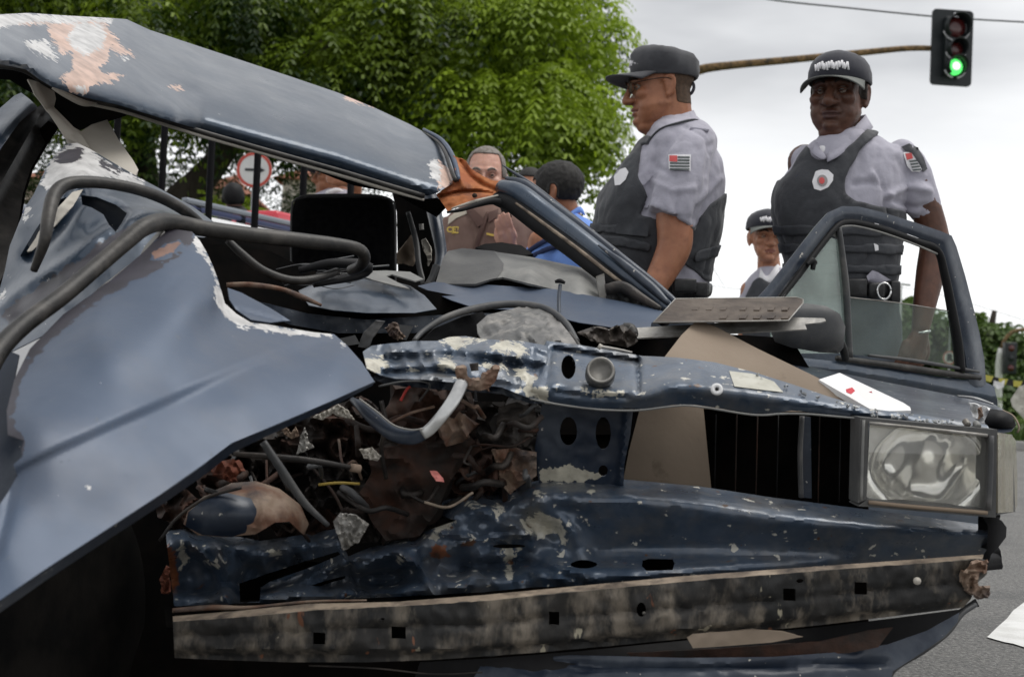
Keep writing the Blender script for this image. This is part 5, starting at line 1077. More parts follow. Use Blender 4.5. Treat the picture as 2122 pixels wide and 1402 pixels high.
# ---- bumper beam
bt = lambda x: np.interp(x, [358, 650, 1000, 1400, 1700, 2040], [1284, 1262, 1243, 1204, 1180, 1156])
beam_ol = [(358, 1288), (500, 1278), (650, 1264), (820, 1256), (1000, 1245), (1200, 1225), (1400, 1206), (1700, 1182), (2030, 1158), (2046, 1164), (2044, 1186), (2034, 1196), (2022, 1212), (2012, 1240), (1996, 1258), (1850, 1276), (1700, 1294), (1500, 1314), (1300, 1334), (1100, 1352), (900, 1366), (760, 1371), (600, 1371), (450, 1366), (362, 1362)]
def sq(cx, cy, w=13, h=13): return [(cx - w, cy - h), (cx + w, cy - h + 1), (cx + w, cy + h), (cx - w, cy + h - 1)]
bfac = tps([(358, 1288, 2.50), (1000, 1245, 2.455), (2030, 1158, 2.52), (2000, 1258, 2.52), (1200, 1340, 2.455), (362, 1362, 2.50), (700, 1310, 2.44), (1600, 1240, 2.46)])
beam = rf('bumper_beam', beam_ol, [bfac, ridge([(1990, 1190), (2040, 1180)], 12, .02), step_([(358, 1350), (900, 1350), (1300, 1318), (1700, 1280), (2000, 1245)], 5, -.018), ridge([(360, 1318), (1000, 1292), (1500, 1252), (2000, 1208)], 7, .006), crumple(.006, 34, 4), crumple(.012, 160, 7, False)], 'beam', step=8, thick=.004, holes=[sq(661, 1322), sq(826, 1310, 15), sq(1148, 1280, 11, 14), ell(1329, 1262, 10, 15, 12), sq(1636, 1231), sq(1784, 1218), ell(793, 1283, 5, 4, 8), ell(1658, 1203, 8, 5, 8)],
   attrs={'rust': [[(1980, 1160), (2050, 1150), (2050, 1190), (2020, 1215), (2000, 1200)]]})
rf('beam_top_flange', [(358, 1276), (500, 1264), (640, 1250), (820, 1246), (1000, 1232), (1200, 1213), (1400, 1194), (1700, 1172), (2038, 1148), (2034, 1160), (1700, 1184), (1400, 1209), (1200, 1229), (1000, 1251), (820, 1264), (650, 1276), (500, 1292), (360, 1305)],
   [bfac, lambda q: -.006 + .0035 * softp(bt(q[:, 0]) - q[:, 1], 4), crumple(.0015, 30, 3, False)], 'beamtop', step=6, thick=.003)
tb('beam_upper_lip', [(358, 1264, 2.56), (440, 1258, 2.56), (520, 1258, 2.55), (640, 1246, 2.55), (760, 1243, 2.55)], [5, 6, 4, 3, 2], 'rustpale', n=30)
rf('beam_hole_backing', [(380, 1296), (1990, 1176), (1980, 1244), (1200, 1326), (700, 1358), (380, 1352)], [bfac, .07], 'void', step=60, thick=.004)
tb('beam_rivet', [(1900, 1203, 2.465), (1901, 1203, 2.46)], 8, 'beige'); 
for x, y in ((1735, 1198), (1655, 1260), (1334, 1270), (838, 1340), (1122, 1292)): tb('beam_screw', [(x, y, float(bfac(np.array([[x, y]]))[0]) - .002), (x + 1, y, float(bfac(np.array([[x, y]]))[0]) - .006)], 4, 'alu', n=4)
rf('torn_beam_end', [(1992, 1188), (2010, 1170), (2046, 1158), (2042, 1180), (2030, 1186), (2024, 1214), (2052, 1212), (2050, 1234), (2036, 1240), (2012, 1228), (1996, 1222)], [2.49, crumple(.02, 16, 9)], 'rustpale', step=5, thick=.006)
# ---- bumper skin under the beam
rf('bumper_skin', [(870, 1372), (1000, 1364), (1200, 1348), (1500, 1318), (1700, 1298), (1850, 1280), (1990, 1262), (2022, 1240), (2030, 1256), (2000, 1262), (1988, 1286), (1960, 1316), (1920, 1348), (1880, 1374), (1842, 1396), (1838, 1520), (820, 1520)],
   [tps([(870, 1372, 2.52), (1500, 1318, 2.56), (1990, 1262, 2.66), (1842, 1396, 2.6), (1838, 1520, 2.62), (820, 1520, 2.55), (1500, 1420, 2.44)])], 'black', step=16, thick=.004)
tb('bumper_skin_edge', [(2022, 1252, 2.62), (1992, 1272, 2.6), (1962, 1310, 2.58), (1915, 1346, 2.56), (1848, 1392, 2.54), (1842, 1450, 2.54)], [5, 6, 7, 7, 6, 5], 'dashdark', n=40)
rf('bumper_strip', [(1424, 1320), (1436, 1312), (1560, 1304), (1620, 1308), (1665, 1318), (1600, 1330), (1500, 1338), (1436, 1342)], [2.44, crumple(.004, 40, 2)], 'card', step=9, thick=.006)
rf('bumper_strip', [(1300, 1352), (1480, 1344), (1700, 1328), (1800, 1306), (1850, 1300), (1820, 1340), (1760, 1352), (1500, 1364), (1320, 1372)], [2.48, crumple(.006, 50, 2)], 'rustdark', step=12, thick=.004)
rf('lower_skin', [(1000, 1372), (1180, 1356), (1420, 1362), (1600, 1360), (1740, 1350), (1840, 1334), (1920, 1306), (1988, 1268), (1984, 1288), (1955, 1320), (1912, 1350), (1850, 1390), (1840, 1440), (960, 1440)], [tps([(1120, 1352, 2.5), (1500, 1368, 2.42), (1842, 1380, 2.5), (1500, 1440, 2.4), (1100, 1440, 2.46)]), ridge([(1100, 1376), (1500, 1385), (1838, 1372)], 7, .01), crumple(.004, 40, 6)], 'paint_dark', step=9, thick=.003)
tb('bumper_wire', [(640, 1378, 2.48), (780, 1384, 2.46), (900, 1396, 2.46), (1000, 1392, 2.46)], 1.8, 'grime', n=24, seg=6)
# wheel behind the left wing
wc = P(60, 1310, 2.62); ax_ = np.array([1, -.25, 0]); wh = empty('front_wheel', wc); wh.parent = CAR; wh.location = tuple(wc - wl(CAR))
V, F = lathe(wc, ax_, [(.19, -.09), (.27, -.09), (.292, -.06), (.295, 0), (.292, .06), (.27, .09), (.19, .09)], 48); mk('tyre', V, F, M['tyreblack'], wh)
V, F = lathe(wc, ax_, [(0, -.04), (.1, -.05), (.17, -.03), (.19, -.085), (.19, .085), (0, .06)], 36); mk('rim', V, F, M['tyreblack'], wh)

# ---- headlight
hl = empty('headlight', P(1930, 965, 2.6)); hl.parent = CAR; hl.location = tuple(P(1930, 965, 2.6) - wl(CAR))
hx0 = lambda y: np.interp(y, [866, 1045], [1797, 1789])
def hbowl(q):
    u = (q[:, 0] - 1922) / 112; v = (q[:, 1] - 968) / 92; r2 = u * u + v * v; inside = 1 / (1 + np.exp((r2 - 1) * 14))
    bowl_ = .075 * np.sqrt(np.clip(1 - np.clip(r2, 0, 1) * .96, 0, 1)) - .009 * np.cos(u * 3.6 + .6) * np.cos(v * 4.2 + .4) - .004 * np.sin(u * 8 + v * 3)
    return 2.60 + bowl_ * inside
hout = [(1802, 880), (1812, 874), (2036, 900), (2046, 908), (2042, 1046), (2034, 1056), (1806, 1036), (1796, 1028)]
rf('reflector', hout, hbowl, 'reflector', parent=hl, step=5, thick=.002)
ribs = lambda q: .0005 * np.abs(np.sin((q[:, 0] - 1800) * math.pi / 20))
rf('lens', hout, [lambda q: 2.562 + .010 * ((q[:, 0] - 1922) / 130) ** 2 + .006 * ((q[:, 1] - 968) / 90) ** 2, ribs], 'lampglass', parent=hl, step=5, thick=.003)
for nm, poly, mm, th_ in [('lamp_frame', [(1782, 864), (2068, 890), (2066, 903), (1800, 876), (1796, 1034), (1778, 1042)], 'dashmid', .07), ('lamp_frame', [(1794, 1036), (2046, 1056), (2050, 902), (2066, 902), (2064, 1072), (1778, 1048)], 'dashmid', .07)]:
    rf(nm, poly, 2.558, mm, parent=hl, step=14, thick=th_)
tb('lamp_frame_edge', [(1800, 1040, 2.55), (1900, 1050, 2.55), (2046, 1062, 2.55)], 4.5, 'card', parent=hl, n=12); tb('lamp_frame_edge', [(1790, 870, 2.552), (1787, 950, 2.552), (1785, 1036, 2.552)], 3, 'dash', parent=hl, n=12)
tb('lamp_frame_edge', [(1802, 876, 2.55), (1920, 888, 2.55), (2046, 902, 2.55)], 3.5, 'alu', parent=hl, n=12); tb('lamp_seal', [(2054, 902, 2.552), (2052, 980, 2.552), (2048, 1056, 2.552)], 6, 'dashdark', parent=hl, n=10)
# indicator on the corner
ind = rf('corner_indicator', [(2068, 900), (2078, 897), (2096, 900), (2105, 912), (2108, 980), (2108, 1046), (2102, 1060), (2068, 1062)], [lambda q: 2.575 + .0016 * (q[:, 0] - 2066) + .00003 * (q[:, 0] - 2066) ** 2, ridge([(2076, 900), (2076, 1060)], 3, .006), ridge([(2089, 900), (2090, 1060)], 3, .005)], 'amber', step=5, thick=.02, label='clouded pale corner indicator lens')
rf('indicator_backing', [(2066, 896), (2098, 900), (2104, 1060), (2066, 1066)], lambda q: 2.61 + .0016 * (q[:, 0] - 2066), 'dashdark', step=14, thick=.03)
rf('corner_trim', [(2036, 1072), (2060, 1070), (2076, 1078), (2086, 1092), (2085, 1112), (2070, 1132), (2054, 1148), (2046, 1172), (2040, 1182), (2030, 1160), (2044, 1140), (2048, 1090)], lambda q: 2.66 - .02 * np.sin((q[:, 0] - 2030) / 56 * 3.1), 'black', step=7, thick=.05)
# ---- right wing top, beyond the crossmember
rf('right_wing', [(1600, 740), (1700, 764), (1850, 794), (1985, 820), (2030, 826), (2062, 838), (2096, 858), (2106, 878), (2096, 892), (2070, 897), (2040, 893), (1900, 868), (1800, 850), (1700, 806), (1640, 780)],
   [tps([(1600, 740, 3.4), (1850, 794, 3.3), (1985, 820, 3.2), (2096, 858, 2.9), (2096, 892, 2.68), (1900, 868, 2.72), (1800, 850, 2.76), (1640, 780, 3.1)]), ridge([(1990, 824), (2060, 838), (2100, 866)], 8, -.03)], 'paint_dark', step=8, thick=.002)
tb('wing_edge', [(1984, 820, 3.1), (2020, 825, 3.05), (2058, 837, 3.0)], [2, 3.5, 2], 'steel');  # bright steel bead stands in for the highlight along this edge
rb('torn_lamp_bracket', [(2008, 834), (2030, 838), (2060, 848), (2056, 866), (2036, 876), (2020, 868)], 2.76, .03, 16, 'paper', 5, .002, 4); rb('torn_lamp_bracket', [(2026, 846), (2034, 842), (2038, 862), (2028, 868)], 2.73, .01, 12, 'rustpale', 4, .002, 4)
rf('wing_corner', [(2052, 846), (2078, 850), (2098, 860), (2106, 880), (2096, 892), (2070, 898), (2046, 892), (2040, 872)], lambda q: 2.74 - .06 * np.sqrt(np.clip(1 - ((q[:, 0] - 2072) / 36) ** 2 - ((q[:, 1] - 872) / 28) ** 2, 0, 1)), 'black', step=6, thick=.01)
tb('wing_wire', [(2078, 850, 2.75), (2100, 862, 2.72), (2112, 884, 2.7), (2108, 896, 2.7)], 2, 'card', n=16)

# ---- open door
DD = lambda x: 3.55 + (x - 1600) * .00135
def dl(pts, off=0): return [(x, y, DD(x) + off) for x, y in pts]
door = empty('door', P(1600, 900, 3.6)); door.parent = CAR; door.location = tuple(P(1600, 900, 3.6) - wl(CAR)); door['label'] = 'front door standing open behind the headlight'
fr_ol = [(1560, 628), (1600, 584), (1650, 520), (1692, 466), (1716, 440), (1745, 427), (1780, 428), (1830, 440), (1900, 462), (1950, 479), (1972, 488), (1982, 510), (2000, 570), (2018, 640), (2030, 690), (2040, 745), (2044, 800), (2008, 800), (2002, 745), (1990, 680), (1974, 610), (1958, 545), (1948, 512), (1900, 492), (1830, 466), (1780, 454), (1752, 452), (1732, 462), (1710, 486), (1668, 540), (1618, 602), (1596, 632)]
mid = [(1578, 630), (1609, 593), (1659, 530), (1701, 476), (1724, 451), (1749, 440), (1780, 441), (1830, 453), (1900, 477), (1960, 498), (1978, 570), (1996, 640), (2014, 715), (2026, 800)]
rf('door_frame', fr_ol, [lambda q: DD(q[:, 0]), ridge(mid, 14, -.016)], 'paint_dark', parent=door, step=6, thick=.012)
inn = [(1606, 632), (1650, 576), (1700, 510), (1735, 468), (1757, 460), (1790, 464), (1840, 478), (1900, 500), (1942, 518), (1958, 570), (1972, 640), (1984, 710), (1990, 770)]
tb('window_channel', dl(inn, -.004), [6, 7, 7, 7, 6, 6, 6, 7, 8, 9, 10, 11, 11], 'black', parent=door, n=80)
tb('window_channel_lip', dl([(x - 5, y + 9) if x < 1740 else (x, y + 8) for x, y in inn[:9]], -.012), 2.2, 'dash', parent=door, n=60, seg=6)
rf('door_panel', [(1600, 738), (1660, 741), (1740, 749), (1850, 764), (1950, 780), (2040, 790), (2060, 800), (2067, 830), (2070, 900), (2060, 1060), (2000, 1110), (1600, 1110)],
   [lambda q: DD(q[:, 0]), ridge([(1600, 752), (1740, 764), (1900, 790), (2066, 822)], 12, -.025), ridge([(1600, 790), (1850, 835), (2066, 880)], 22, .02)], 'paint', parent=door, step=12, thick=.03)
tb('belt_rubber', dl([(1735, 742), (1850, 757), (1950, 772), (2030, 782)], -.01), [6, 7, 7, 6], 'rubber', parent=door, n=20)
tb('belt_rubber', dl([(1800, 736), (1880, 745), (1960, 758), (2028, 770)], -.012), [3, 4, 4, 3], 'dashdark', parent=door, n=20)
tb('division_bar', dl([(1738, 470), (1744, 520), (1752, 590), (1756, 660), (1760, 740)], -.004), [6, 7, 8, 8, 8], 'dashdark', parent=door, n=20)
def slab(pts, th_=.004): return plate([(x, y, DD(x)) for x, y in pts], th_)
V, F = slab([(1618, 618), (1650, 576), (1708, 502), (1722, 492), (1734, 496), (1742, 530), (1750, 590), (1754, 732), (1600, 732), (1596, 645)]); mk('quarter_glass', V, F, M['quarterglass'], door, smooth=False)
V, F = slab([(1760, 616), (1874, 629), (1970, 645), (1990, 760), (1764, 734)]); mk('window_glass', V, F, M['doorglass'], door, smooth=False)
tb('glass_edge', dl([(1760, 616), (1874, 629), (1970, 645)], -.001), 1.2, 'alu', parent=door, n=10, seg=6)
tb('vent_catch', dl([(1672, 548), (1682, 540), (1690, 545)], -.03), [4, 7, 5], 'black', parent=door); tb('vent_catch', dl([(1686, 545), (1684, 558)], -.03), [6, 5], 'black', parent=door)
rf('interior_trim', [(1705, 500), (1732, 474), (1742, 476), (1742, 500), (1728, 488)], lambda q: DD(q[:, 0]) + .01, 'dash', parent=door, step=6, thick=.004)
def mir(q):
    u = (q[:, 0] - 1675) / 78; v = (q[:, 1] - 680) / 56; return 3.34 - .05 * np.sqrt(np.clip(1 - np.abs(u) ** 3 - np.abs(v) ** 3, 0, 1))
mrr = rf('door_mirror', [(1598, 690), (1612, 655), (1636, 636), (1670, 628), (1712, 634), (1740, 650), (1752, 676), (1748, 720), (1738, 732), (1700, 730), (1640, 720), (1606, 708)], mir, 'dashdark', parent=door, step=7, thick=.06)
tb('mirror_foot', [(1738, 700, 3.36), (1748, 725, 3.42), (1752, 742, 3.5)], [8, 9, 8], 'black', parent=door)

# ---- small broken glass along the crossmember
parts = []; rg2 = np.random.default_rng(9)
for k in range(46):
    x = rg2.uniform(1800, 2040) if k < 34 else rg2.uniform(1560, 1800); y = np.interp(x, [1560, 1800, 1900, 2045], [772, 848, 860, 880]) + rg2.uniform(0, 12); s = rg2.uniform(2, 7)
    d = float(upd(np.array([[x, y]]))[0]) - .012
    pts = [(x + s * math.cos(a), y - s * .8 * math.sin(a), d + rg2.uniform(-.006, .006)) for a in sorted(rg2.uniform(0, 6.28, 4))]
    parts.append(plate(pts, .003))
V, F = join(*parts); M['shard'] = mat('glass_shards', (.55, .56, .55), (.25, .26, .27), 40, rough=.12, trans=.3); mk('glass_fragments', V, F, M['shard'], CAR, smooth=False, kind='stuff')
tb('bolt_pair', [(2000, 872, 2.6), (2006, 880, 2.59)], 7, 'alu'); tb('bolt_pair', [(2022, 876, 2.6), (2027, 884, 2.59)], 7, 'dash')

# ================================================================== LOOSE THINGS LYING ON THE CAR
LP0 = relief('cardboard', [(1445, 662), (1482, 676), (1570, 722), (1680, 775), (1816, 843), (1760, 852), (1600, 852), (1458, 846), (1466, 930), (1474, 1012), (1288, 1012), (1304, 930), (1325, 850), (1350, 790), (1378, 738), (1412, 694)],
   [tps([(1445, 662, 3.02), (1570, 722, 2.98), (1816, 843, 2.80), (1700, 850, 2.80), (1378, 738, 2.88), (1325, 850, 2.84), (1458, 846, 2.84), (1474, 1012, 2.84), (1288, 1012, 2.84), (1380, 930, 2.82), (1500, 790, 2.88)])], M['card'], None, 12, .004,
   label='stiff brown fibreboard sheet jammed down through the car front', cat='board')
pl_ = [(1354, 668, 2.98), (1400, 619, 3.14), (1650, 616, 3.16), (1664, 620, 3.15), (1664, 628, 3.13), (1634, 664, 3.0)]
pr = empty('licence_plate', PA(pl_).mean(0) * 1, 'grimy bent licence plate lying face down on the engine bay', 'licence plate')
V, F = plate(pl_, .0025); mk('plate_sheet', V, F, M['plateback'], pr, smooth=False)
mk('plate_rim', *tube(PA(pl_ + [pl_[0]]), .0016, 6, smooth_path=False), M['alu'], pr)
def onpl(x, y, off=0):
    t = (668 - y) / 50; return (x, y, 2.98 + .165 * t - off)
for k in range(7):
    cx_ = 1440 + k * 29 + (12 if k > 2 else 0)
    for yy, ss in ((638, 7), (655, 8)):
        if yy == 655 and k < 2: continue
        q_ = [onpl(cx_ - ss, yy + 4, .001), onpl(cx_ + ss - 2, yy + 4, .001), onpl(cx_ + ss + 2, yy - 3, .001), onpl(cx_ - ss + 3, yy - 3, .001)]
        V, F = plate(q_, .004); V = V - FW * .003; mk('embossed_character', V, F, M['plateback'], pr, smooth=False)
relief('trim_strip', [(1206, 692), (1232, 684), (1400, 674), (1560, 664), (1640, 657), (1708, 659), (1712, 664), (1700, 668), (1668, 671), (1672, 682), (1500, 690), (1380, 697), (1300, 701), (1244, 702)], [tps([(1206, 692, 3.02), (1708, 659, 3.08), (1400, 697, 3.0), (1672, 682, 3.04), (1500, 670, 3.07)]), ridge([(1240, 690), (1500, 678), (1690, 668)], 3, .006), crumple(.004, 40, 3)], M['alu'], None, 6, .003,
   label='long bent metal trim strip lying under the licence plate', cat='trim strip')
tb('trim_clamp', [(1290, 680, 2.96), (1305, 684, 2.96), (1312, 696, 2.95)], [12, 15, 12], 'rubber')
V, F = plate([(1697, 786, 2.86), (1740, 772, 2.92), (1872, 834, 2.80), (1886, 843, 2.77), (1888, 850, 2.75), (1812, 852, 2.74)], .012)
pk = empty('white_packet', V.mean(0), 'flat white packet with a red mark beside the fibreboard', 'packet'); mk('packet_body', V, F, M['paper'], pk, smooth=False)
for pp in ([(1753, 806, 2.79), (1766, 802, 2.80), (1772, 809, 2.79), (1764, 816, 2.78), (1754, 812, 2.785)], [(1800, 812, 2.80), (1806, 810, 2.80), (1808, 814, 2.80)]):
    V, F = plate([(x, y, d - .012) for x, y, d in pp], .001); mk('red_mark', V, F, M['red'], pk, smooth=False)

# ================================================================== PEOPLE
def fuse(parts, vox, smooth=4, fac=.5):
    V, F = join(*parts); me = bpy.data.meshes.new('f'); me.from_pydata(V.tolist(), [], F); me.validate(); me.update()
    o = bpy.data.objects.new('f', me); COL.objects.link(o)
    r = o.modifiers.new('r', 'REMESH'); r.mode = 'VOXEL'; r.voxel_size = vox
    if smooth: sm = o.modifiers.new('s', 'SMOOTH'); sm.iterations = smooth; sm.factor = fac
    bpy.context.view_layer.update(); ev = o.evaluated_get(bpy.context.evaluated_depsgraph_get()); m2 = ev.to_mesh()
    n = len(m2.vertices); co = np.empty(n * 3); m2.vertices.foreach_get('co', co); co = co.reshape(-1, 3).copy()
    lv = np.empty(len(m2.loops), int); m2.loops.foreach_get('vertex_index', lv); ls = [p.loop_start for p in m2.polygons]; lt = [p.loop_total for p in m2.polygons]
    Fo = [tuple(lv[a:a + b].tolist()) for a, b in zip(ls, lt)]
    ev.to_mesh_clear(); bpy.data.objects.remove(o); bpy.data.meshes.remove(me); return co, Fo
def vnorm(V, F):
    N = np.zeros_like(V); A = np.array([f[:3] for f in F]); n = np.cross(V[A[:, 1]] - V[A[:, 0]], V[A[:, 2]] - V[A[:, 0]])
    for k in range(3): np.add.at(N, A[:, k], n)
    Q = np.array([f[-1] for f in F]); np.add.at(N, Q, n)
    return N / (np.linalg.norm(N, axis=1)[:, None] + 1e-12)
def displace(V, F, fns3=(), fnpx=()):
    N = vnorm(V, F); d = np.zeros(len(V))
    for f in fns3: d += f(V)
    if fnpx:
        q = toPx(V)[:, :2]
        for f in fnpx: d += f(q)
    return V + N * d[:, None]
def folds(amp, sc, seed=0):
    def f(V):
        return np.array([amp * (abs(mnoise.noise(Vector((v[0] * sc[0] + seed, v[1] * sc[1], v[2] * sc[2])))) * 2 - .5) for v in V])
    return f
def pxr(lines):
    """surface creases given along px polylines: (line, width, amp)"""
    return [ridge(l, w, a) for l, w, a in lines]
def shell(V, F, sel, off, thick=.004, snap=None):
    """faces of (V, F) whose centre satisfies sel, pushed off along the normals, with thickness"""
    N = vnorm(V, F); cen = np.array([V[list(f)].mean(0) for f in F]); nc = np.array([N[list(f)].mean(0) for f in F])
    keep = sel(cen, nc); Fk = [f for f, k in zip(F, keep) if k]
    if not Fk: return np.zeros((0, 3)), []
    used = sorted({i for f in Fk for i in f}); mp_ = {i: k for k, i in enumerate(used)}; U = np.array(used)
    Vo = V[U] + N[U] * off; Fk = [tuple(mp_[i] for i in f) for f in Fk]
    ed = {}
    for f in Fk:
        for i in range(len(f)):
            a, b = f[i], f[(i + 1) % len(f)]
            if (b, a) in ed: ed.pop((b, a))
            else: ed[(a, b)] = 1
    if ed:                               # smooth the jagged border
        nb = {}
        for a, b in ed: nb.setdefault(a, []).append(b); nb.setdefault(b, []).append(a)
        for _ in range(6):
            new = {a: .5 * Vo[a] + .5 * Vo[l].mean(0) for a, l in nb.items()}
            for a, v in new.items(): Vo[a] = v
    n = len(Vo); Vi = Vo - N[U] * thick; Vv = np.vstack([Vo, Vi]); Fv = Fk + [tuple(i + n for i in f[::-1]) for f in Fk] + [(b, a, a + n, b + n) for a, b in ed]
    return Vv, Fv
def rows(R, d, seg=36, ex=2.3):
    rings = []
    for r in R:
        y, xl, xr, hd = r[:4]; do = r[4] if len(r) > 4 else 0; c = P((xl + xr) / 2, y, d + do); hx = (xr - xl) / 2 * (d + do) / FPX
        th = np.linspace(0, 2 * np.pi, seg, endpoint=False); cs, sn = np.cos(th), np.sin(th)
        rings.append(c + np.outer(np.sign(cs) * np.abs(cs) ** (2 / ex) * hx, RT) + np.outer(np.sign(sn) * np.abs(sn) ** (2 / ex) * hd, FW))
    R2 = []; st = np.array(rings); k = len(st)
    flat = st.reshape(k, -1); res = crom(flat, (k - 1) * 3 + 1); return ringgrid([r.reshape(-1, 3) for r in res])
def lpx(pts, rpx, seg=16):
    p = np.asarray(pts, float); rr = np.asarray(rpx, float) * p[:, 2] / FPX; return limb(PA(p), rr, seg)
def frame(f, up=(0, 0, 1)):
    f = np.asarray(f, float); f /= np.linalg.norm(f); u = np.asarray(up, float); s = np.cross(f, u); s /= np.linalg.norm(s); u = np.cross(s, f)
    return np.column_stack([s, f, u])      # local x (their right), y forward, z up
def head_parts(o, R, s, fat=0.0, nose=1.0):
    W = lambda p: np.asarray(o) + (np.atleast_2d(np.asarray(p, float)) * s) @ R.T
    M3 = R; parts = []
    def B(c, r): parts.append(ball(W([c])[0], np.array([r] * 3 if np.isscalar(r) else r) * s, 20, 13, M3))
    def Lm(ps, rr): parts.append(limb(W(ps), np.array(rr) * s, 14, 4))
    B((0, -.018, .035), (.077, .096, .085)); B((0, .016, .02), (.068, .072, .070))
    rings = []
    for z, w, yf, yb in [(.05, .062, .074, -.03), (.02, .067, .083, -.04), (-.01, .066, .083, -.045), (-.035, .063 + fat * .3, .084, -.045), (-.06, .057 + fat, .086, -.04), (-.085, .048 + fat, .085, -.02), (-.105, .034 + fat, .079, .0), (-.118, .018 + fat * .6, .066, .02)]:
        th = np.linspace(0, 2 * np.pi, 24, endpoint=False); cy_ = (yf + yb) / 2; ry_ = (yf - yb) / 2
        cs, sn = np.cos(th), np.sin(th); e = 2 / 2.5
        rings.append(W(np.column_stack([np.sign(cs) * abs(cs) ** e * w, cy_ + np.sign(sn) * abs(sn) ** e * ry_, np.full(24, z)])))
    parts.append(ringgrid(rings))
    Lm([(-.045, .070, .018), (-.02, .084, .022), (0, .086, .020), (.02, .084, .022), (.045, .070, .018)], [.009, .010, .009, .010, .009])
    Lm([(0, .086, .015), (0, .098, -.008), (0, .106, -.024), (0, .108, -.033)], [.008, .0085 * nose, .0105 * nose, .013 * nose])
    for sg in (-1, 1):
        B((sg * .0135 * nose, .096, -.036), (.0105 * nose, .012, .009)); B((sg * .042, .062, -.022), (.024, .024, .020))
        B((sg * .037, .054, -.060), (.020 + fat * .5, .026, .028))
        # ear: shell with a rim
        B((sg * .0735, -.014, -.010), (.010, .017, .028))
        Lm([(sg * .078, -.010, -.036), (sg * .081, -.024, -.020), (sg * .083, -.029, .004), (sg * .081, -.022, .018), (sg * .078, -.008, .018), (sg * .076, .002, .006)], [.0065, .0055, .0055, .0055, .005, .004])
        B((sg * .0765, -.006, -.037), (.006, .008, .009))
    Lm([(-.027, .079, -.0655), (-.012, .0885, -.0615), (0, .0905, -.062), (.012, .0885, -.0615), (.027, .079, -.0655)], [.003, .0055, .006, .0055, .003])
    Lm([(-.025, .078, -.071), (-.010, .0875, -.0745), (.010, .0875, -.0745), (.025, .078, -.071)], [.003, .0065, .0065, .003])
    B((0, .077, -.098), (.023, .019, .017))
    if fat > .005: B((0, .035, -.115), (.045, .05, .028))
    return parts, W
def headpost(V, o, R, s):
    """eye sockets, mouth line, nostril and temple modelling on the fused skin"""
    L_ = (V - np.asarray(o)) @ R / s; D_ = np.zeros(len(V))
    for sg in (-1, 1):
        d = np.sqrt(((L_[:, 0] - sg * .031) / 1.3) ** 2 + ((L_[:, 2] - .002) / .75) ** 2); m_ = np.exp(-(d / .012) ** 2) * (L_[:, 1] > .03); D_ -= .011 * m_
        d = np.sqrt((L_[:, 0] - sg * .079) ** 2 + ((L_[:, 1] + .012)) ** 2 + (L_[:, 2] + .006) ** 2)
        # naso-labial crease
        a = np.array([sg * .020, -.034]); b = np.array([sg * .033, -.066]); dd, _ = segdist(L_[:, [0, 2]], a, b); D_ -= .0028 * np.exp(-(dd / .004) ** 2) * (L_[:, 1] > .03)
    a = np.array([-.027, -.068]); b = np.array([.027, -.068]); dd, _ = segdist(L_[:, [0, 2]], a, b); D_ -= .006 * np.exp(-(dd / .0028) ** 2) * (L_[:, 1] > .05)
    a = np.array([-.015, -.087]); b = np.array([.015, -.087]); dd, _ = segdist(L_[:, [0, 2]], a, b); D_ -= .003 * np.exp(-(dd / .005) ** 2) * (L_[:, 1] > .05)
    return V + (D_ * s)[:, None] * R[:, 1][None, :]
def face_bits(root_, W, R, s, browc, eyes=True, lipm=None, V=None, F=None, o=None, squint=1.0):
    for sg in (-1, 1):
        c = W([(sg * .031, .0725, .001)])[0]; eb = mk('eye', *ball(c, .0108 * s, 14, 10), M['eyewhite'], root_)
        ic = W([(sg * .031 , .0835, .001)])[0]; mk('iris', *ball(ic, np.array([.0062, .0018, .0062]) * s, 10, 6, R), M['iris'], eb)
        up_ = [W([(sg * .031 + x, .0735 + .0125 * math.cos(x / .0125 * 1.2), .001 + .0055 * squint * math.cos(x / .0125 * 1.45))])[0] for x in np.linspace(-.0125, .0125, 7)]
        mk('upper_eyelid', *tube(up_, .0022 * s, 8), lipm or M['skin1'], root_)
        lo__ = [W([(sg * .031 + x, .0725 + .0125 * math.cos(x / .0125 * 1.2), .001 - .0055 * squint * math.cos(x / .0125 * 1.45))])[0] for x in np.linspace(-.0125, .0125, 7)]
        mk('lower_eyelid', *tube(lo__, .0012 * s, 8), lipm or M['skin1'], root_)
        br = [W([(sg * x, y, z)])[0] for x, y, z in ((.014, .0975, .020), (.026, .0965, .0265), (.038, .0885, .027), (.049, .0745, .021))]
        mk('eyebrow', *tube(br, np.array([.0035, .0042, .004, .002]) * s, 8, flat=(R[:, 1], .6)), M[browc], root_)
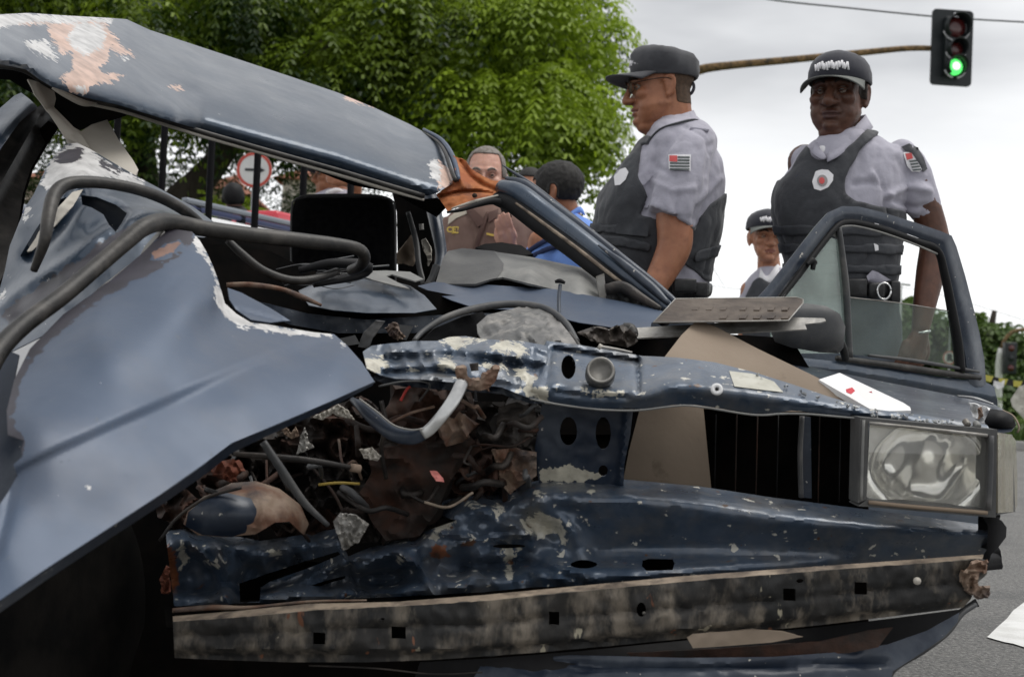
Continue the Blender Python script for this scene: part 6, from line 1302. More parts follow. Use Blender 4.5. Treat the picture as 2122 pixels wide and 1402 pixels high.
def cap(root_, o, R, s, style, mat_, logo=True, brimm=None, tilt=0.0):
    Rt = R @ np.array([[1, 0, 0], [0, math.cos(tilt), -math.sin(tilt)], [0, math.sin(tilt), math.cos(tilt)]])
    W = lambda p: np.asarray(o) + (np.atleast_2d(np.asarray(p, float)) * s) @ Rt.T
    th = np.linspace(0, 2 * np.pi, 48, endpoint=False); rings = []
    if style == 'patrol': prof = [(.024, .082, .097), (.028, .0855, .102), (.058, .087, .104), (.082, .085, .101), (.098, .078, .090), (.107, .060, .072), (.111, .036, .044), (.112, .001, .001)]
    else: prof = [(.026, .082, .097), (.030, .0855, .104), (.055, .0845, .103), (.076, .078, .095), (.092, .066, .082), (.103, .046, .060), (.109, .022, .03), (.111, .001, .001)]
    for z, rx, ry in prof:
        wob = .0 if style != 'patrol' else .003 * np.sin(th * 5 + z * 60) * (z > .05)
        rings.append(W(np.column_stack([(rx + wob) * np.cos(th), -.016 + (ry + wob) * np.sin(th), z + (.006 * np.sin(th) if style != 'patrol' else .010 * np.sin(th) * (z > .04)) + 0 * th])))
    V, F = ringgrid(rings, cap=False); V = displace(V, F, [folds(.003 if style == 'patrol' else .0015, (22, 22, 30), 3)])
    cp = mk('cap', V, F, mat_, root_); md = cp.modifiers.new('s', 'SOLIDIFY'); md.thickness = .003; md.offset = 1
    # brim
    U_ = np.linspace(-1, 1, 25); VV = np.linspace(0, 1, 8); G_ = []; 
    for v in VV:
        for u in U_:
            a = u * math.radians(68); rx, ry = .084, .102
            ext = (.078 if style == 'patrol' else .070) * (1 - .35 * u * u) * v
            G_.append((math.sin(a) * (rx + ext * .25), -.016 + math.cos(a) * ry + ext * (1 if abs(u) < 2 else 0), .034 - .010 * v - (.030 if style != 'patrol' else .020) * u * u * (.25 + .75 * v)))
    V = W(G_); n = len(U_); F = [(j * n + i, j * n + i + 1, (j + 1) * n + i + 1, (j + 1) * n + i) for j in range(len(VV) - 1) for i in range(n - 1)]
    br = mk('brim', V, F, brimm or mat_, cp); md = br.modifiers.new('s', 'SOLIDIFY'); md.thickness = .004; md.offset = 0
    mk('button', *ball(W([(0, -.016, prof[-1][0] + .001)])[0], np.array([.008, .008, .004]) * s, 10, 6, Rt), mat_, cp)
    if logo:    # embroidered white lettering across the front, only strokes at this size
        rg_ = np.random.default_rng(4); parts = []
        for k in range(7):
            x0 = -.046 + k * .0135; zz = .046 + (.004 if k % 2 else 0)
            for (xa, za, xb, zb) in ((0, 0, .004, .022), (.004, .022, .009, .002), (.009, .002, .0125, .020)):
                ps = []
                for t in (0, 1):
                    x = x0 + (xa + (xb - xa) * t); z = zz + (za + (zb - za) * t); a = math.asin(x / .088); ry = np.interp(z, [.03, .055, .076, .092], [.104, .103, .096, .083]) + .003
                    ps.append((x, -.016 + math.cos(a) * ry, z + (.010 if style == 'patrol' else .004)))
                parts.append(tube(W(ps), .0030 * s, 6, n=2))
        mk('cap_lettering', *join(*parts), M['embroid'], cp)
    return cp, W
def hand(w, R, s, curl=.5, side=1, spread=.12):
    """w wrist; R columns: x across the palm (thumb side * side), y along the fingers, z back of the hand"""
    W = lambda p: np.asarray(w) + (np.atleast_2d(np.asarray(p, float)) * s) @ R.T
    parts = [limb(W([(0, -.01, 0), (-.012, .03, 0), (-.016, .075, 0)]), np.array([.022, .021, .016]) * s), limb(W([(0, 0, 0), (.012, .035, 0), (.018, .078, 0)]), np.array([.021, .020, .015]) * s),
             limb(W([(-.03, .05, 0), (-.03, .078, 0)]), np.array([.013, .012]) * s), limb(W([(.03, .05, 0), (.03, .075, 0)]), np.array([.013, .012]) * s)]
    for k, (x, l) in enumerate(((-.031, .062), (-.011, .078), (.010, .084), (.030, .076))):
        pts = [(x, .072, 0)]; a = 0; p = np.array([x, .078, 0.]); 
        for j, f in enumerate((.42, .32, .26)):
            a += curl * (.5 if j == 0 else .8); p = p + np.array([x * spread * 3 * f * .3, math.cos(a), -math.sin(a)]) * l * f; pts.append(tuple(p))
        parts.append(limb(W(pts), np.array([.0095, .009, .008, .007]) * s, 10, 3))
    parts.append(limb(W([(.025 * side, .015, -.004), (.048 * side, .045, -.012), (.050 * side, .072, -.022), (.042 * side, .092, -.030)]), np.array([.014, .012, .010, .008]) * s, 10, 3))
    return parts
def bvh(V, F): return BVHTree.FromPolygons([Vector(v) for v in V], F)
def dep(tree, off, fb):
    def f(q):
        out = []
        for x, y in np.atleast_2d(q)[:, :2]:
            dr = FW + RT * (x - 1061) / FPX + UP * (701 - y) / FPX; l = np.linalg.norm(dr); h = tree.ray_cast(Vector(C0), Vector(dr / l))
            out.append(h[3] / l - off if h[0] is not None else np.nan)
        out = np.array(out); m_ = np.nanmean(out) if np.isfinite(out).any() else fb; return np.where(np.isfinite(out), out, m_)
    return f
def decal(name, poly, tree, off, matn, parent, step=5, fb=4.7, thick=.0015): return relief(name, poly, dep(tree, off, fb), M[matn], parent, step, thick)
def polysel(poly, zmin=None):
    def f(c, n): return inpoly(toPx(c)[:, :2], poly)
    return f
def skin(name, a, b, dark): return mat(name, a, b, 22, rough=.48, bump=.0006, bscale=260, dirt=dark, dirt_scale=26, dlo=.5, dhi=.8, sss=.12, rvar=.08)
M['skin1'] = skin('brown_skin', (.36, .155, .082), (.30, .12, .062), (.20, .078, .042))
M['skin2'] = skin('dark_brown_skin', (.110, .046, .027), (.080, .033, .020), (.050, .021, .013))
M['skin3'] = skin('tan_skin', (.42, .20, .12), (.36, .165, .10), (.26, .11, .07))
M['skin4'] = skin('pale_skin', (.58, .33, .25), (.52, .28, .21), (.42, .20, .15))
M['lip1'] = mat('brown_lips', (.20, .065, .045), rough=.4); M['lip2'] = mat('dark_lips', (.07, .032, .027), rough=.4)
M['eyewhite'] = mat('eye_white', (.26, .22, .19), rough=.2); M['iris'] = mat('dark_iris', (.012, .008, .006), rough=.15)
M['hairblack'] = mat('black_hair', (.010, .009, .009), (.02, .018, .016), 160, rough=.7, bump=.002, bscale=380)
M['stubble'] = mat('shaved_hair', (.10, .062, .038), (.06, .038, .025), 90, rough=.8, bump=.0008, bscale=420)
M['stubble2'] = mat('dark_shaved_hair', (.014, .010, .008), (.02, .014, .010), 90, rough=.85, bump=.0008, bscale=420)
M['hairgrey'] = mat('greying_hair', (.14, .12, .10), (.24, .22, .20), 90, rough=.7, bump=.002, bscale=300)
M['shirt'] = mat('lavender_grey_shirt', (.40, .39, .455), (.36, .35, .41), 14, rough=.85, bump=.0018, bscale=70, sheen=.15)
M['vest'] = mat('charcoal_vest', (.033, .035, .041), (.048, .051, .058), 10, rough=.78, bump=.002, bscale=60, sheen=.2)
M['vestband'] = mat('dark_grey_webbing', (.040, .043, .050), (.058, .061, .068), 20, rough=.75, bump=.0008, bscale=220)
M['capcloth'] = mat('charcoal_cap_cloth', (.036, .037, .043), (.058, .059, .066), 16, rough=.85, bump=.0008, bscale=320, sheen=.2)
M['capdark'] = mat('navy_black_cap', (.022, .023, .034), (.036, .037, .048), 16, rough=.85, bump=.0008, bscale=320, sheen=.2)
M['brimgrey'] = mat('grey_cap_brim', (.13, .14, .13), (.16, .165, .155), 20, rough=.8, bump=.0005, bscale=300)
M['embroid'] = mat('white_embroidery', (.75, .74, .76), rough=.7)
M['trouser'] = mat('grey_blue_trousers', (.105, .125, .155), (.14, .16, .19), 9, rough=.9, bump=.003, bscale=30)
M['leather'] = mat('black_leather', (.012, .012, .013), (.03, .03, .032), 30, rough=.4, bump=.0008, bscale=150)
M['chrome'] = mat('chrome', (.7, .7, .7), rough=.15, metal=1)
M['brownshirt'] = mat('brown_uniform_shirt', (.17, .105, .085), (.21, .135, .11), 12, rough=.85, bump=.001, bscale=200)
M['brownshirt2'] = mat('dark_brown_placket', (.10, .055, .045), rough=.8)
M['creamcloth'] = mat('cream_shoulder_cloth', (.55, .50, .42), (.48, .43, .35), 14, rough=.85)
M['yellowcloth'] = mat('yellow_sleeve', (.62, .48, .16), rough=.85)
M['blueshirt'] = mat('sky_blue_shirt', (.19, .34, .78), (.16, .29, .70), 9, rough=.8, bump=.001, bscale=200)
M['navystrap'] = mat('navy_strap', (.012, .022, .075), rough=.7)
M['patchgrey'] = mat('patch_grey', (.10, .115, .115), rough=.8); M['patchred'] = mat('patch_red', (.60, .10, .10), rough=.8); M['goldtext'] = mat('yellow_lettering', (.75, .55, .12), rough=.7)
M['badgegrey'] = mat('badge_grey', (.30, .28, .28), rough=.6)
def legs(xl, xr, y0, d, cl='trouser'):
    """trousers from the waist to the ground and shoes; returns (V, F), shoes list"""
    k = FPX / d; w0 = P((xl + xr) / 2, y0, d); hw_ = (xr - xl) / 2 / k; parts = []; sh = []
    parts.append(limb([w0 + RT * -hw_ * .3, w0 + RT * hw_ * .3], [hw_ * .72, hw_ * .72], 20, 2))
    for s_ in (-1, 1):
        hip = w0 + RT * s_ * hw_ * .45 + np.array([0, 0, -.05]); kn = np.array([hip[0] + s_ * .03, hip[1] - .02, .50]); an = np.array([kn[0] + s_ * .01, kn[1] + .02, .10])
        parts.append(limb([hip, (hip + kn) / 2, kn, an], [.105, .095, .075, .068], 18)); sh.append(join(limb([an + [0, .05, -.04], an + [0, -.05, -.05], an + [0, -.17, -.06]], [.045, .05, .04], 14), abox(an[0] - .045, an[0] + .045, an[1] - .2, an[1] + .09, .0, .025, .01)))
    return fuse(parts, .012, 4), sh
def dress_legs(root_, xl, xr, y0, d):
    (V, F), sh = legs(xl, xr, y0, d); mk('trousers', V, F, M['trouser'], root_)
    for s in sh: mk('boot', *s, M['leather'], root_)

# ---------------- first officer, in profile
D1 = 4.8; k1 = D1 / FPX
w = P(1390, 600, D1); o1 = empty('person', (w[0], w[1], 0), 'officer in profile facing left, grey patrol cap, spectacles, grey vest over lavender shirt', 'person')
torso1 = [(232, 1362, 1430, .055), (246, 1352, 1444, .075), (264, 1342, 1464, .125), (284, 1334, 1478, .165), (315, 1312, 1490, .185), (350, 1284, 1496, .19), (390, 1256, 1498, .19), (430, 1240, 1497, .188), (470, 1233, 1494, .188), (505, 1233, 1486, .185), (540, 1243, 1476, .18), (575, 1258, 1469, .175), (612, 1268, 1466, .17)]
inner = [(y, xl + 14, xr - 12, hd - .03) for y, xl, xr, hd in torso1]
R1 = frame(-RT * .995 - FW * .12 + np.array([0, 0, -.12])); O1 = P(1366, 181, D1); S1 = 1.10
hp, W1 = head_parts(O1, R1, S1, fat=.018, nose=1.05)
arm1 = [(1412, 380, D1 - .19), (1397, 440, D1 - .20), (1399, 482, D1 - .22), (1396, 515, D1 - .23), (1376, 558, D1 - .25), (1352, 600, D1 - .28), (1330, 640, D1 - .30)]
hR = frame(PA([(1322, 660, D1 - .3)])[0] - PA([(1335, 635, D1 - .3)])[0], -FW)
body = hp + [rows(inner, D1), lpx([(1388, 190, D1), (1393, 240, D1), (1402, 290, D1)], [42, 42, 46]), lpx([(1345, 262, D1), (1372, 285, D1)], [16, 30]), lpx(arm1, [38, 37, 38, 36, 31, 26, 19])] + hand(P(1328, 644, D1 - .3), hR, 1.0, .5) \
    + [lpx([(1420, 300, D1 + .16), (1400, 450, D1 + .15), (1370, 570, D1 + .10)], [40, 36, 28])]
V, F = fuse(body, .0045, 3); V = headpost(V, O1, R1, S1); b1_ = mk('body', V, F, M['skin1'], o1)
def loc1(c): return (c - O1) @ R1 / S1
def hair1(c, n):
    l = loc1(c); return (l[:, 2] > -.065 + .25 * np.clip(l[:, 1] + .05, 0, .1)) & (l[:, 2] < .04) & (l[:, 1] < -.034) & (l[:, 1] > -.14) & ~((np.abs(l[:, 0]) > .080))
Vh, Fh = shell(V, F, hair1, .0012, .0015); mk('hair', Vh, Fh, M['stubble'], o1)
face_bits(o1, W1, R1, S1, 'stubble2', squint=.8, lipm=M['skin1'])
def lipsel(W_, R_, O_, S_):
    def f(c, n):
        l = (c - O_) @ R_ / S_; return (l[:, 1] > .075) & (np.abs(l[:, 0]) < .026) & (l[:, 2] < -.0560 - 9 * l[:, 0] ** 2) & (l[:, 2] > -.081 + 15 * l[:, 0] ** 2)
    return f
Vh, Fh = shell(V, F, lipsel(W1, R1, O1, S1), .0004, .001); mk('lips', Vh, Fh, M['lip1'], o1)
mk('smile_line', *tube(W1([(-.018, .085, -.068), (-.030, .078, -.064), (-.036, .070, -.058)]), .0016 * S1, 6), M['lip1'], o1)
# spectacles
sp = empty('spectacles', W1([(0, .1, 0)])[0]); sp.parent = o1; sp.location = tuple(W1([(0, .1, 0)])[0] - wl(o1))
for sg in (-1, 1):
    mk('temple_arm', *tube(W1([(sg * .058, .092, .010), (sg * .074, .06, .012), (sg * .081, .0, .014), (sg * .083, -.02, .006)]), .0014 * S1, 6), M['stubble2'], sp)
    th = np.linspace(0, 2 * np.pi, 25); mk('rim', *tube(W1([(sg * .034 + .022 * math.cos(t), .098 - .006 * abs(math.cos(t)) * 0 - .010 * (math.cos(t) * sg > 0) * abs(math.cos(t)), .000 + .015 * math.sin(t)) for t in th]), .0011 * S1, 6, smooth_path=False), M['stubble2'], sp)
    mk('lens', *lathe(W1([(sg * .034, .096, 0)])[0], R1[:, 1], [(0, 0), (.0205 * S1, 0), (.0205 * S1, .001), (0, .001)], 20), M['doorglass'], sp)
mk('bridge', *tube(W1([(-.012, .099, .004), (0, .102, .006), (.012, .099, .004)]), .0012 * S1, 6), M['stubble2'], sp)
cp1, _ = cap(o1, O1 + R1[:, 2] * .003, R1, S1 * 1.01, 'patrol', M['capcloth'], tilt=.12)
mk('cap_strap', *tube(PA([(1420, 168, D1), (1434, 170, D1 - .01), (1438, 182, D1 - .02), (1432, 194, D1 - .02), (1424, 194, D1 - .01)]), .0055, 8), M['capdark'], cp1)
# shirt
sleeve = lpx([(1436, 292, D1 - .13), (1428, 335, D1 - .17), (1412, 385, D1 - .19), (1395, 430, D1 - .20), (1386, 452, D1 - .20)], [42, 50, 54, 56, 54], 22)
sl_end = tube(PA([(1395, 425, D1 - .20), (1384, 460, D1 - .205)]), np.array([55, 57]) * k1, 22, n=2)
Vs, Fs = fuse([rows(torso1, D1), tube(PA([(1440, 285, D1 - .10), (1430, 330, D1 - .16), (1413, 385, D1 - .19), (1393, 435, D1 - .20), (1383, 456, D1 - .205)]), np.array([42, 50, 54, 55, 54]) * k1, 22), ball(P(1440, 292, D1 - .10), 42 * k1),
               limb(PA([(1430, 300, D1 + .10), (1400, 440, D1 + .13)]), [.07, .075], 16)], .008, 3)
Vs = displace(Vs, Fs, [folds(.008, (11, 11, 5), 2), folds(.003, (30, 30, 18), 5)], pxr([([(1345, 370), (1390, 395), (1440, 390)], 6, .006), ([(1360, 345), (1400, 365)], 5, -.006), ([(1405, 400), (1398, 455)], 4, -.005), ([(1470, 360), (1495, 300)], 7, -.006), ([(1450, 420), (1490, 370)], 6, .007),
    ([(1358, 300), (1350, 350), (1336, 436)], 7, -.012), ([(1474, 300), (1468, 370), (1442, 455)], 8, -.012), ([(1338, 428), (1390, 447), (1436, 452)], 2.5, -.003), ([(1420, 262), (1460, 285), (1478, 320)], 3, -.004), ([(1430, 550), (1465, 570)], 5, -.006)]))
mk('shirt', Vs, Fs, M['shirt'], o1); T1_ = bvh(Vs, Fs)
vp1 = [(1352, 284), (1336, 318), (1324, 352), (1326, 372), (1340, 405), (1352, 432), (1338, 446), (1440, 470), (1446, 458), (1470, 425), (1505, 398), (1520, 420), (1510, 572), (1464, 584), (1446, 568), (1420, 548), (1380, 546), (1340, 600), (1300, 625), (1200, 640), (1200, 380), (1290, 320), (1342, 282)]
Vv, Fv = shell(Vs, Fs, lambda c, n: inpoly(toPx(c)[:, :2], vp1) & ~inpoly(toPx(c)[:, :2], [(1330, 300), (1445, 300), (1445, 469), (1325, 447), (1345, 405), (1322, 365)]) | (inpoly(toPx(c)[:, :2], vp1) & ((c @ FW) > (P(1390, 400, D1) @ FW) + .02)), .008, .010)
mk('vest', Vv, Fv, M['vest'], o1); TV1 = bvh(np.vstack([Vv]), Fv)
for poly in ([(1226, 464), (1300, 466), (1348, 478), (1352, 490), (1300, 484), (1226, 482)], [(1226, 486), (1300, 492), (1356, 506), (1345, 520), (1226, 500)], [(1440, 520), (1500, 500), (1500, 522), (1430, 545)]):
    Vb_, Fb_ = shell(Vs, Fs, lambda c, n, p=poly: inpoly(toPx(c)[:, :2], p), .016, .005)
    if Fb_: mk('vest_strap', Vb_, Fb_, M['vestband'], o1)
decal('vest_patch', [(1277, 464), (1302, 460), (1330, 462), (1345, 468), (1342, 490), (1300, 486), (1276, 484)], T1_, .022, 'vestband', o1, 7)
mk('shoulder_strap', *tube(PA([(1346, 290, D1 - .12), (1368, 268, D1 - .14), (1400, 256, D1 - .15), (1440, 248, D1 - .12), (1458, 262, D1 - .10), (1474, 288, D1 - .09)]), .006, 8, flat=(UP, .6)), M['vest'], o1)
# collar
def collar(name, pts_lo, pts_hi, mt_, par, th_=.004):
    a = crom(PA(pts_lo), 24); b = crom(PA(pts_hi), 24); mid_ = (a + b) / 2; V = np.vstack([a, mid_, b]); F = [(j * 24 + i, j * 24 + i + 1, (j + 1) * 24 + i + 1, (j + 1) * 24 + i) for j in range(2) for i in range(23)]
    c = mk(name, V, F, mt_, par); md = c.modifiers.new('s', 'SOLIDIFY'); md.thickness = th_; md.offset = 0; return c
collar('collar', [(1348, 306, D1 - .09), (1372, 290, D1 - .12), (1410, 266, D1 - .12), (1444, 252, D1 - .04), (1440, 250, D1 + .08), (1400, 262, D1 + .11), (1352, 290, D1 + .06)],
       [(1350, 284, D1 - .055), (1374, 262, D1 - .085), (1406, 240, D1 - .085), (1434, 230, D1 - .02), (1432, 230, D1 + .05), (1400, 240, D1 + .08), (1360, 268, D1 + .05)], M['shirt'], o1)
mk('epaulette', *box(P(1446, 272, D1 - .13), RT * .03 - UP * .004, FW * .05, UP * .004 + RT * .001, .002), M['shirt'], o1)
# flag patch, badge, pocket
fl = decal('sleeve_flag', [(1385, 320), (1432, 320), (1431, 354), (1386, 350)], T1_, .006, 'embroid', o1, 5)
for i in range(5):
    y = 323.5 + i * 6.2; x0 = 1404 if i < 2 else 1388
    decal('flag_stripe', [(x0, y), (1429, y + .6), (1429, y + 4.2), (x0, y + 3.6)], T1_, .0085, 'patchgrey', fl, 4)
decal('flag_canton', [(1387, 322), (1403, 322), (1403, 335), (1387, 334)], T1_, .0087, 'patchred', fl, 4)
decal('chest_badge', [(1272, 366), (1280, 352), (1296, 347), (1302, 356), (1296, 372), (1284, 383), (1274, 384)], TV1, .004, 'embroid', o1, 5)
decal('pocket_flap', [(1314, 362), (1330, 356), (1352, 362), (1346, 372), (1334, 384), (1318, 376)], T1_, .007, 'shirt', o1, 5, thick=.003)
# belt, pouches, trousers
Vb_, Fb_ = shell(Vs, Fs, lambda c, n: (lambda q: (q[:, 1] > 588) & (q[:, 1] < 611))(toPx(c)), .012, .008); mk('belt', Vb_, Fb_, M['leather'], o1)
mk('belt_pouch', *box(P(1418, 592, D1 - .23), RT * .038, FW * .02, UP * .022, .006), M['leather'], o1); mk('belt_pouch', *box(P(1452, 600, D1 - .20), RT * .022, FW * .02, UP * .024, .006), M['leather'], o1)
dress_legs(o1, 1300, 1462, 628, D1)

# ---------------- second officer, facing the camera
D2 = 4.75; k2 = D2 / FPX
w = P(1745, 600, D2); o2 = empty('person', (w[0], w[1], 0), 'officer facing the camera behind the open door, dark cap, white badge on charcoal vest', 'person')
torso2 = [(268, 1712, 1780, .06), (282, 1698, 1806, .085), (298, 1680, 1838, .105), (314, 1662, 1862, .12), (334, 1646, 1876, .13), (362, 1626, 1878, .142), (392, 1610, 1872, .152), (425, 1605, 1866, .158), (460, 1610, 1864, .158), (500, 1622, 1862, .152), (545, 1634, 1854, .148), (590, 1642, 1848, .145)]
a2 = math.radians(27); f2 = -FW * math.cos(a2) - RT * math.sin(a2) + np.array([0, 0, -.03]); R2 = frame(f2); O2 = P(1737, 194, D2); S2 = 1.17
hp, W2 = head_parts(O2, R2, S2, fat=.014, nose=1.3)
arm2 = [(1900, 380, D2 - .02), (1918, 430, D2 - .02), (1932, 475, D2 - .02), (1937, 510, D2 - .03), (1929, 560, D2 - .06), (1918, 620, D2 - .10), (1908, 680, D2 - .13)]
hR2 = frame(P(1886, 745, D2 - .15) - P(1908, 685, D2 - .13), -FW + RT * .3)
body = hp + [rows([(y, xl + 14, xr - 14, hd - .03) for y, xl, xr, hd in torso2], D2), lpx([(1744, 215, D2 + .02), (1742, 250, D2 + .02), (1746, 300, D2 + .01)], [38, 40, 44]), lpx(arm2, [34, 32, 31, 31, 30, 25, 19])] + hand(P(1907, 688, D2 - .13), hR2, 1.15, .55, -1) \
    + [lpx([(1668, 335, D2 + .10), (1672, 440, D2 + .17), (1700, 540, D2 + .16)], [36, 32, 26])]
V, F = fuse(body, .0045, 3); V = headpost(V, O2, R2, S2); mk('body', V, F, M['skin2'], o2)
face_bits(o2, W2, R2, S2, 'stubble2', squint=.75, lipm=M['skin2'])
Vh, Fh = shell(V, F, lipsel(W2, R2, O2, S2), .0004, .001); mk('lips', Vh, Fh, M['lip2'], o2)
def hair2(c, n):
    l = (c - O2) @ R2 / S2; return (l[:, 2] > -.05 + .5 * np.clip(l[:, 1] + .06, 0, .2)) & (l[:, 2] < .045) & (l[:, 1] < .03) & (l[:, 1] > -.14) & ~(np.abs(l[:, 0]) > .081)
Vh, Fh = shell(V, F, hair2, .0012, .0015); mk('hair', Vh, Fh, M['stubble2'], o2)
cap(o2, O2 + R2[:, 2] * .002, R2, S2 * 1.02, 'ball', M['capdark'], brimm=M['brimgrey'], tilt=.02)
Vs, Fs = fuse([rows(torso2, D2), tube(PA([(1862, 322, D2), (1882, 345, D2 - .01), (1898, 385, D2 - .02), (1912, 425, D2 - .02), (1920, 447, D2 - .02)]), np.array([32, 38, 40, 36, 30]) * k2, 20), ball(P(1866, 322, D2), 32 * k2),
               limb(PA([(1672, 334, D2 + .06), (1668, 420, D2 + .14)]), [.055, .055], 16)], .008, 3)
Vs = displace(Vs, Fs, [folds(.007, (11, 11, 5), 9), folds(.003, (30, 30, 18), 3)], pxr([([(1770, 380), (1810, 378), (1832, 395)], 6, -.010), ([(1808, 360), (1822, 390), (1845, 410)], 6, .010), ([(1835, 408), (1880, 385), (1925, 395)], 7, .012), ([(1832, 402), (1838, 450)], 6, -.016), ([(1842, 412), (1890, 430), (1930, 425)], 6, -.008),
    ([(1820, 310), (1812, 350), (1830, 390)], 5, -.006), ([(1862, 330), (1880, 360), (1920, 375)], 8, -.008), ([(1845, 425), (1900, 440)], 6, .008), ([(1824, 278), (1856, 308)], 3, -.004), ([(1880, 300), (1910, 340)], 5, .005)]))
mk('shirt', Vs, Fs, M['shirt'], o2); T2_ = bvh(Vs, Fs)
vp2 = [(1676, 306), (1684, 327), (1698, 337), (1720, 330), (1748, 317), (1786, 282), (1800, 264), (1826, 262), (1838, 268), (1812, 284), (1782, 310), (1768, 336), (1753, 363), (1748, 382), (1752, 404), (1770, 418), (1822, 428), (1900, 440), (1900, 600), (1580, 600), (1580, 380), (1622, 376), (1644, 356), (1660, 326)]
Vv, Fv = shell(Vs, Fs, lambda c, n: (lambda q: inpoly(q[:, :2], vp2) & ((q[:, 0] < 1872) | (q[:, 1] > 455)) & ~((q[:, 0] > 1880)))(toPx(c)), .012, .012)
mk('vest', Vv, Fv, M['vest'], o2); TV2 = bvh(Vv, Fv)
for y0, y1 in ((468, 486), (505, 524), (548, 566)):
    Vb_, Fb_ = shell(Vs, Fs, lambda c, n: (lambda q: (q[:, 1] > y0 + (q[:, 0] - 1740) * .02) & (q[:, 1] < y1 + (q[:, 0] - 1740) * .02) & (q[:, 0] < 1875))(toPx(c)), .018, .005); mk('vest_strap', Vb_, Fb_, M['vestband'], o2)
bd = decal('chest_badge', [(1690, 355), (1702, 351), (1716, 352), (1727, 362), (1726, 374), (1716, 388), (1700, 395), (1687, 391), (1683, 376)], TV2, .003, 'embroid', o2, 5)
decal('badge_ring', ell(1704, 374, 11, 12, 14), TV2, .0055, 'badgegrey', bd, 4); decal('badge_centre', ell(1703, 374, 6, 7, 10), TV2, .0075, 'patchred', bd, 3)
decal('name_tag', [(1626, 372), (1650, 357), (1653, 363), (1630, 377)], T2_, .017, 'navystrap', o2, 5)
ft_ = decal('shoulder_flash', [(1868, 304), (1884, 297), (1902, 306), (1914, 326), (1922, 350), (1914, 356), (1904, 338), (1890, 318), (1876, 312)], T2_, .007, 'vest', o2, 5)
sf = decal('sleeve_flag', [(1872, 316), (1888, 314), (1900, 328), (1912, 350), (1906, 356), (1890, 356), (1880, 344)], T2_, .006, 'embroid', o2, 5)
for i in range(4): decal('flag_stripe', [(1884 + i * 2, 333 + i * 6), (1899 + i * 3, 331 + i * 6), (1901 + i * 3, 334 + i * 6), (1886 + i * 2, 336 + i * 6)], T2_, .0085, 'patchgrey', sf, 4)
decal('flag_canton', [(1876, 318), (1889, 317), (1892, 328), (1880, 331)], T2_, .0087, 'patchred', sf, 4)
for x, y in ((1816, 466), (1815, 512)): decal('vest_tab', [(x - 4, y - 8), (x + 5, y - 4), (x + 6, y + 6), (x - 1, y + 8)], T2_, .022, 'embroid', o2, 4)
collar('collar', [(1684, 318, D2 - .11), (1694, 326, D2 - .13), (1705, 330, D2 - .14), (1712, 326, D2 - .14)], [(1690, 294, D2 - .07), (1696, 302, D2 - .09), (1702, 312, D2 - .11), (1708, 318, D2 - .12)], M['shirt'], o2)
collar('collar', [(1714, 336, D2 - .14), (1740, 322, D2 - .14), (1775, 292, D2 - .10), (1806, 268, D2 - .02), (1800, 262, D2 + .10), (1750, 270, D2 + .13)], [(1712, 322, D2 - .12), (1735, 300, D2 - .10), (1768, 266, D2 - .07), (1792, 240, D2 - .0), (1785, 240, D2 + .07), (1750, 250, D2 + .09)], M['shirt'], o2)
mk('undershirt', *ball(P(1708, 318, D2 - .085), (.03, .02, .03)), M['embroid'], o2)
mk('belt', *rows([(580, 1641, 1852, .155), (590, 1641, 1853, .158), (606, 1643, 1855, .158), (614, 1643, 1854, .155)], D2), M['leather'], o2)
mk('belt_pouch', *box(P(1772, 596, D2 - .16), RT * .035, FW * .02, UP * .028, .006), M['leather'], o2); mk('holster', *box(P(1850, 605, D2 - .10), RT * .016, FW * .04, UP * .035, .006), M['leather'], o2)
th = np.linspace(0, 2 * np.pi, 22)
mk('handcuff', *tube([P(1832 + 14 * math.cos(t), 603 + 17 * math.sin(t), D2 - .19) for t in th], .0035, 8, smooth_path=False), M['chrome'], o2); mk('handcuff_case', *box(P(1815, 602, D2 - .165), RT * .026, FW * .018, UP * .026, .01), M['leather'], o2)
decal('shirt_tail', [(1796, 572), (1808, 560), (1820, 564), (1846, 580), (1830, 584), (1800, 586)], T2_, .03, 'shirt', o2, 5)
mk('watch', *tube([P(1909, 688, D2 - .13) + (RT * math.cos(t) * .98 + FW * math.sin(t)) * .026 + UP * (.004 * math.cos(t)) for t in th], .005, 8, smooth_path=False), M['chrome'], o2)
dress_legs(o2, 1652, 1862, 640, D2)

# ---------------- third officer, further back
D3 = 7.6; k3 = D3 / FPX
w = P(1580, 600, D3); o3 = empty('person', (w[0], w[1], 0), 'smiling officer in a dark cap further back, left of the officer behind the door', 'person')
a3 = math.radians(-4); f3 = -FW * math.cos(a3) - RT * math.sin(a3); R3 = frame(f3); O3 = P(1588, 492, D3); S3 = 1.14
hp, W3 = head_parts(O3, R3, S3, 0, 1.1); tor3 = [(552, 1575, 1612, .06), (566, 1560, 1640, .08), (580, 1548, 1660, .10), (600, 1538, 1668, .12), (650, 1535, 1668, .13), (720, 1542, 1662, .13), (760, 1545, 1660, .13)]
V, F = fuse(hp + [rows([(y, a + 6, b - 6, h - .02) for y, a, b, h in tor3], D3), lpx([(1592, 520, D3 + .01), (1594, 565, D3 + .02)], [22, 25]), lpx([(1552, 600, D3), (1545, 700, D3), (1550, 780, D3 - .05)], [18, 16, 12])] + hand(P(1550, 785, D3 - .05), frame((0, 0, -1), -FW), .95, .4), .006, 2); V = headpost(V, O3, R3, S3); mk('body', V, F, M['skin3'], o3)
face_bits(o3, W3, R3, S3, 'stubble2', squint=.8, lipm=M['skin3'])
Vh, Fh = shell(V, F, lipsel(W3, R3, O3, S3), .0005, .001); mk('lips', Vh, Fh, M['lip1'], o3)
cap(o3, O3 + R3[:, 2] * .012, R3, S3 * 1.06, 'ball', M['capdark'], brimm=M['brimgrey'])
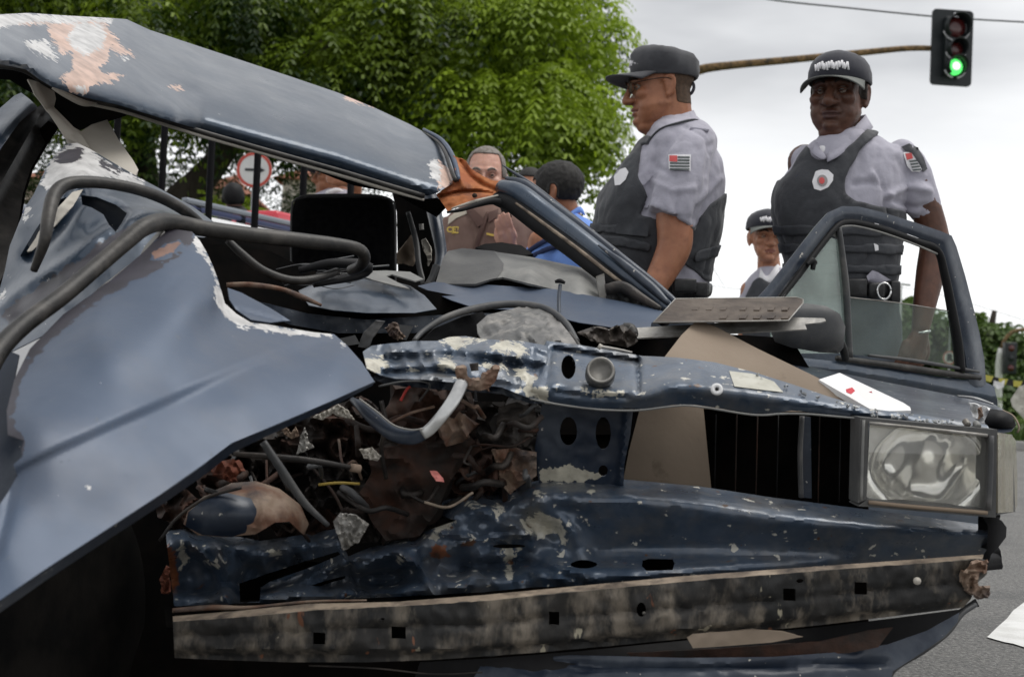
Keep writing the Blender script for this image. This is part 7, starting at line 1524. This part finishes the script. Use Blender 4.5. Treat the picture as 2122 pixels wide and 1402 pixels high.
Vs, Fs = fuse([rows(tor3, D3), tube(PA([(1562, 590, D3), (1548, 640, D3), (1545, 680, D3)]), np.array([22, 22, 21]) * k3, 16)], .010, 2); Vs = displace(Vs, Fs, [folds(.004, (12, 12, 9), 2)]); mk('shirt', Vs, Fs, M['shirt'], o3)
vp3 = [(1575, 575), (1596, 590), (1616, 570), (1680, 560), (1680, 770), (1530, 770), (1545, 620), (1562, 585)]
Vv, Fv = shell(Vs, Fs, lambda c, n: inpoly(toPx(c)[:, :2], vp3), .012, .012); mk('vest', Vv, Fv, M['vestband'], o3)
collar('collar', [(1572, 578, D3 - .08), (1590, 588, D3 - .11), (1612, 570, D3 - .10), (1622, 560, D3)], [(1576, 556, D3 - .06), (1590, 572, D3 - .09), (1606, 552, D3 - .08), (1614, 545, D3)], M['embroid'], o3)
dress_legs(o3, 1548, 1658, 770, D3)

# ---------------- man in the brown uniform, behind the torn pillar
D4 = 6.0; k4 = D4 / FPX
w = P(1010, 600, D4); o4 = empty('person', (w[0], w[1], 0), 'grey-haired man in brown uniform shirt holding a phone, face behind the torn pillar', 'person')
R4 = frame(-FW + RT * -.05 + np.array([0, 0, -.05])); O4 = P(1006, 366, D4); S4 = 1.05
hp, W4 = head_parts(O4, R4, S4, .004, 1.0); tor4 = [(418, 975, 1040, .06), (432, 945, 1070, .09), (448, 928, 1092, .11), (475, 920, 1104, .125), (520, 922, 1102, .13), (600, 930, 1096, .13), (680, 935, 1090, .13)]
hR4 = frame(P(1030, 440, D4 - .26) - P(1050, 500, D4 - .2), -FW + RT * -.2)
V, F = fuse(hp + [rows([(y, a + 8, b - 8, h - .02) for y, a, b, h in tor4], D4), lpx([(1004, 385, D4 + .01), (1006, 432, D4 + .02)], [28, 32]), lpx([(1096, 470, D4), (1112, 545, D4 - .03), (1092, 575, D4 - .10), (1062, 518, D4 - .2)], [24, 22, 20, 15])] + hand(P(1060, 514, D4 - .2), hR4, .95, .22, -1, .7), .006, 2); V = headpost(V, O4, R4, S4); mk('body', V, F, M['skin4'], o4)
face_bits(o4, W4, R4, S4, 'hairgrey', lipm=M['skin4'])
def hairsel(O_, R_, S_, front=.055, low=-.03, side=.05, top=.062):
    def f(c, n):
        l = (c - O_) @ R_ / S_; return ((l[:, 2] > top - .0 * l[:, 1]) | ((l[:, 2] > low + .6 * np.clip(l[:, 1] + .04, 0, .2)) & (l[:, 1] < front) & ((l[:, 1] < -.03) | (np.abs(l[:, 0]) > side)))) & (l[:, 2] > -.075) & ~((np.abs(l[:, 0]) > .081) & (l[:, 2] < .03))
    return f
Vh, Fh = shell(V, F, hairsel(O4, R4, S4, .03, -.03, .05, .088), .005, .006); Vh = displace(Vh, Fh, [folds(.002, (60, 60, 40), 1)]); mk('hair', Vh, Fh, M['hairgrey'], o4)
Vs, Fs = fuse([rows(tor4, D4), tube(PA([(1082, 455, D4), (1100, 490, D4), (1112, 525, D4 - .02)]), np.array([26, 30, 29]) * k4, 16), tube(PA([(942, 455, D4), (928, 500, D4), (925, 560, D4)]), np.array([24, 27, 27]) * k4, 16)], .009, 2)
Vs = displace(Vs, Fs, [folds(.005, (14, 14, 9), 6)], pxr([([(968, 440), (985, 500), (988, 560)], 3, -.006), ([(1030, 440), (1000, 500), (988, 560)], 3, .006)])); mk('shirt', Vs, Fs, M['brownshirt'], o4); T4 = bvh(Vs, Fs)
mk('camera_strap', *tube([P(x, y, float(dep(T4, .008, D4)(np.array([[x, y]]))[0])) for x, y in ((1012, 440), (1000, 470), (990, 500), (984, 530))], .009, 8, flat=(FW, .4)), M['brownshirt2'], o4)
decal('collar', [(966, 438), (980, 432), (1000, 450), (1004, 462), (990, 470), (978, 456)], T4, .012, 'brownshirt2', o4, 5, D4, .004); decal('collar', [(1012, 440), (1034, 432), (1030, 448), (1012, 462)], T4, .012, 'brownshirt2', o4, 5, D4, .004)
decal('shoulder_panel', [(930, 450), (950, 434), (965, 432), (968, 442), (945, 452), (928, 465)], T4, .006, 'creamcloth', o4, 5, D4, .003)
V, F = textmesh('CET', .032, .001, .0012); dz = float(dep(T4, .006, D4)(np.array([[943, 477]]))[0]); c = P(940, 476, dz)
mk('chest_lettering', np.array([c + RT * v[0] + UP * v[1] - FW * v[2] for v in V]), F, M['goldtext'], o4, smooth=False)
decal('chest_line', [(936, 481.5), (950, 480.5), (950, 483), (936, 484)], T4, .006, 'goldtext', o4, 4, D4); decal('chest_line', [(1008, 482), (1022, 485), (1028, 490), (1020, 489), (1008, 486)], T4, .008, 'goldtext', o4, 4, D4)
ph = empty('phone', P(1030, 452, D4 - .3), 'dark phone held up in the hand of the brown-uniformed man', 'phone'); mk('phone_body', *box(P(1046, 432, D4 - .22), RT * .016 + UP * .006, FW * .005, UP * .040 - RT * .014, .003), M['black'], ph)
mk('wristwatch', *tube([P(1064, 520, D4 - .2) + (RT * math.cos(t) + FW * math.sin(t)) * .031 for t in th], .006, 8, smooth_path=False), M['leather'], o4)
dress_legs(o4, 935, 1090, 690, D4)
# yellow-shirted helper glimpsed between them
D4b = 7.2; w = P(1080, 600, D4b); o5b = empty('person', (w[0], w[1], 0), 'mostly hidden person in a yellow top between the brown and blue shirts', 'person')
Rb = frame(-FW); Ob = P(1098, 392, D4b); hp, Wb = head_parts(Ob, Rb, .9); torb = [(440, 1085, 1112, .05), (452, 1062, 1135, .09), (470, 1050, 1150, .11), (560, 1050, 1150, .12), (660, 1055, 1145, .12)]
V, F = fuse(hp + [rows([(y, a + 5, b - 5, h - .02) for y, a, b, h in torb], D4b), lpx([(1098, 410, D4b), (1098, 450, D4b)], [22, 24])], .008, 2); mk('body', headpost(V, Ob, Rb, .9), F, M['skin3'], o5b)
Vh, Fh = shell(V, F, hairsel(Ob, Rb, .9), .007, .008); mk('hair', Vh, Fh, M['hairblack'], o5b)
mk('shirt', *rows(torb, D4b), M['yellowcloth'], o5b); dress_legs(o5b, 1055, 1145, 670, D4b)

# ---------------- man in the blue shirt, back turned
D5 = 5.6; k5 = D5 / FPX
w = P(1150, 600, D5); o5 = empty('person', (w[0], w[1], 0), 'dark-haired man in a sky blue shirt seen from behind through the broken windscreen', 'person')
a5 = math.radians(35); R5 = frame(FW * math.sin(a5) * .6 - RT * 1.0 + np.array([0, 0, -.15])); O5 = P(1150, 402, D5); S5 = 1.04
hp, W5 = head_parts(O5, R5, S5); tor5 = [(446, 1165, 1200, .06), (458, 1140, 1222, .09), (475, 1118, 1240, .12), (500, 1104, 1252, .14), (540, 1098, 1258, .15), (620, 1100, 1255, .15), (700, 1105, 1250, .15)]
V, F = fuse(hp + [rows([(y, a + 8, b - 8, h - .02) for y, a, b, h in tor5], D5), lpx([(1160, 410, D5), (1176, 460, D5)], [30, 32]), lpx([(1118, 500, D5 - .1), (1102, 600, D5 - .1), (1100, 680, D5 - .12)], [24, 20, 14])] + hand(P(1100, 690, D5 - .12), frame((0, 0, -1), -FW), 1, .4), .006, 2); V = headpost(V, O5, R5, S5); mk('body', V, F, M['skin1'], o5)
Vh, Fh = shell(V, F, hairsel(O5, R5, S5, .05, -.035), .006, .007); Vh = displace(Vh, Fh, [folds(.003, (60, 60, 40), 1)]); mk('hair', Vh, Fh, M['hairblack'], o5)
face_bits(o5, W5, R5, S5, 'hairblack')
Vs, Fs = fuse([rows(tor5, D5), tube(PA([(1130, 490, D5 - .09), (1112, 540, D5 - .1), (1106, 590, D5 - .1)]), np.array([26, 28, 28]) * k5, 16)], .009, 2)
Vs = displace(Vs, Fs, [folds(.006, (16, 16, 9), 4), folds(.003, (30, 30, 30), 4)]); mk('shirt', Vs, Fs, M['blueshirt'], o5); T5 = bvh(Vs, Fs)
for pts in (((1096, 520), (1120, 504), (1150, 488)), ((1100, 532), (1135, 516), (1175, 505))):
    mk('bag_strap', *tube([P(x, y, float(dep(T5, .008, D5)(np.array([[x, y]]))[0])) for x, y in pts], .010, 8, flat=(FW, .4)), M['navystrap'], o5)
collar('collar', [(1180, 452, D5 - .07), (1200, 440, D5 - .03), (1212, 446, D5 + .02)], [(1184, 438, D5 - .06), (1200, 428, D5 - .03), (1208, 434, D5 + .01)], M['blueshirt'], o5)
dress_legs(o5, 1110, 1245, 710, D5)

# ---------------- man in a dark cap glimpsed through the windscreen
D6 = 7.8; k6 = D6 / FPX
w = P(690, 600, D6); o6 = empty('person', (w[0], w[1], 0), 'person in a dark cap and white shirt glimpsed above the black seat', 'person')
R6 = frame(-RT * .9 - FW * .15); O6 = P(690, 362, D6); hp, W6 = head_parts(O6, R6, 1.0); tor6 = [(392, 672, 715, .06), (405, 650, 745, .09), (425, 640, 760, .11), (500, 640, 760, .12), (620, 645, 755, .12)]
V, F = fuse(hp + [rows([(y, a + 5, b - 5, h - .02) for y, a, b, h in tor6], D6), lpx([(694, 375, D6), (698, 410, D6)], [22, 26]), lpx([(725, 430, D6 - .1), (738, 385, D6 - .15), (722, 378, D6 - .2)], [16, 13, 11])] + hand(P(722, 378, D6 - .2), frame(-RT * .7 + UP * .2, -FW), .9, .5), .007, 2); V = headpost(V, O6, R6, 1.0); mk('body', V, F, M['skin1'], o6)
face_bits(o6, W6, R6, 1.0, 'hairblack'); cap(o6, O6 + R6[:, 2] * .012, R6, 1.06, 'ball', M['capdark'], logo=False)
Vh, Fh = shell(V, F, hairsel(O6, R6, 1.0, .0, -.04), .006, .006); mk('hair', Vh, Fh, M['hairblack'], o6)
mk('shirt', *rows(tor6, D6), M['shirt'], o6); mk('white_collar', *lpx([(680, 400, D6 - .09), (698, 396, D6 - .07), (714, 402, D6 - .05)], [6, 7, 6]), M['embroid'], o6)
dress_legs(o6, 648, 752, 630, D6)
# ---------------- figure in black by the patrol vehicle
D7 = 12.5; w = P(485, 600, D7); o7 = empty('person', (w[0], w[1], 0), 'dark-clad person standing behind the white patrol vehicle, under the round sign', 'person')
R7 = frame(FW); O7 = P(484, 412, D7); hp, W7 = head_parts(O7, R7, 1.1); tor7 = [(428, 468, 505, .06), (440, 456, 518, .10), (460, 450, 524, .12), (560, 452, 522, .12)]
V, F = fuse(hp + [rows([(y, a + 3, b - 3, h - .02) for y, a, b, h in tor7], D7), lpx([(485, 420, D7), (486, 440, D7)], [13, 15])], .011, 2); mk('body', V, F, M['skin2'], o7)
Vh, Fh = shell(V, F, hairsel(O7, R7, 1.1, .03, -.05), .012, .012); mk('hair', Vh, Fh, M['black'], o7)
mk('shirt', *rows(tor7, D7), M['black'], o7); dress_legs(o7, 455, 520, 570, D7)
